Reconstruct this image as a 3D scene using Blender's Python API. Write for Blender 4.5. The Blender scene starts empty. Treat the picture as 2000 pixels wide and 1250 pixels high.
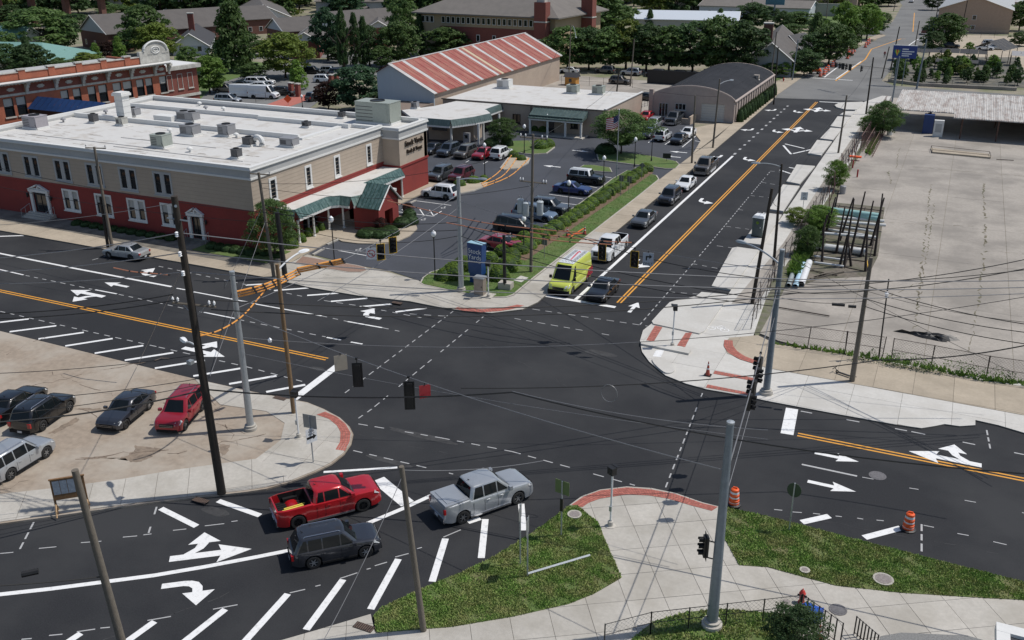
import bpy,bmesh,math,random
import numpy as np
from mathutils import Vector,Matrix
R=math.radians
random.seed(7);rng=np.random.default_rng(7)
scene=bpy.context.scene
COL=scene.collection
# camera
F=1848.22
RT=Vector((0.90724,0.42060,-0.00318));UP=Vector((-0.15757,0.34688,0.92458));FW=Vector((-0.38998,0.83831,-0.38098))
CAM=Vector((0,0,30.0))
cd=bpy.data.cameras.new('camera');cam=bpy.data.objects.new('camera',cd);COL.objects.link(cam)
cd.sensor_width=36;cd.lens=36*F/2000;cd.clip_start=.5;cd.clip_end=4000
m=Matrix((RT,UP,-FW)).transposed().to_4x4();m.translation=CAM;cam.matrix_world=m
scene.camera=cam
# light
SUN_AZ,SUN_EL=34.0,59.0
sd=bpy.data.lights.new('sun','SUN');sd.energy=3.5;sd.angle=R(.53);sd.color=(1,.955,.89)
so=bpy.data.objects.new('sun',sd);COL.objects.link(so)
d=Vector((math.cos(R(SUN_AZ))*math.cos(R(SUN_EL)),math.sin(R(SUN_AZ))*math.cos(R(SUN_EL)),math.sin(R(SUN_EL))))
so.rotation_euler=d.to_track_quat('Z','Y').to_euler()
w=bpy.data.worlds.new('World');scene.world=w;w.use_nodes=True
nt=w.node_tree;bg=nt.nodes['Background']
sky=nt.nodes.new('ShaderNodeTexSky');sky.sky_type='NISHITA';sky.sun_disc=False
sky.sun_elevation=R(SUN_EL);sky.sun_rotation=R(90-SUN_AZ)
nt.links.new(sky.outputs[0],bg.inputs[0]);bg.inputs[1].default_value=.095
scene.view_settings.view_transform='Standard';scene.view_settings.look='None'
scene.view_settings.exposure=0;scene.view_settings.gamma=1;scene.view_settings.use_curve_mapping=False
scene.render.engine='CYCLES'
# helpers
def at(x,y,z=0.0):
 "where the sight line through a point of the photograph meets the level z"
 v=FW+RT*((x-1000)/F)-UP*((y-625)/F)
 return CAM+v*((z-CAM.z)/v.z)
def at2(q,z=0.0):p=at(q[0],q[1],z);return(p.x,p.y)
def onY(x,y,Y):
 v=FW+RT*((x-1000)/F)-UP*((y-625)/F);p=CAM+v*(Y/v.y);return p
def rise(b,ty):
 "height of an upright at ground pixel b whose top shows at row ty"
 g=at(*b);lo,hi=0,29.
 for _ in range(40):
  z=(lo+hi)/2;v=Vector((g.x,g.y,z))-CAM
  y=625-F*v.dot(UP)/v.dot(FW)
  if y>ty:lo=z
  else:hi=z
 return(lo+hi)/2
MATS={}
def mat(name,col,rough=.85,var=.12,scale=3.,bump=0.,metal=0.,col2=None,scale2=.25,amt2=.5,coat=0.,spec=.5,world=True,detail=6,streak=None,rand=0.,thr=(.42,.62)):
 if name in MATS:return MATS[name]
 m=bpy.data.materials.new(name);m.use_nodes=True;n=m.node_tree.nodes;L=m.node_tree.links
 b=n['Principled BSDF'];b.inputs['Roughness'].default_value=rough;b.inputs['Metallic'].default_value=metal
 b.inputs['Specular IOR Level'].default_value=spec
 if coat:b.inputs['Coat Weight'].default_value=coat;b.inputs['Coat Roughness'].default_value=.04
 if world:g=n.new('ShaderNodeNewGeometry');pos=g.outputs['Position']
 else:g=n.new('ShaderNodeTexCoord');pos=g.outputs['Object']
 if streak:
  mp=n.new('ShaderNodeMapping');L.new(pos,mp.inputs[0]);mp.inputs['Scale'].default_value=streak;pos1=mp.outputs[0]
 else:pos1=pos
 t=n.new('ShaderNodeTexNoise');t.inputs['Scale'].default_value=scale;t.inputs['Detail'].default_value=detail;t.inputs['Roughness'].default_value=.65
 L.new(pos1,t.inputs[0])
 cr=n.new('ShaderNodeValToRGB');L.new(t.outputs[0],cr.inputs[0])
 cr.color_ramp.elements[0].position=.3;cr.color_ramp.elements[1].position=.7
 cr.color_ramp.elements[0].color=(*[c*(1-var)for c in col],1);cr.color_ramp.elements[1].color=(*[min(1,c*(1+var))for c in col],1)
 out=cr.outputs[0]
 if col2:
  t2=n.new('ShaderNodeTexNoise');t2.inputs['Scale'].default_value=scale2;t2.inputs['Detail'].default_value=8;t2.inputs['Roughness'].default_value=.6
  L.new(pos1,t2.inputs[0])
  r2=n.new('ShaderNodeMapRange');L.new(t2.outputs[0],r2.inputs[0]);r2.inputs[1].default_value=thr[0];r2.inputs[2].default_value=thr[1];r2.inputs[4].default_value=amt2
  mx=n.new('ShaderNodeMix');mx.data_type='RGBA';L.new(r2.outputs[0],mx.inputs[0]);L.new(out,mx.inputs[6]);mx.inputs[7].default_value=(*col2,1);out=mx.outputs[2]
 if rand:
  oi=n.new('ShaderNodeObjectInfo');mr=n.new('ShaderNodeMapRange');L.new(oi.outputs['Random'],mr.inputs[0]);mr.inputs[3].default_value=1-rand;mr.inputs[4].default_value=1+rand
  vm=n.new('ShaderNodeVectorMath');vm.operation='SCALE';L.new(out,vm.inputs[0]);L.new(mr.outputs[0],vm.inputs['Scale']);out=vm.outputs[0]
 L.new(out,b.inputs['Base Color'])
 if bump:
  bp=n.new('ShaderNodeBump');bp.inputs['Strength'].default_value=bump;bp.inputs['Distance'].default_value=.02;L.new(t.outputs[0],bp.inputs['Height']);L.new(bp.outputs[0],b.inputs['Normal'])
 MATS[name]=m;return m
def tag(o,label=None,cat=None,group=None,kind=None):
 if label:o['label']=label
 if cat:o['category']=cat
 if group:o['group']=group
 if kind:o['kind']=kind
 return o
def empty(name,loc,label,cat,group=None,rz=0.):
 o=bpy.data.objects.new(name,None);COL.objects.link(o);o.location=loc;o.rotation_euler=(0,0,rz);o.empty_display_size=.2
 return tag(o,label,cat,group)
def link(name,me,parent=None,loc=None,rz=0.):
 o=bpy.data.objects.new(name,me);COL.objects.link(o)
 if parent:o.parent=parent
 if loc is not None:o.location=loc
 if rz:o.rotation_euler=(0,0,rz)
 return o
LOCAL=[False]
class MB:
 def __init__(s):s.v=[];s.f=[];s.mi=[]
 def add(s,vs,fs,mi=0):
  k=len(s.v);s.v+=[tuple(v)for v in vs];s.f+=[tuple(i+k for i in f)for f in fs];s.mi+=[mi]*len(fs);return s
 def box(s,x0,x1,y0,y1,z0,z1,mi=0,rz=0,c=None):
  vs=[(x,y,z)for x in(x0,x1)for y in(y0,y1)for z in(z0,z1)]
  if rz or c:
   cx,cy=c[:2]if c else(0,0);cz=c[2]if c and len(c)>2 else 0
   ca,sa=math.cos(rz),math.sin(rz);vs=[(cx+x*ca-y*sa,cy+x*sa+y*ca,z+cz)for x,y,z in vs]
  return s.add(vs,[(0,1,3,2),(4,6,7,5),(0,4,5,1),(2,3,7,6),(0,2,6,4),(1,5,7,3)],mi)
 def prism(s,poly,z0,z1,mi=0,z1f=None):
  n=len(poly)
  a=sum(poly[i][0]*poly[(i+1)%n][1]-poly[(i+1)%n][0]*poly[i][1]for i in range(n))
  if a<0:poly=poly[::-1]
  vs=[(p[0],p[1],z0)for p in poly]+[(p[0],p[1],z1f(p)if z1f else z1)for p in poly]
  return s.add(vs,[tuple(range(n-1,-1,-1)),tuple(range(n,2*n))]+[(i,(i+1)%n,n+(i+1)%n,n+i)for i in range(n)],mi)
 def sheet(s,poly,z,mi=0):
  n=len(poly);a=sum(poly[i][0]*poly[(i+1)%n][1]-poly[(i+1)%n][0]*poly[i][1]for i in range(n))
  if a<0:poly=poly[::-1]
  return s.add([(p[0],p[1],z)for p in poly],[tuple(range(n))],mi)
 def tube(s,pts,r,n=8,mi=0,caps=True):
  pts=[Vector(p)for p in pts];rs=r if isinstance(r,(list,tuple))else[r]*len(pts);k=len(s.v);fs=[]
  vs=[]
  for i,p in enumerate(pts):
   t=(pts[min(i+1,len(pts)-1)]-pts[max(i-1,0)]).normalized()
   a=Vector((0,0,1))if abs(t.z)<.95 else Vector((1,0,0));u=t.cross(a).normalized();v=u.cross(t)
   vs+=[p+(u*math.cos(2*math.pi*j/n)+v*math.sin(2*math.pi*j/n))*rs[i]for j in range(n)]
  for i in range(len(pts)-1):
   fs+=[(i*n+j,i*n+(j+1)%n,(i+1)*n+(j+1)%n,(i+1)*n+j)for j in range(n)]
  if caps:fs+=[tuple(range(n-1,-1,-1)),tuple((len(pts)-1)*n+j for j in range(n))]
  fs=[f[::-1]for f in fs]
  return s.add(vs,fs,mi)
 def lathe(s,prof,n=16,c=(0,0,0),mi=0,axis='z'):
  vs=[]
  for r,z in prof:
   for j in range(n):
    a=2*math.pi*j/n;q=(r*math.cos(a),r*math.sin(a),z)
    if axis=='y':q=(q[0],z,q[1])
    vs.append((q[0]+c[0],q[1]+c[1],q[2]+c[2]))
  fs=[(i*n+j,i*n+(j+1)%n,(i+1)*n+(j+1)%n,(i+1)*n+j)for i in range(len(prof)-1)for j in range(n)]
  if axis=='y':fs=[f[::-1]for f in fs]
  return s.add(vs,fs,mi)
 def build(s,name,mats,parent=None,smooth=False,loc=None,local=False):
  "world-space vertices; stored relative to the parent's place"
  me=bpy.data.meshes.new(name);vs=s.v
  if parent is not None and not(local or LOCAL[0]):
   l=parent.location;rz=parent.rotation_euler.z
   if parent.parent is not None:l=l+parent.parent.location
   ca,sa=math.cos(-rz),math.sin(-rz)
   vs=[((x-l.x)*ca-(y-l.y)*sa,(x-l.x)*sa+(y-l.y)*ca,z-l.z)for x,y,z in vs]
  elif parent is None and loc is not None and not local:
   vs=[(x-loc[0],y-loc[1],z-loc[2])for x,y,z in vs]
  me.from_pydata(vs,[],s.f)
  for mm in(mats if isinstance(mats,(list,tuple))else[mats]):me.materials.append(mm)
  if any(s.mi):me.polygons.foreach_set('material_index',s.mi)
  if smooth:me.shade_smooth();me.set_sharp_from_angle(angle=R(38))
  me.update()
  return link(name,me,parent,loc if parent is None else None)
def clip(poly,nx,ny,c):
 out=[];n=len(poly)
 for i in range(n):
  a,b=poly[i],poly[(i+1)%n];da=a[0]*nx+a[1]*ny-c;db=b[0]*nx+b[1]*ny-c
  if da<=0:out.append(a)
  if(da<0<db)or(db<0<da):
   t=da/(da-db);out.append((a[0]+(b[0]-a[0])*t,a[1]+(b[1]-a[1])*t))
 return out
def area(p):return abs(sum(p[i][0]*p[(i+1)%len(p)][1]-p[(i+1)%len(p)][0]*p[i][1]for i in range(len(p))))/2
def paving(name,label,cat,poly,z0,z1,m,mj,ang,du,dv,gap=.025,org=(0,0),piece='slab',kind='structure',parent=None,off=0):
 "a paved area: a recessed bed and one object for each slab"
 c=(sum(p[0]for p in poly)/len(poly),sum(p[1]for p in poly)/len(poly))
 if parent is None:
  root=bpy.data.objects.new(name,None);COL.objects.link(root);root.location=(c[0],c[1],z0)
  tag(root,label,None,None,kind)
  if kind!='structure':root['category']=cat
 else:root=parent
 b=MB();b.prism(poly,z0,z1-.02);b.build('joint_bed',mj,root)
 ca,sa=math.cos(ang),math.sin(ang);U=[p[0]*ca+p[1]*sa for p in poly];V=[-p[0]*sa+p[1]*ca for p in poly]
 ou=org[0]*ca+org[1]*sa;ov=-org[0]*sa+org[1]*ca;k=0;shared={}
 for i in range(math.floor((min(U)-ou)/du),math.ceil((max(U)-ou)/du)):
  o2=(off*dv if i%2 else 0)
  for j in range(math.floor((min(V)-ov-o2)/dv),math.ceil((max(V)-ov-o2)/dv)):
   u0,u1=ou+i*du+gap/2,ou+(i+1)*du-gap/2;v0,v1=ov+o2+j*dv+gap/2,ov+o2+(j+1)*dv-gap/2
   q=clip(poly,ca,sa,u1);q=clip(q,-ca,-sa,-u0)if q else q;q=clip(q,-sa,ca,v1)if q else q;q=clip(q,sa,-ca,-v0)if q else q
   if len(q)<3 or area(q)<.02:continue
   dz=random.uniform(-.004,.004)
   mb=MB();mb.prism(q,z1-.02,z1+dz);o=mb.build(piece,m,root);k+=1
 return root
def seg_poly(pts,wdt):
 "a strip of width wdt along points"
 pts=[Vector(p[:2])for p in pts];l=[];r=[]
 for i,p in enumerate(pts):
  t=(pts[min(i+1,len(pts)-1)]-pts[max(i-1,0)]).normalized();n=Vector((-t.y,t.x))
  l.append(p+n*wdt/2);r.append(p-n*wdt/2)
 return[tuple(q)for q in l]+[tuple(q)for q in r[::-1]]
def text_mesh(txt,size,m,ext=.02,align='CENTER',space=1.):
 c=bpy.data.curves.new('lettering','FONT');c.body=txt;c.size=size;c.extrude=ext;c.align_x=align;c.resolution_u=3;c.space_character=space
 o=bpy.data.objects.new('lettering',c);COL.objects.link(o)
 dg=bpy.context.evaluated_depsgraph_get();me=bpy.data.meshes.new_from_object(o.evaluated_get(dg));bpy.data.objects.remove(o)
 me.materials.clear();me.materials.append(m);return me
ORD=['first','second','third','fourth','fifth','sixth','seventh','eighth','ninth','tenth','eleventh','twelfth','thirteenth','fourteenth','fifteenth','sixteenth','seventeenth','eighteenth','nineteenth','twentieth','twenty-first','twenty-second','twenty-third','twenty-fourth','twenty-fifth','twenty-sixth','twenty-seventh','twenty-eighth','twenty-ninth','thirtieth']
def smooth_closed(pts,it=2):
 for _ in range(it):
  q=[]
  for i in range(len(pts)):
   a,b=pts[i],pts[(i+1)%len(pts)]
   q+=[(a[0]*.75+b[0]*.25,a[1]*.75+b[1]*.25),(a[0]*.25+b[0]*.75,a[1]*.25+b[1]*.75)]
  pts=q
 return pts
 # materials
ASPH=mat('new_asphalt',(.026,.027,.03),.88,.3,14,.25,col2=(.044,.045,.047),scale2=.11,amt2=.8,spec=.25)
ASPH_LOT=mat('lot_asphalt',(.066,.071,.084),.9,.16,9,.15,col2=(.05,.054,.062),scale2=.15,amt2=.6,spec=.3)
ASPH_OLD=mat('old_asphalt',(.19,.19,.185),.9,.12,6,.1,col2=(.13,.13,.128),scale2=.12,amt2=.6,spec=.3)
CONC_NEW=mat('new_concrete',(.545,.53,.495),.85,.07,5,.1,col2=(.46,.44,.4),scale2=.4,amt2=.55,spec=.3,rand=.04)
CONC_WALK=mat('walk_concrete',(.455,.43,.385),.88,.09,5,.12,col2=(.33,.305,.26),scale2=.35,amt2=.6,spec=.3,rand=.06)
CONC_TAN=mat('tan_concrete',(.42,.36,.28),.9,.09,5,.12,col2=(.31,.265,.205),scale2=.35,amt2=.6,spec=.3,rand=.06)
CONC_OLD=mat('old_concrete',(.36,.328,.288),.9,.12,3.5,.15,col2=(.235,.215,.19),scale2=.16,amt2=.8,spec=.3,rand=.05)
CONC_DIRT=mat('dirty_concrete',(.2,.185,.16),.9,.2,2.5,.2,col2=(.1,.092,.08),scale2=.5,amt2=.8,spec=.3)
LOT_BROWN=mat('brown_lot_concrete',(.315,.26,.205),.92,.17,2.5,.25,col2=(.41,.37,.315),scale2=.22,amt2=.75,spec=.25)
JOINT=mat('joint',(.16,.145,.125),.95,.2,8)
KERB=mat('kerb_concrete',(.45,.42,.37),.9,.12,4,.1,col2=(.3,.27,.24),scale2=.8,amt2=.4)
WHITE_PAINT=mat('white_road_paint',(.78,.78,.77),.6,.05,12,.05,col2=(.4,.4,.39),scale2=3.5,amt2=.5,thr=(.53,.68))
DOT_PAINT=mat('dotted_paint',(.4,.4,.4),.7,.12,12)
FAINT_PAINT=mat('thin_white_paint',(.42,.42,.42),.7,.15,12)
YEL_PAINT=mat('yellow_road_paint',(.72,.33,.035),.6,.08,12,col2=(.3,.15,.03),scale2=2.5,amt2=.35,thr=(.56,.7))
BRICK_PAVE=mat('red_paver',(.4,.13,.1),.9,.18,6,.1,rand=.14)
LAWN=mat('lawn_soil',(.09,.14,.035),.95,.3,7,.3,col2=(.17,.145,.075),scale2=.8,amt2=.7)
LAWN2=mat('lawn_far',(.085,.145,.035),.95,.35,5,.3,col2=(.13,.15,.05),scale2=.5,amt2=.6)
MULCH=mat('mulch',(.17,.11,.075),.95,.35,12,.3)
SOIL=mat('soil',(.27,.235,.18),.95,.2,3,.2,col2=(.12,.15,.06),scale2=.15,amt2=.8)
WOOD_POLE=mat('weathered_pole',(.15,.13,.105),.95,.35,9,.4,world=False,streak=(6,6,.6))
WOOD_DARK=mat('creosoted_pole',(.035,.028,.022),.9,.5,9,.5,world=False,streak=(6,6,.6))
WOOD_TAN=mat('tan_pole',(.2,.13,.07),.9,.3,9,.4,world=False,streak=(6,6,.6))
STEEL=mat('galvanised_steel',(.4,.43,.45),.45,.1,5,metal=.5,world=False)
STEEL_D=mat('grey_painted_steel',(.2,.235,.265),.5,.12,4,metal=.3,world=False)
BLACK=mat('black_metal',(.012,.012,.013),.5,.2,5,world=False)
BLACKM=mat('black_cable',(.012,.012,.012),.6,.2,3)
CABLE_G=mat('grey_cable',(.22,.22,.23),.5,.1,3,metal=.3)
WHITEP=mat('white_enamel',(.75,.76,.76),.4,.04,5,world=False)
LAMP_W=mat('lamp_globe',(.85,.86,.87),.25,.02,3,world=False)
ORANGE=mat('orange_plastic',(.85,.12,.025),.5,.08,5,world=False)
ORANGE_Y=mat('amber_sleeve',(.72,.31,.06),.5,.08,5,world=False)
ORANGE_S=mat('salmon_sleeve',(.5,.2,.11),.5,.08,5,world=False)
SIG_YEL=mat('signal_yellow',(.75,.45,.04),.5,.06,5,world=False)
# the ground
def PX(pts,z=0.):return[at2(q,z)for q in pts]
def struct(name,mb,m,label=None,loc=None):
 o=mb.build(name,m,None,loc=loc);o['kind']='structure'
 if label:o['label']=label
 return o
g=MB();g.sheet([(-900,-200),(700,-200),(700,1600),(-900,1600)],-.03);struct('ground',g,SOIL)
g=MB();g.sheet([(-130,10),(20,10),(40,66),(0,80),(-11,80),(-11,208),(-36,208),(-36,66),(-130,66)],0)
road=struct('asphalt_road',g,ASPH,'fresh black asphalt of the crossing streets')
far=PX([(1470,191),(1502,191),(1745,199),(2060,214),(2060,190),(1748,168),(1722,158),(1738,140),(1790,105),(1815,68),(1835,40),(1850,12),(1862,-20),(1740,-20),(1762,10),(1744,42),(1722,56),(1640,50),(1600,60),(1715,72),(1712,78),(1660,100),(1600,133),(1545,158),(1500,172),(1470,172)])
g=MB();g.sheet(far,.005);old_road=struct('old_road',g,ASPH_OLD,'worn grey asphalt road running away to the hills')
lot=[(-66,70.1),(-54,71),(-46,67.2),(-36,70),(-36,114),(-33.4,125),(-31.9,147),(-33.6,158),(-33.6,161.5),(-80,161.5),(-80,92),(-66,92)]
lot=PX([(590,498),(610,497),(690,517),(755,527),(822,549),(900,560),(1010,560),(1140,460),(1260,372)])+[(-33.45,118),(-33.3,133.5),(-34.2,143),(-40,158),(-40,161),(-100,161),(-100,104),(-66,104),(-66,76)]
g=MB();g.sheet(lot,.006);lot_o=struct('parking_lot',g,ASPH_LOT,'bluish grey asphalt of the bank parking lot')
g=MB();g.sheet([(-105,161.2),(-34,161.2),(-34,199),(-105,203)],.004);struct('back_lane',g,CONC_OLD,'pale paved lane under the row of shade trees')
g=MB();g.sheet(PX([(390,195),(420,165),(470,150),(560,120),(760,112),(800,140),(640,165),(620,200),(600,215),(560,220),(420,215)]),.01);struct('rear_parking_lot',g,ASPH_OLD,'grey asphalt of the lot behind the bank')
g=MB();g.sheet(PX([(380,118),(600,112),(800,118),(1000,100),(1000,92),(800,100),(600,102),(380,108)]),.015);struct('rear_street',g,ASPH_OLD,'street running past the houses')
g=MB();g.sheet(PX([(340,110),(600,128),(640,140),(600,180),(380,230),(340,150)]),0);struct('rear_lawn',g,LAWN2,'lawn between the rear lots')
cornerSW=PX([(0,646),(175,689),(300,720),(375,738),(487,763),(562,778),(600,785),(632,798),(664,815),(683,833),(690,847),(686,866),(672,886),(648,905),(616,921),(568,940),(520,954),(480,960),(430,966),(300,980),(100,1008),(0,1022)],.12)
cornerSW=[(-90,46.7)]+cornerSW+[(-60,19)]
kerbSW=MB();kerbSW.prism(cornerSW,-.02,.1);struct('left_lot',kerbSW,LOT_BROWN,'stained brown concrete lot with parked cars')
inner=PX([(380,742),(430,790),(520,803),(556,826),(548,860),(500,896),(340,918),(236,936),(100,954),(0,965)],.12)
walk=PX([(380,740),(487,765),(562,780),(600,787),(632,800),(664,817),(681,834),(687,848),(683,866),(670,885),(646,903),(615,919),(568,938),(520,951),(480,957),(430,963),(300,977),(100,1005),(0,1019)],.12)
fan=walk[:13]+PX([(500,896),(548,860),(556,826),(520,803),(430,790)],.12)
paving('corner_sidewalk','pale new concrete sidewalk wrapping the left corner',None,fan,.06,.13,CONC_WALK,JOINT,R(8),2.4,2.4,org=at2((560,940)))
low=walk[12:]+[(-62,19.0),(-63,20.3)]+PX([(0,965),(100,954),(236,936),(340,918),(500,896)],.12)
paving('lower_left_sidewalk','concrete sidewalk between the left lot and the lower road',None,low,.06,.13,CONC_WALK,JOINT,math.atan2(at(430,960).y-at(100,1005).y,at(430,960).x-at(100,1005).x),1.8,3.6,org=at2((430,960)))
def pavers(label,outer,inner_,z,n,m=BRICK_PAVE):
 "a curved band of small red pavers, joined where too small to lift out one by one"
 root=empty('brick_band',(outer[0][0],outer[0][1],z),label,'paving')
 def samp(pts,k):
  L=[0];
  for a,b in zip(pts,pts[1:]):L.append(L[-1]+math.dist(a,b))
  o=[]
  for i in range(k+1):
   s=L[-1]*i/k;j=min(max(1,next((q for q in range(1,len(L))if L[q]>=s-1e-9),len(L)-1)),len(L)-1);t=(s-L[j-1])/(L[j]-L[j-1]+1e-9)
   o.append((pts[j-1][0]+(pts[j][0]-pts[j-1][0])*t,pts[j-1][1]+(pts[j][1]-pts[j-1][1])*t))
  return o,L[-1]
 O,Lo=samp(outer,n);I,_=samp(inner_,n)
 bed=MB();mb=MB();rows=4
 poly=[tuple(p)for p in O]+[tuple(p)for p in I[::-1]]
 bed.prism(poly,z-.04,z+.001);bed.build('mortar_bed',JOINT,root)
 for i in range(n):
  for j in range(rows):
   t0,t1=(j+.06)/rows,(j+.94)/rows;u0,u1=.05,.95
   def pt(u,t):
    o=(O[i][0]+(O[i+1][0]-O[i][0])*u,O[i][1]+(O[i+1][1]-O[i][1])*u);q=(I[i][0]+(I[i+1][0]-I[i][0])*u,I[i][1]+(I[i+1][1]-I[i][1])*u)
    return(o[0]+(q[0]-o[0])*t,o[1]+(q[1]-o[1])*t)
   q=[pt(u0,t0),pt(u1,t0),pt(u1,t1),pt(u0,t1)]
   mb=MB();mb.prism(q,z,z+.01+random.uniform(0,.006));mb.build('paver',m,root)
 return root
pavers('curved red paver band at the left corner by the one-way sign',PX([(635,804),(658,814),(675,828),(685,845),(683,862),(674,881)],.13),PX([(618,810),(642,818),(658,831),(665,844),(664,863),(655,878)],.13),.132,24)
nw=PX([(0,437),(150,457),(300,491),(425,512),(500,527),(536,533),(540,547),(500,541),(425,528),(300,505),(200,484),(150,472),(0,450)],.12)
nw=[(-125,69.0),(-98,68.6),(-84,68.6),(-70,67.9),(-57,67.8),(-55,67.7),(-55,65.75),(-125,66.1)]
paving('north_sidewalk','tan concrete sidewalk in front of the red and tan bank',None,nw,0,.13,CONC_TAN,JOINT,0,1.8,3.5,org=(-60,65.6))
g=MB();g.prism([(-125,69),(-98,68.6),(-84,68.6),(-70,67.9),(-55,67.7),(-55,72.2),(-60,76),(-61.8,72),(-125,72)],0,.1);struct('front_apron',g,CONC_DIRT,'dark stained paving between the bank wall and the sidewalk')
NWc=PX([(536,533),(556,519),(600,497),(645,510),(690,519),(760,532),(818,548),(826,556),(868,566),(950,582),(990,581),(1004,577),(1040,547),(1100,500)],.12)+[(-33.2,92),(-30.95,92)]+PX([(1163,492),(1075,568),(1050,590),(1020,604),(960,611),(900,606),(850,598),(800,588),(700,577),(610,562),(560,551),(538,547)],.12)
paving('corner_apron','pale concrete driveway apron and corner in front of the bank lot',None,NWc,0,.12,CONC_WALK,JOINT,0,3.0,3.0,org=(-60,65.6))
rb=MB();P_=[at2(q,.12)for q in[(888,603),(905,607),(940,610),(975,608),(1000,604),(1022,597)]];Q_=[at2(q,.12)for q in[(895,602-1),(912,602),(940,604),(975,602),(995,599),(1010,595)]]
pavers('curved red paver band at the corner below the blue bank sign',PX([(887,603),(905,607),(940,610),(975,608),(1000,604),(1024,597)],.12),PX([(893,600),(912,602),(940,604),(970,602),(993,599),(1010,595)],.12),.122,22)
sw2=[(-33.2,92),(-33.3,120),(-33.2,133),(-32.9,147),(-33.3,158),(-33.3,190),(-34.5,198),(-33.6,199.5),(-32.2,196),(-31.6,186),(-31.2,150),(-30.95,120),(-30.95,92)]
paving('west_sidewalk','tan sidewalk climbing the left side of the long road',None,sw2,0,.12,CONC_TAN,JOINT,0,2.6,1.8,org=(-33.4,92))
g=MB();g.prism([(-33.3,133.5),(-33.3,158.2),(-35.5,158.2),(-38.6,152),(-34.6,143)],0,.11);struct('driveway_apron',g,CONC_TAN,'tan driveway beside the barrel roofed building')
def bed(label,pts,surf=LAWN2,z=.15,kw=.16,name='planting_bed',world=False,up=0):
 pts=pts if world else PX(pts,z)
 k=MB();k.prism(pts,0,z);o=k.build(name,KERB,None,loc=(pts[0][0],pts[0][1],0));tag(o,label,None,None,'structure')
 c=(sum(p[0]for p in pts)/len(pts),sum(p[1]for p in pts)/len(pts));n=len(pts);ins=[]
 a=sum(pts[i][0]*pts[(i+1)%n][1]-pts[(i+1)%n][0]*pts[i][1]for i in range(n));sg=1 if a>0 else-1
 for i in range(n):
  p0,p1,p2=[Vector(pts[(i+q)%n])for q in(-1,0,1)];t=((p1-p0).normalized()+(p2-p1).normalized()).normalized();nn=Vector((-t.y,t.x))*sg
  ins.append(tuple(p1+nn*kw))
 s=MB();s.prism(ins,z-.02,z+.03+up);s.build('bed_surface',surf,o);return o,ins
B1,B1i=bed('long grass bed with clipped round bushes between the lot and the sidewalk',PX([(820,552),(825,542),(840,531),(860,525),(905,512),(968,520),(985,510),(1003,497),(1060,447),(1145,387),(1195,349),(1225,332),(1243,335),(1262,338),(1283,342),(1288,350),(1245,385),(1140,467),(1040,545),(1004,575),(990,580),(950,581),(868,565),(826,556)],.15),world=True)
B2,B2i=bed('grass island with the round shade tree and flagpole',[(1165,300),(1178,293),(1205,295),(1270,304),(1322,315),(1328,321),(1320,329),(1300,329),(1262,324),(1215,318),(1168,312)])
bed('small half round grass bed beside the black car with the white roof',[(1132,326),(1140,322),(1160,322),(1192,327),(1196,336),(1165,334),(1135,332)])
bed('island bed with bushes and a path by the drive-through',[(985,282),(1000,275),(1040,274),(1076,277),(1084,287),(1068,299),(1040,301),(1005,297),(985,291)])
bed('concrete island under the amber cable guards, left part',[(880,370),(896,358),(925,350),(955,352),(950,362),(925,372),(900,377)],surf=CONC_TAN)
bed('concrete island under the amber cable guards, right part',[(976,328),(992,307),(1020,304),(1036,308),(1032,318),(1012,328),(985,331)],surf=CONC_TAN)
bed('brown gravel island at the lot entrance',[(574,514),(590,500),(640,508),(700,518),(715,522),(718,528),(705,532),(680,532),(630,524),(580,516)],surf=mat('brown_gravel',(.26,.17,.13),.95,.3,14,.3))
g=MB();g.prism(PX([(655,464),(668,471),(700,475),(750,476),(778,470),(800,460),(815,446),(811,434),(800,425),(780,420)],.12)+[(-61.8,90),(-61.8,76)],0,.12);struct('entrance_walk',g,CONC_TAN,'concrete walk round the bank entrance porch')
g=MB();g.prism(PX([(556,519),(603,492),(660,463),(640,450),(560,475),(530,500)],.12),0,.11);struct('entrance_path',g,CONC_TAN,'tan path from the sidewalk to the porch')
g=MB();g.prism([(-59.6,85.2),(-57.8,86.5),(-57.8,103.5),(-63,103.5),(-63,90)],0,.12);struct('side_walk',g,CONC_TAN,'sidewalk along the red base of the bank')
# right hand plaza, road two side
plaza=PX([(1672,213),(1688,199)],.1)+[(-13.3,199),(-11.6,199),(-11.6,190),(-12.4,96)]+PX([(1497,580),(1470,660)],.1)+PX([(1500,676),(1515,672),(1650,694)],.1)+[(12,70.5),(12,62.0)]+PX([(2000,845),(1950,830),(1905,820),(1905,830),(1875,832),(1845,828),(1825,832),(1800,836),(1750,829),(1650,811),(1500,783),(1450,772),(1380,760),(1340,749),(1300,733),(1268,706),(1254,687),(1250,665),(1256,645),(1275,630),(1374,645),(1424,572)],.1)
pl2=[p for p in plaza]
paving('right_plaza','pale new concrete plaza and bike path at the right corner',None,pl2,0,.1,CONC_NEW,JOINT,0,3.2,3.2,org=(-16.2,60),gap=.02)
dirty=PX([(1700,228),(1649,331),(1610,391),(1568,460),(1550,499),(1500,600),(1480,650),(1450,610),(1490,550),(1514,499),(1547,439),(1595,376),(1612,338),(1664,256),(1690,225)],.1)
g=MB();g.prism([(-12.2,190),(-12.6,96),(-12.9,78),(-14.9,77),(-13.9,96),(-13.9,120),(-13.6,190)],0,.118);struct('old_footpath_strip',g,CONC_OLD,'dull older concrete strip beside the rusty fence')
tanw=PX([(1515,672),(1650,694),(1817,722),(1925,745)],.1)+[(12,69.9),(12,66.1)]+PX([(2000,811),(1842,782),(1500,719),(1455,705),(1420,690),(1413,672),(1425,660),(1480,655)],.1)
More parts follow.
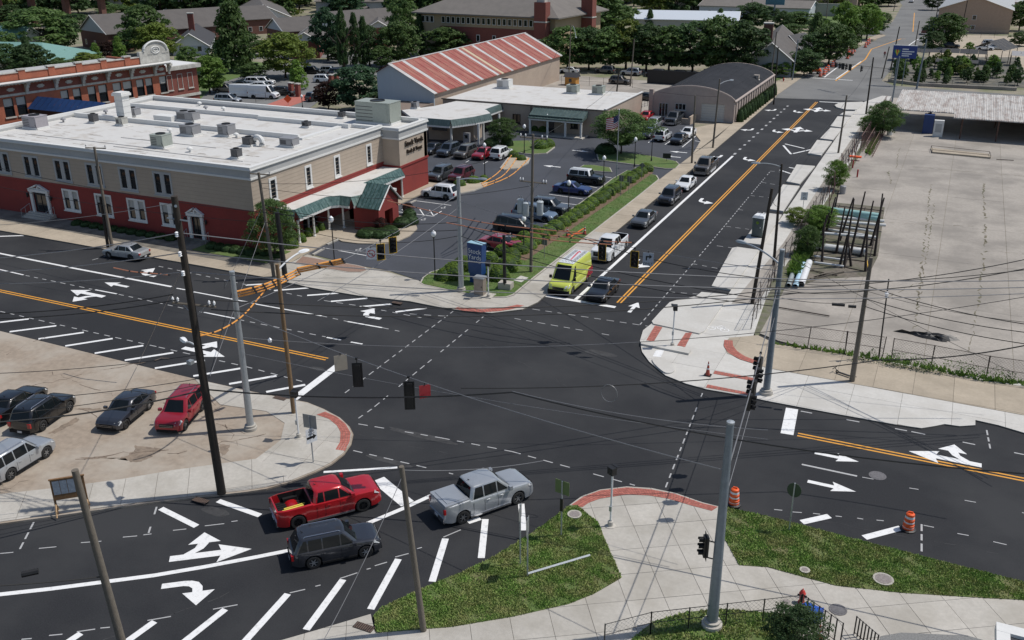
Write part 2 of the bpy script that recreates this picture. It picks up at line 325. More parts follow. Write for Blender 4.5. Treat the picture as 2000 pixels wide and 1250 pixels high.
paving('tan_sidewalk','tan sidewalk along the chain link fence',None,tanw,.05,.125,CONC_TAN,JOINT,0,2.6,4.2,org=(-10,65),gap=.025)
pads=[[(1630,205),(1640,200),(1684,198.5),(1690,201),(1674,214),(1650,213.5),(1634,209)],[(1651,217),(1673,217),(1663,226),(1640,224)],[(1636,227),(1662,228),(1645,249),(1622,246)],[(1622,249),(1645,251),(1627,273),(1602,270)],[(1596,273),(1625,276),(1604,303),(1578,299)],[(1556,321),(1592,324),(1562,359),(1536,354)],[(1529,360),(1562,363),(1530,412),(1503,408)],[(1491,415),(1527,419),(1490,478),(1450,473)],[(1430,484),(1440,482),(1483,488),(1428,565),(1390,558)],[(1370,570),(1420,575),(1423,579),(1418,586),(1376,646),(1366,651),(1276,632),(1273,627),(1290,608),(1308,590),(1324,585),(1342,582),(1360,578)]]
words=['rounded farthest','second farthest, shortest','third','fourth','fifth','sixth, past the long gap','seventh','eighth, under the portable toilet,','ninth, very bright','nearest, largest, wavy edged']
for q,wd in zip(pads,words):
 q2=PX(q,.2);o=MB();o.prism(q2,0,.2);o=o.build('raised_kerb_pad',CONC_NEW,None,loc=(q2[0][0],q2[0][1],0));tag(o,f'{wd} raised concrete pad along the right side of the long road','concrete pad','raised concrete pads beside the parking bays')
def quad_obj(name,label,px,z0,z1,m,cat='paving',**k):
 q=PX(px,z1);o=MB();o.prism(q,z0,z1);o=o.build(name,m,None,loc=(q[0][0],q[0][1],z0));return tag(o,label,cat,**k)
pavers('left red strip beside the signal push post',PX([(1279,636),(1262,665)],.1),PX([(1294,639),(1277,667)],.1),.104,8)
pavers('right red strip beside the signal push post',PX([(1339,650),(1322,675)],.1),PX([(1352,650),(1338,678)],.1),.104,8)
pavers('upper straight red strip by the striped cone',PX([(1396,724),(1475,739)],.1),PX([(1393,730),(1475,745)],.1),.104,12)
pavers('lower straight red strip at the road edge by the steel pole',PX([(1382,751),(1462,767)],.1),PX([(1378,757),(1462,772)],.1),.104,12)
pavers('curved red band on the tan sidewalk corner',PX([(1415,664),(1413,675),(1421,688),(1443,701),(1478,712)],.125),PX([(1431,665),(1432,676),(1440,686),(1455,696),(1480,705)],.125),.129,16)
quad_obj('kerb_island','long thin concrete kerb block under the push button post',[(1252,671),(1345,690),(1350,683),(1300,672),(1252,665)],.1,.26,CONC_NEW,'kerb block')
o=smooth_closed(PX([(1268,700),(1290,697),(1312,708),(1320,722),(1310,729),(1295,727)],.2),2);mb=MB();mb.prism(o,0,.2);tag(mb.build('oval_island',CONC_NEW,None,loc=(*o[0],0)),'low white oval island at the road edge','traffic island')
quad_obj('painted_patch','white painted patch above the oval island',[(1281,684),(1298,682),(1291,697),(1275,696)],.1,.106,WHITE_PAINT,'marking')
yard=[(-11.4,71.5),(-9.7,70.6),(-2,69.2),(7,70.2),(60,70),(60,165),(-11.4,165)]
paving('concrete_yard','wide weathered concrete yard with cracked joints',None,yard,-.02,.09,CONC_OLD,mat('weedy_joint',(.2,.175,.12),.95,.3,6),0,6.1,13.0,gap=.03,org=(-11.4,71),piece='concrete_sheet')
g=MB();g.sheet([(-11.4,165),(60,165),(60,198),(-11.4,198)],.02);struct('shed_yard',g,CONC_OLD,'old concrete yard beneath the rusty shed')
g=MB();g.sheet([(-8,228),(90,228),(130,330),(-9,330)],.02);struct('garden_centre_lot',g,CONC_TAN,'pale gravel lot of the garden centre')
g=MB();g.prism([(-12.62,190),(-12.62,96),(-12.95,79),(-12.2,72),(-11.38,70.5),(-11.38,190)],0,.1);struct('fence_verge',g,mat('verge_soil',(.16,.15,.11),.95,.3,4,.3,col2=(.08,.1,.03),scale2=1,amt2=.7),'weedy verge under the rusty fence')
# near corner: plaza, lawns, walk
near=PX([(1110,988),(1136,969),(1172,956),(1224,950),(1272,953),(1320,963),(1372,981),(1404,989),(1420,994),(1418,1054),(1446,1103),(1500,1106),(1632,1143),(1760,1157),(1920,1167),(2000,1171)],.12)+[(14,31),(14,22),(-30,22)]+PX([(550,1250),(620,1230),(724,1199),(732,1234),(880,1225),(1000,1204),(1110,1180),(1160,1160),(1212,1130),(1184,1060),(1168,1020),(1148,1005),(1128,987)],.12)
near_w=paving('near_plaza','pale concrete corner plaza and walk nearest the viewer',None,near,0,.12,CONC_WALK,JOINT,math.atan2(at(1308,1198).y-at(1210,968).y,at(1308,1198).x-at(1210,968).x),2.0,1.9,gap=.022,org=at2((1256,1074)))
pavers('long curved red paver band at the near corner',PX([(1116,986),(1140,970),(1172,958),(1224,952),(1272,956),(1320,965),(1372,983),(1402,990)],.12),PX([(1137,991),(1150,982),(1172,974),(1224,966),(1268,968),(1304,974),(1352,988),(1390,998)],.12),.124,56)
lawnL=PX([(1128,987),(1148,1005),(1168,1020),(1184,1060),(1214,1128),(1160,1160),(1110,1180),(1000,1205),(880,1225),(735,1236),(730,1204),(742,1188),(780,1171),(848,1139),(900,1119),(960,1090),(1000,1066),(1060,1027),(1112,988)],.12)
lawnR=PX([(1420,992),(1500,1009),(1700,1061),(1880,1107),(2000,1137)],.12)+[(12,36),(12,33)]+PX([(2000,1172),(1920,1168),(1760,1158),(1632,1144),(1500,1108),(1444,1104),(1416,1054)],.12)
lawnB=PX([(1230,1252),(1275,1215),(1340,1196),(1410,1190),(1475,1195),(1545,1202),(1560,1250),(1545,1290),(1230,1290)],.12)
for q,lb,nm in((lawnL,'triangular lawn left of the near plaza','left_lawn'),(lawnR,'long lawn between the road and the walk at the right','right_lawn'),(lawnB,'lawn behind the near fence at the foot of the tall steel pole','near_lawn')):
 g=MB();g.prism(q,0,.15);struct(nm,g,LAWN,lb)
def tufts(name,label,poly,n,size=.09,z=.14,m=None):
 xs=[p[0]for p in poly];ys=[p[1]for p in poly];P=np.array(poly);pts=[]
 while len(pts)<n:
  q=rng.uniform((min(xs),min(ys)),(max(xs),max(ys)),(n,2));ins=np.zeros(n,bool);j=len(P)-1
  for i in range(len(P)):
   c=((P[i,1]>q[:,1])!=(P[j,1]>q[:,1]))&(q[:,0]<(P[j,0]-P[i,0])*(q[:,1]-P[i,1])/(P[j,1]-P[i,1]+1e-12)+P[i,0]);ins^=c;j=i
  k=np.sin(q[:,0]*2.1+np.sin(q[:,1]*1.7)*2)*np.sin(q[:,1]*2.6+q[:,0]*.7)
  ins&=(k<rng.uniform(.25,1.1,n));pts+=list(q[ins])
 c=np.array(pts[:n]);a=rng.uniform(0,6.28,n);s=rng.uniform(.5,1.5,n)*size;lean=rng.uniform(-.6,.6,(n,2))*s[:,None]
 V=np.zeros((n,3,3));V[:,0,:2]=c+np.c_[np.cos(a),np.sin(a)]*s[:,None]*.45;V[:,1,:2]=c-np.c_[np.cos(a),np.sin(a)]*s[:,None]*.45;V[:,2,:2]=c+lean;V[:,:2,2]=z;V[:,2,2]=z+s*.9
 me=bpy.data.meshes.new(name);me.vertices.add(3*n);me.vertices.foreach_set('co',V.ravel());me.loops.add(3*n);me.loops.foreach_set('vertex_index',np.arange(3*n));me.polygons.add(n);me.polygons.foreach_set('loop_start',np.arange(0,3*n,3));me.update(calc_edges=True);me.materials.append(m)
 o=link(name,me);return tag(o,label,'grass',None,'stuff')
GRASS=mat('grass_blades',(.21,.33,.08),.7,.3,1.6,col2=(.38,.35,.16),scale2=.9,amt2=.7,spec=.2)
tufts('grass','green grass with straw coloured patches on the left near lawn',lawnL,60000,.075,m=GRASS)
tufts('grass','green grass with straw coloured patches on the right near lawn',lawnR,64000,.075,m=GRASS)
tufts('grass','shaded grass behind the near fence',lawnB,12000,m=GRASS)
tufts('grass','mown grass in the long bed beside the sidewalk',B1i,45000,.06,.16,m=mat('grass_bright',(.12,.23,.04),.7,.3,1.2,spec=.2))
# road markings
def strip(name,pts,wdt,m=WHITE_PAINT,z=.006,par=road,world=False):
 pts=pts if world else PX(pts);s=MB();q=seg_poly(pts,wdt);k=len(q)//2
 for i in range(k-1):s.add([(*q[i],z),(*q[i+1],z),(*q[2*k-2-i],z),(*q[2*k-1-i],z)],[(0,3,2,1)])
 return s.build(name,m,par)
def dots(pts,dash=.6,gap=.6,wdt=.1,m=DOT_PAINT,par=road,world=False,z=.006,skip=.08):
 pts=[Vector(p)for p in(pts if world else PX(pts))];s=MB()
 for a,b in zip(pts,pts[1:]):
  L=(b-a).length;t=(b-a)/L;x=0
  while x<L:
   e=min(L,x+dash*random.uniform(.8,1.15))
   if random.random()>skip:
    q=seg_poly([a+t*x,a+t*e],wdt);s.sheet(q,z)
   x=e+gap
 return s.build('dotted_guide_line',m,par)
c4=lambda l,ox,oy,s=4.:[(ox+x/s,oy+y/s)for x,y in l]
for a in[[(0,518),(225,492)],[(75,592),(440,545)],[(300,648),(655,597)],[(510,703),(880,645)],[(740,760),(1120,700)],[(975,815),(1355,755)],[(1210,877),(1600,815)],[(1510,938),(1885,877)],[(1790,1000),(2160,936)]]:strip('hatch_stripe',c4(a,0,500),.3)
for a in[[(80,1062),(385,1006)],[(140,270),(430,248)],[(400,308),(645,290)],[(585,355),(870,330)],[(810,397),(1060,375)],[(1090,437),(1335,407)],[(-80,228),(170,212)]]:strip('hatch_stripe',c4(a,500,500),.3)
strip('hatch_stripe',[(-10,462),(47,460)],.3)
strip('lane_line',[(-60,482),(0,495),(150,525),(335,560)],.28)
for a in[[(345,563),(362,566)],[(378,570),(500,593)],[(500,594),(628,617)],[(679,628),(746,640)],[(-20,522),(46,537)],[(186,566),(228,574)],[(398,610),(459,622)],[(638,659),(666,664)],[(685,668),(708,672)]]:strip('lane_line',a,.17)
for a in[[(628,617),(679,628)],[(746,640),(780,647)],[(50,538),(180,565)],[(232,575),(395,610)],[(465,624),(636,658)],[(0,608),(140,640),(310,678),(480,716),(590,745)],[(310,520),(500,560),(620,585)],[(180,508),(250,488)],[(720,601),(830,622)],[(633,587),(712,599)],[(800,613),(875,618)]]:dots(a)
for dy in(-.17,.17):strip('centre_line',[(-130,53.15+dy),(-40.2,53.15+dy)],.14,YEL_PAINT,world=True);strip('centre_line',[(-5.9,56.1+dy),(30,56.1+dy)],.14,YEL_PAINT,world=True)
for dx in(-.155,.155):strip('centre_line',[(-23.9+dx,73.4),(-23.8+dx,187)],.15,YEL_PAINT,world=True)
strip('stop_line',[(669,707),(573,780)],.62);strip('stop_line',[(1061,577),(1202,600)],.45);strip('stop_line',[(1547,798),(1537,848)],.8);strip('stop_line',[(738,936),(796,984)],.85)
strip('stop_line',[(-23.4,187.6),(-19.4,188.0)],.5,world=True)
strip('lane_line',[(-27.6,72.6),(-27.85,135)],.32,world=True)
dots([(-27.9,136),(-28.0,182)],1.0,2.4,.35,world=True,skip=0)
for a in[[(1015,600),(1265,637)],[(1005,622),(1250,665)],[(885,608),(632,799)],[(946,617),(726,799),(700,817)],[(700,828),(860,855),(1000,882),(1240,948)],[(690,880),(885,926)],[(1372,768),(1300,952)],[(1250,634),(1366,500),(1505,334),(1523,336)],[(1305,570),(1370,575)],[(1352,515),(1405,525)],[(1400,480),(1436,485)],[(1418,442),(1463,448)],[(1440,409),(1487,415)],[(1466,382),(1502,386)],[(1487,356),(1523,362)]]:dots(a,.6,.5,.085)
dots([(1564,803),(1780,843),(2000,888)],.9,2.2,.12);dots([(66,1020),(36,1078)],.7,.3,.1);dots([(306,990),(290,1042)],.7,.3,.1);dots([(1800,1024),(1800,1078)],.7,.3,.1);dots([(1927,840),(1934,876)],.7,.3,.1)
strip('lane_line',[(1566,907),(1674,930)],.16,FAINT_PAINT)
def dash8(l,ox,oy):strip('lane_dash',c4(l,ox,oy,2.5),.07,DOT_PAINT)
for l in[[(460,455),(515,465)],[(690,508),(735,515)],[(960,568),(1015,578)],[(1240,628),(1300,640)],[(30,613),(70,617)],[(120,625),(165,628)],[(220,632),(255,636)],[(330,645),(360,648)],[(435,655),(465,660)],[(530,665),(565,668)],[(760,690),(810,700)],[(925,730),(980,740)],[(1100,770),(1165,785)]]:dash8(l,1500,750)
for l in[[(0,828),(65,822)],[(190,803),(275,795)],[(395,775),(495,768)],[(600,748),(670,742)],[(700,737),(740,732)],[(845,715),(910,708)],[(1000,693),(1095,682)],[(1130,672),(1160,668)],[(105,1247),(155,1243)],[(240,1228),(305,1222)],[(375,1210),(465,1197)],[(490,1192),(537,1188)],[(720,1155),(835,1135)],[(1040,1100),(1160,1078)]]:dash8(l,0,750)
for l in[[(165,1020),(240,1003)],[(290,988),(315,982)],[(410,950),(495,922)],[(540,905),(560,900)],[(580,888),(640,870)],[(680,845),(745,828)],[(785,805),(810,798)],[(915,748),(1000,712)]]:dash8(l,500,750)
strip('lane_line',[(-120,1172),(0,1161),(100,1150),(200,1137),(300,1124),(400,1107),(500,1088),(570,1074),(680,1038),(735,1015),(790,992),(842,968)],.3)
strip('lane_line',[(632,922),(776,913)],.22)
for a in[[(948,1014),(940,1090)],[(870,1052),(844,1136)],[(778,1092),(724,1190)],[(670,1132),(598,1230)],[(562,1160),(470,1262)],[(440,1190),(350,1261)],[(302,1214),(238,1260)],[(158,1237),(120,1262)],[(1018,984),(1022,1036)],[(314,993),(384,1028)],[(426,978),(508,1007)],[(914,1020),(938,1012)]]:strip('hatch_stripe',a,.36)
for a in[[(1566,1020),(1620,1008)],[(1688,1050),(1760,1031)]]:strip('hatch_stripe',a,.42)
for a in[[(1533,281),(1571,290)],[(1549,300),(1584,292)],[(1530,284),(1545,301)],[(1523,332),(1544,339)],[(1541,327),(1553,329)]]:strip('hatch_stripe',a,.3)
ARW={'straight':[[(-.06,0),(.06,0),(.06,.55),(.2,.5),(0,1),(-.2,.5),(-.06,.55)]],'turn':[[(-.09,0),(.07,0),(.07,.4),(.1,.5),(.18,.57),(.3,.58),(.3,.4),(.72,.68),(.3,.98),(.3,.76),(.15,.75),(0,.67),(-.07,.54),(-.09,.4)]],'combo':[[(-.06,0),(.06,0),(.06,.62),(.19,.58),(0,1),(-.19,.58),(-.06,.62)],[(.06,.16),(.06,.3),(.14,.4),(.26,.46),(.26,.6),(.5,.38),(.26,.2),(.26,.32),(.17,.29)]]}
def arrow(kind,c,head,side=1,L=3.4,world=False,par=road,z=.0065):
 "painted arrow; side +1 bends to the left"
 c=Vector(c)if world else Vector(at2(c));f=Vector((math.cos(R(head)),math.sin(R(head))));l=Vector((-f.y,f.x))*side;s=MB()
 for k,sh in enumerate(ARW[kind]):
  w_=.95 if kind=='turn' else 1.;q=[tuple(c+f*((y-.5)*L)+l*(x*L*w_))for x,y in sh];s.sheet(q,z+.001*k)
 return s.build('painted_arrow',WHITE_PAINT,par)
for y in[at(1242,514).y,at(1365,392).y,at(1449,310).y,at(1508,256).y]:arrow('turn',(-25.95,y),-90,1,2.5,True)
arrow('turn',(-25.95,at(1555,218).y),-90,1,2.5,True)
for y in[at(1410,307).y,at(1472,254).y,at(1522,216).y]:arrow('turn',(-29.4,y),-90,-1,2.5,True)
arrow('combo',(1558,253),90,1,5);arrow('combo',(1558,253),90,-1,4.9,z=.0085);arrow('combo',(1597,214),90,1,5);arrow('combo',(1597,214),90,-1,4.9,z=.0085)
arrow('straight',(1238,600),90,1,2.6);arrow('turn',(718,618),180,-1,2.6);arrow('turn',(283,536),180,-1,2.6);arrow('straight',(227,556),180,1,2.9)
arrow('combo',(170,573),180,1,4.1);arrow('combo',(398,688),0,1,4.1);arrow('straight',(1634,893),0,1,2.6);arrow('straight',(1624,950),0,1,2.7);arrow('combo',(1845,895),180,-1,4.12)
hd=math.degrees(math.atan2(at(494,1072).y-at(333,1092).y,at(494,1072).x-at(333,1092).x))
arrow('combo',(412,1082),hd,1,4.12);arrow('turn',(370,1139),hd,-1,2.65)
for c,h in[((1078,325),180),((1134,295),0),((1312,306),180),((1325,297),180)]:arrow('straight',c,h,1,2.6,par=lot_o,z=.012)
for l in[[(200,962),(400,1000)],[(190,1022),(370,1056)],[(570,735),(710,755)],[(690,518),(955,555)],[(780,585),(905,600)],[(960,445),(1065,468)],[(1080,375),(1180,390)],[(40,268),(80,245)],[(175,280),(210,262)]]:strip('parking_line',c4(l,900,250),.12,par=lot_o,z=.012)
for l in[[(1460,570),(1725,605)],[(1310,655),(1580,690)],[(1580,690),(1650,650)],[(1340,635),(1360,655)],[(1395,620),(1440,670)],[(1480,635),(1510,680)],[(1555,640),(1590,690)],[(750,940),(1065,998)]]:strip('parking_line',c4(l,450,250),.12,par=lot_o,z=.012)
for l in[[(1190,935),(1240,905)],[(1065,1115),(1095,1090)],[(1195,1130),(1240,1100)],[(1330,1150),(1450,1050)],[(1430,1100),(1525,1120)]]:strip('parking_line',c4(l,1000,0),.14,par=lot_o,z=.012)
for l,wd in[([(755,915),(845,875)],'upper'),([(645,995),(735,945)],'lower'),([(1405,590),(1450,570)],'far')]:
 q=seg_poly(PX(c4(l,450,250)),.22);o=MB();o.prism(q,0,.14);tag(o.build('wheel_stop',CONC_WALK,None,loc=(*q[0],0)),{'upper':'concrete wheel stop nearest the bank porch','lower':'concrete wheel stop nearest the gravel island','far':'concrete wheel stop before the hatched space by the white car'}[wd],'wheel stop','concrete wheel stops')
def picto(c,s,par,kind,z,rot=0):
 c=Vector(c);b=MB()
 def ring(cx,cy,r,w_=.07):
  n=14
  for i in range(n):
   a0,a1=2*math.pi*i/n,2*math.pi*(i+1)/n;b.add([(cx+r*math.cos(a0),cy+r*math.sin(a0),0),(cx+(r+w_)*math.cos(a0),cy+(r+w_)*math.sin(a0),0),(cx+(r+w_)*math.cos(a1),cy+(r+w_)*math.sin(a1),0),(cx+r*math.cos(a1),cy+r*math.sin(a1),0)],[(0,1,2,3)])
 def ln(*p):b.sheet(seg_poly(p,.08),0)
 if kind=='bike':
  ring(-.55,0,.3);ring(.55,0,.3);ln((-.55,0),(-.2,.45));ln((-.2,.45),(.4,.45));ln((.4,.45),(.55,0));ln((-.2,.45),(.05,0));ln((.05,0),(.4,.45));ln((.3,.62),(.5,.58));ln((-.1,.55),(.1,.85),(.35,.6))
 else:
  ring(0,-.1,.25);ln((-.05,.5),(-.02,.15),(.25,.1),(.35,-.2));ln((-.05,.35),(.15,.33));ring(-.05,.62,.04)
 ca,sa=math.cos(rot),math.sin(rot);b.v=[(c.x+s*(x*ca-y*sa),c.y+s*(x*sa+y*ca),z)for x,y,_ in b.v]
 return b.build('painted_symbol',WHITE_PAINT,par)
picto(at2((1402,645)),1.0,near_w,'bike',.11)
for c in[(827,429),(866,406),(700,488)]:picto(at2(c),.8,lot_o,'chair',.013)
for c,lb in[((392,981),'black storm drain grate at the kerb by the dark leaning pole'),((547-0,781),'storm drain grate at the left corner kerb'),((711,1229),'iron storm drain grate at the tip of the left near lawn'),((775,594),'small dark drain grate at the north kerb')]:
 p=at2(c);r=empty('drain_grate',(*p,.13),lb,'drain grate','storm drain grates');b=MB();b.box(-.5,.5,-.22,.22,-.02,.004);b.build('pit',BLACK,r,local=True)
 for k in range(9):b=MB();b.box(-.45+k*.11,-.39+k*.11,-.2,.2,.004,.02);b.build('bar',mat('rusty_iron',(.12,.08,.06),.8,.3,8),r,local=True)
for c,lb,rr in[((1724,1137),'round grey manhole cover in the right lawn',.42),((1122,1010),'small round cover in the left lawn corner',.32),((1636,1195),'dark manhole cover in the walk below the right lawn',.34),((1714,929),'manhole cover in the asphalt at the right',.42),((1571,1119),'small valve cover at the lawn edge',.18),((1535,1180),'faint round cover in the walk by the hydrant',.2)]:
 p=at2(c);zz=.0 if 'asphalt' in lb else .13 if 'walk' in lb else .2;r=empty('manhole_cover',(*p,zz),lb,'manhole cover');b=MB();b.lathe([(rr+.08,-.03),(rr+.08,.012),(rr,.014),(rr-.01,.008),(.001,.01)],20);b.build('ring',mat('cast_iron',(.13,.125,.13),.7,.3,9,.4)if 'dark' in lb or 'asphalt' in lb else CONC_WALK,r,local=True)
 b=MB();b.lathe([(rr-.03,0),(rr-.03,.018),(.001,.022)],20);b.build('lid',mat('cast_iron',(.13,.125,.13),.7,.3,9,.4)if 'dark' in lb or 'asphalt' in lb else mat('lid_concrete',(.25,.22,.21),.9,.25,8),r,local=True)
def stain(px,m,z,par,nm='stain'):
 q=PX(px);q=[((a[0]+(b_[0]-a[0])*t+random.gauss(0,.06)),(a[1]+(b_[1]-a[1])*t+random.gauss(0,.06)))for a,b_ in zip(q,q[1:]+q[:1])for t in(0,.2,.4,.6,.8)];s=MB();s.sheet(q,z);return s.build(nm,m,par)
for o in bpy.data.objects:
 if o.name=='left_lot':LL=o
stain([(230,900),(262,885),(265,872),(300,876),(318,880),(300,893),(275,905),(255,905),(245,899)],mat('worn_brown',(.19,.15,.115),.95,.35,5,.3,col2=(.28,.22,.165),scale2=1.5,amt2=.8),.104,LL)
stain([(150,898),(205,895),(235,898),(190,900)],MATS['worn_brown'],.104,LL);stain([(92,850),(130,830),(150,818),(155,824),(130,838),(112,848)],MATS['worn_brown'],.104,LL)
stain([(430,870),(450,872),(446,886),(432,895),(428,880)],MATS['worn_brown'],.104,LL);stain([(150,802),(200,805),(215,803),(160,799)],MATS['worn_brown'],.104,LL)
YD=[o for o in bpy.data.objects if o.name=='concrete_yard'][0];CRK=mat('crack_grime',(.19,.165,.12),.95,.4,3,col2=(.11,.11,.06),scale2=.7,amt2=.8)
def crack(p,q,w_,par,z,m=CRK,seg=.5,wob=.1,brk=.3):
 p,q=Vector(p),Vector(q);n=max(3,int((q-p).length/seg));t=(q-p).normalized();nn=Vector((-t.y,t.x));pts=[p.lerp(q,k/n)+nn*random.gauss(0,wob)for k in range(n+1)];s=MB()
 for a,c in zip(pts,pts[1:]):
  if random.random()<brk:continue
  ww=w_*random.uniform(.3,1.5);a2=a+(a-c)*.1;s.add([(*(a2+nn*ww),z),(*(a2-nn*ww),z),(*(c-nn*ww*.6),z),(*(c+nn*ww*.6),z)],[(0,1,2,3)])
 o=s.build('crack',m,par);o['kind']='stuff';return o
for a,c,w_ in[((1818,360),(1790,600),.09),((1825,395),(1785,650),.06),((1920,360),(1925,480),.1),((1925,470),(1910,600),.1),((1910,600),(1890,690),.05),((1760,325),(2050,350),.06),((1757,290),(1750,330),.05),((1735,335),(1740,360),.1),((1700,435),(1930,445),.03),((1790,555),(1690,600),.03),((1640,560),(1700,500),.03),((1900,490),(2030,500),.04)]:crack(at2(a),at2(c),w_,YD,.098)
for a,c,w_ in[((0,700),(90,660),.03),((40,760),(330,700),.04),((100,730),(260,790),.03),((150,898),(330,880),.05),((230,830),(150,800),.03),((320,790),(480,850),.03),((330,890),(520,850),.04),((0,960),(60,940),.03),((400,760),(470,880),.03)]:crack(at2(a),at2(c),w_,LL,.106,mat('crack_dark',(.16,.12,.09),.95,.4,3),wob=.12)
for a,c in[((180,1260),(470,1150)),((880,640),(1200,800)),((700,850),(950,900)),((1500,1000),(1950,1080)),((1180,580),(1400,380)),((300,560),(420,600))]:crack(at2(a),at2(c),.02,road,.0035,mat('faint_scuff',(.05,.05,.052),.95,.3,3),wob=.08,brk=.4)
for px,rx_,ry_ in[((1170,690),1.4,.5),((820,850),2.6,.35),((760,900),1.6,.3),((620,720),.7,.3),((420,1000),1.0,.4)]:
 c=at2(px);q=[(c[0]+rx_*math.cos(a)*random.uniform(.7,1.2),c[1]+ry_*math.sin(a)*random.uniform(.7,1.2))for a in[k*.52 for k in range(12)]];s=MB();s.sheet(smooth_closed(q),.003);s.build('dusty_patch',mat('dusty_asphalt',(.045,.045,.046),.95,.4,2.5),road)
g=MB();g.prism(PX([(1560,560),(1575,500),(1600,440),(1625,395),(1728,405),(1715,500),(1695,540),(1600,545)],.1),0,.104);struct('rack_ground',g,mat('rack_dirt',(.15,.13,.105),.95,.35,2.5,.3,col2=(.06,.075,.03),scale2=.5,amt2=.6),'dark littered ground under the pipe rack')
# buildings
WHITE_ROOF=mat('white_roof_membrane',(.58,.57,.545),.7,.05,2.5,.1,col2=(.42,.38,.33),scale2=.55,amt2=.65,thr=(.52,.68),spec=.3)
PARAPET=mat('grey_parapet',(.42,.425,.42),.8,.06,2,.05,col2=(.34,.34,.33),scale2=.3,amt2=.4)
TANW=mat('tan_wall',(.44,.365,.29),.85,.05,1.4,.05,col2=(.385,.315,.25),scale2=.3,amt2=.5)
REDW=mat('red_painted_wall',(.24,.036,.03),.85,.08,3,.05,col2=(.18,.03,.026),scale2=.5,amt2=.5)
TRIM=mat('white_trim',(.66,.66,.64),.6,.05,4)
GLASS=mat('window_glass',(.012,.015,.018),.06,.2,.6,spec=.8)
BLIND=mat('pale_blind',(.42,.42,.4),.7,.06,2)
GREENM=mat('green_metal',(.062,.12,.108),.4,.25,2.2,metal=.25,streak=(3,3,.6),col2=(.17,.25,.235),scale2=1.3,amt2=.6)
BRICK=mat('orange_brick',(.36,.115,.065),.9,.16,5,.25,col2=(.27,.09,.055),scale2=.6,amt2=.6)
BRICKD=mat('dark_brick',(.13,.06,.045),.9,.2,5,.25)
BRICKM=mat('maroon_brick',(.2,.065,.05),.9,.18,5,.25)
STONE=mat('grey_stone_trim',(.5,.49,.45),.85,.14,4,.2,col2=(.3,.29,.27),scale2=1.2,amt2=.6)
SHINGLE=mat('grey_shingle',(.17,.155,.14),.95,.12,4,.2,col2=(.13,.12,.11),scale2=.5,amt2=.5)
SHINGLE_D=mat('dark_shingle',(.05,.05,.055),.95,.15,4,.2)
SIDING=mat('pale_blue_siding',(.44,.48,.52),.8,.05,3,streak=(.3,.3,6))
HVACG=mat('hvac_grey',(.3,.3,.31),.5,.1,5,metal=.3)
HVACGR=mat('hvac_green_grey',(.34,.37,.33),.5,.1,5,metal=.2)
HVACD=mat('hvac_dark',(.1,.1,.105),.5,.2,5,metal=.3)
BEIGE=mat('beige_block',(.42,.34,.27),.9,.07,2,.1,col2=(.34,.27,.22),scale2=.3,amt2=.5)
PINKW=mat('pinkish_stucco',(.42,.35,.31),.9,.07,2,.1,col2=(.35,.29,.26),scale2=.35,amt2=.6)
SLATE=mat('slate_green_metal',(.085,.125,.118),.45,.2,2.2,metal=.25,col2=(.13,.18,.17),scale2=1.3,amt2=.5)
def B(root,name,m,x0,x1,y0,y1,z0,z1,label=None,smooth=False):
 b=MB();b.box(x0,x1,y0,y1,z0,z1);o=b.build(name,m,root);
 if label:o['label']=label
 return o
def wall_open(root,name,m,axis,pos,a0,a1,z0,z1,th,holes,out=1,label=None):
 "wall on plane axis=pos from a0..a1 with rectangular openings, thickness th inward (-out)"
 b=MB();us=sorted({a0,a1,*[h[0]for h in holes],*[h[1]for h in holes]});zs=sorted({z0,z1,*[h[2]for h in holes],*[h[3]for h in holes]})
 for u0,u1 in zip(us,us[1:]):
  run=None
  for w0,w1 in zip(zs,zs[1:]):
   cu,cw=(u0+u1)/2,(w0+w1)/2;hole=any(h[0]<cu<h[1]and h[2]<cw<h[3]for h in holes)
   if not hole:
    if run is None:run=[w0,w1]
    else:run[1]=w1
   if(hole or w1==zs[-1])and run:
    p0,p1=sorted((pos,pos-out*th))
    if axis=='y':b.box(u0,u1,p0,p1,*run)
    else:b.box(p0,p1,u0,u1,*run)
    run=None
 o=b.build(name,m,root);
 if label:o['label']=label
 return o
def window(root,axis,pos,a0,a1,z0,z1,out=1,frame=TRIM,fw=.1,mull=0,sill=True,blind=0,rails=0,surround=0.):
 "window part with its pane, frame and sill as sub-parts; pos is the wall face"
 def bx(b,u0,u1,d0,d1,w0,w1):
  p0,p1=sorted((pos+out*d0,pos+out*d1))
  if axis=='y':b.box(u0,u1,p0,p1,w0,w1)
  else:b.box(p0,p1,u0,u1,w0,w1)
 b=MB();s=surround or .0
 bx(b,a0-s,a0+fw,-.06,.05,z0-s,z1+s);bx(b,a1-fw,a1+s,-.06,.05,z0-s,z1+s);bx(b,a0+fw,a1-fw,-.06,.05,z1-fw,z1+s);bx(b,a0+fw,a1-fw,-.06,.05,z0-s,z0+fw)
 if mull:
  for k in range(mull):c=a0+(a1-a0)*(k+1)/(mull+1);h=.12*(a1-a0)if mull==1 and a1-a0>1.6 else .05;bx(b,c-h,c+h,-.06,.035,z0+fw,z1-fw)
 c=(a0+a1)/2
 w=b.build('window',frame,root)
 p=MB();bx(p,a0+fw*.5,a1-fw*.5,-.12,-.10,z0+fw*.5,z1-fw*.5);p=p.build('pane',GLASS,w)
 if blind:q=MB();bx(q,a0+fw,a1-fw,-.095,-.09,z0+(z1-z0)*(1-blind),z1-fw);q.build('blind',BLIND if blind<.9 else BLIND,w)
 if rails:q=MB();zc=(z0+z1)/2;bx(q,a0+fw,a1-fw,-.098,-.03,zc-.04,zc+.04);q.build('meeting_rail',BLACK,w)
 if sill:q=MB();bx(q,a0-.08-s,a1+.08+s,.052,.14,z0-.12-s,z0-s);q.build('sill',frame,w)
 return w
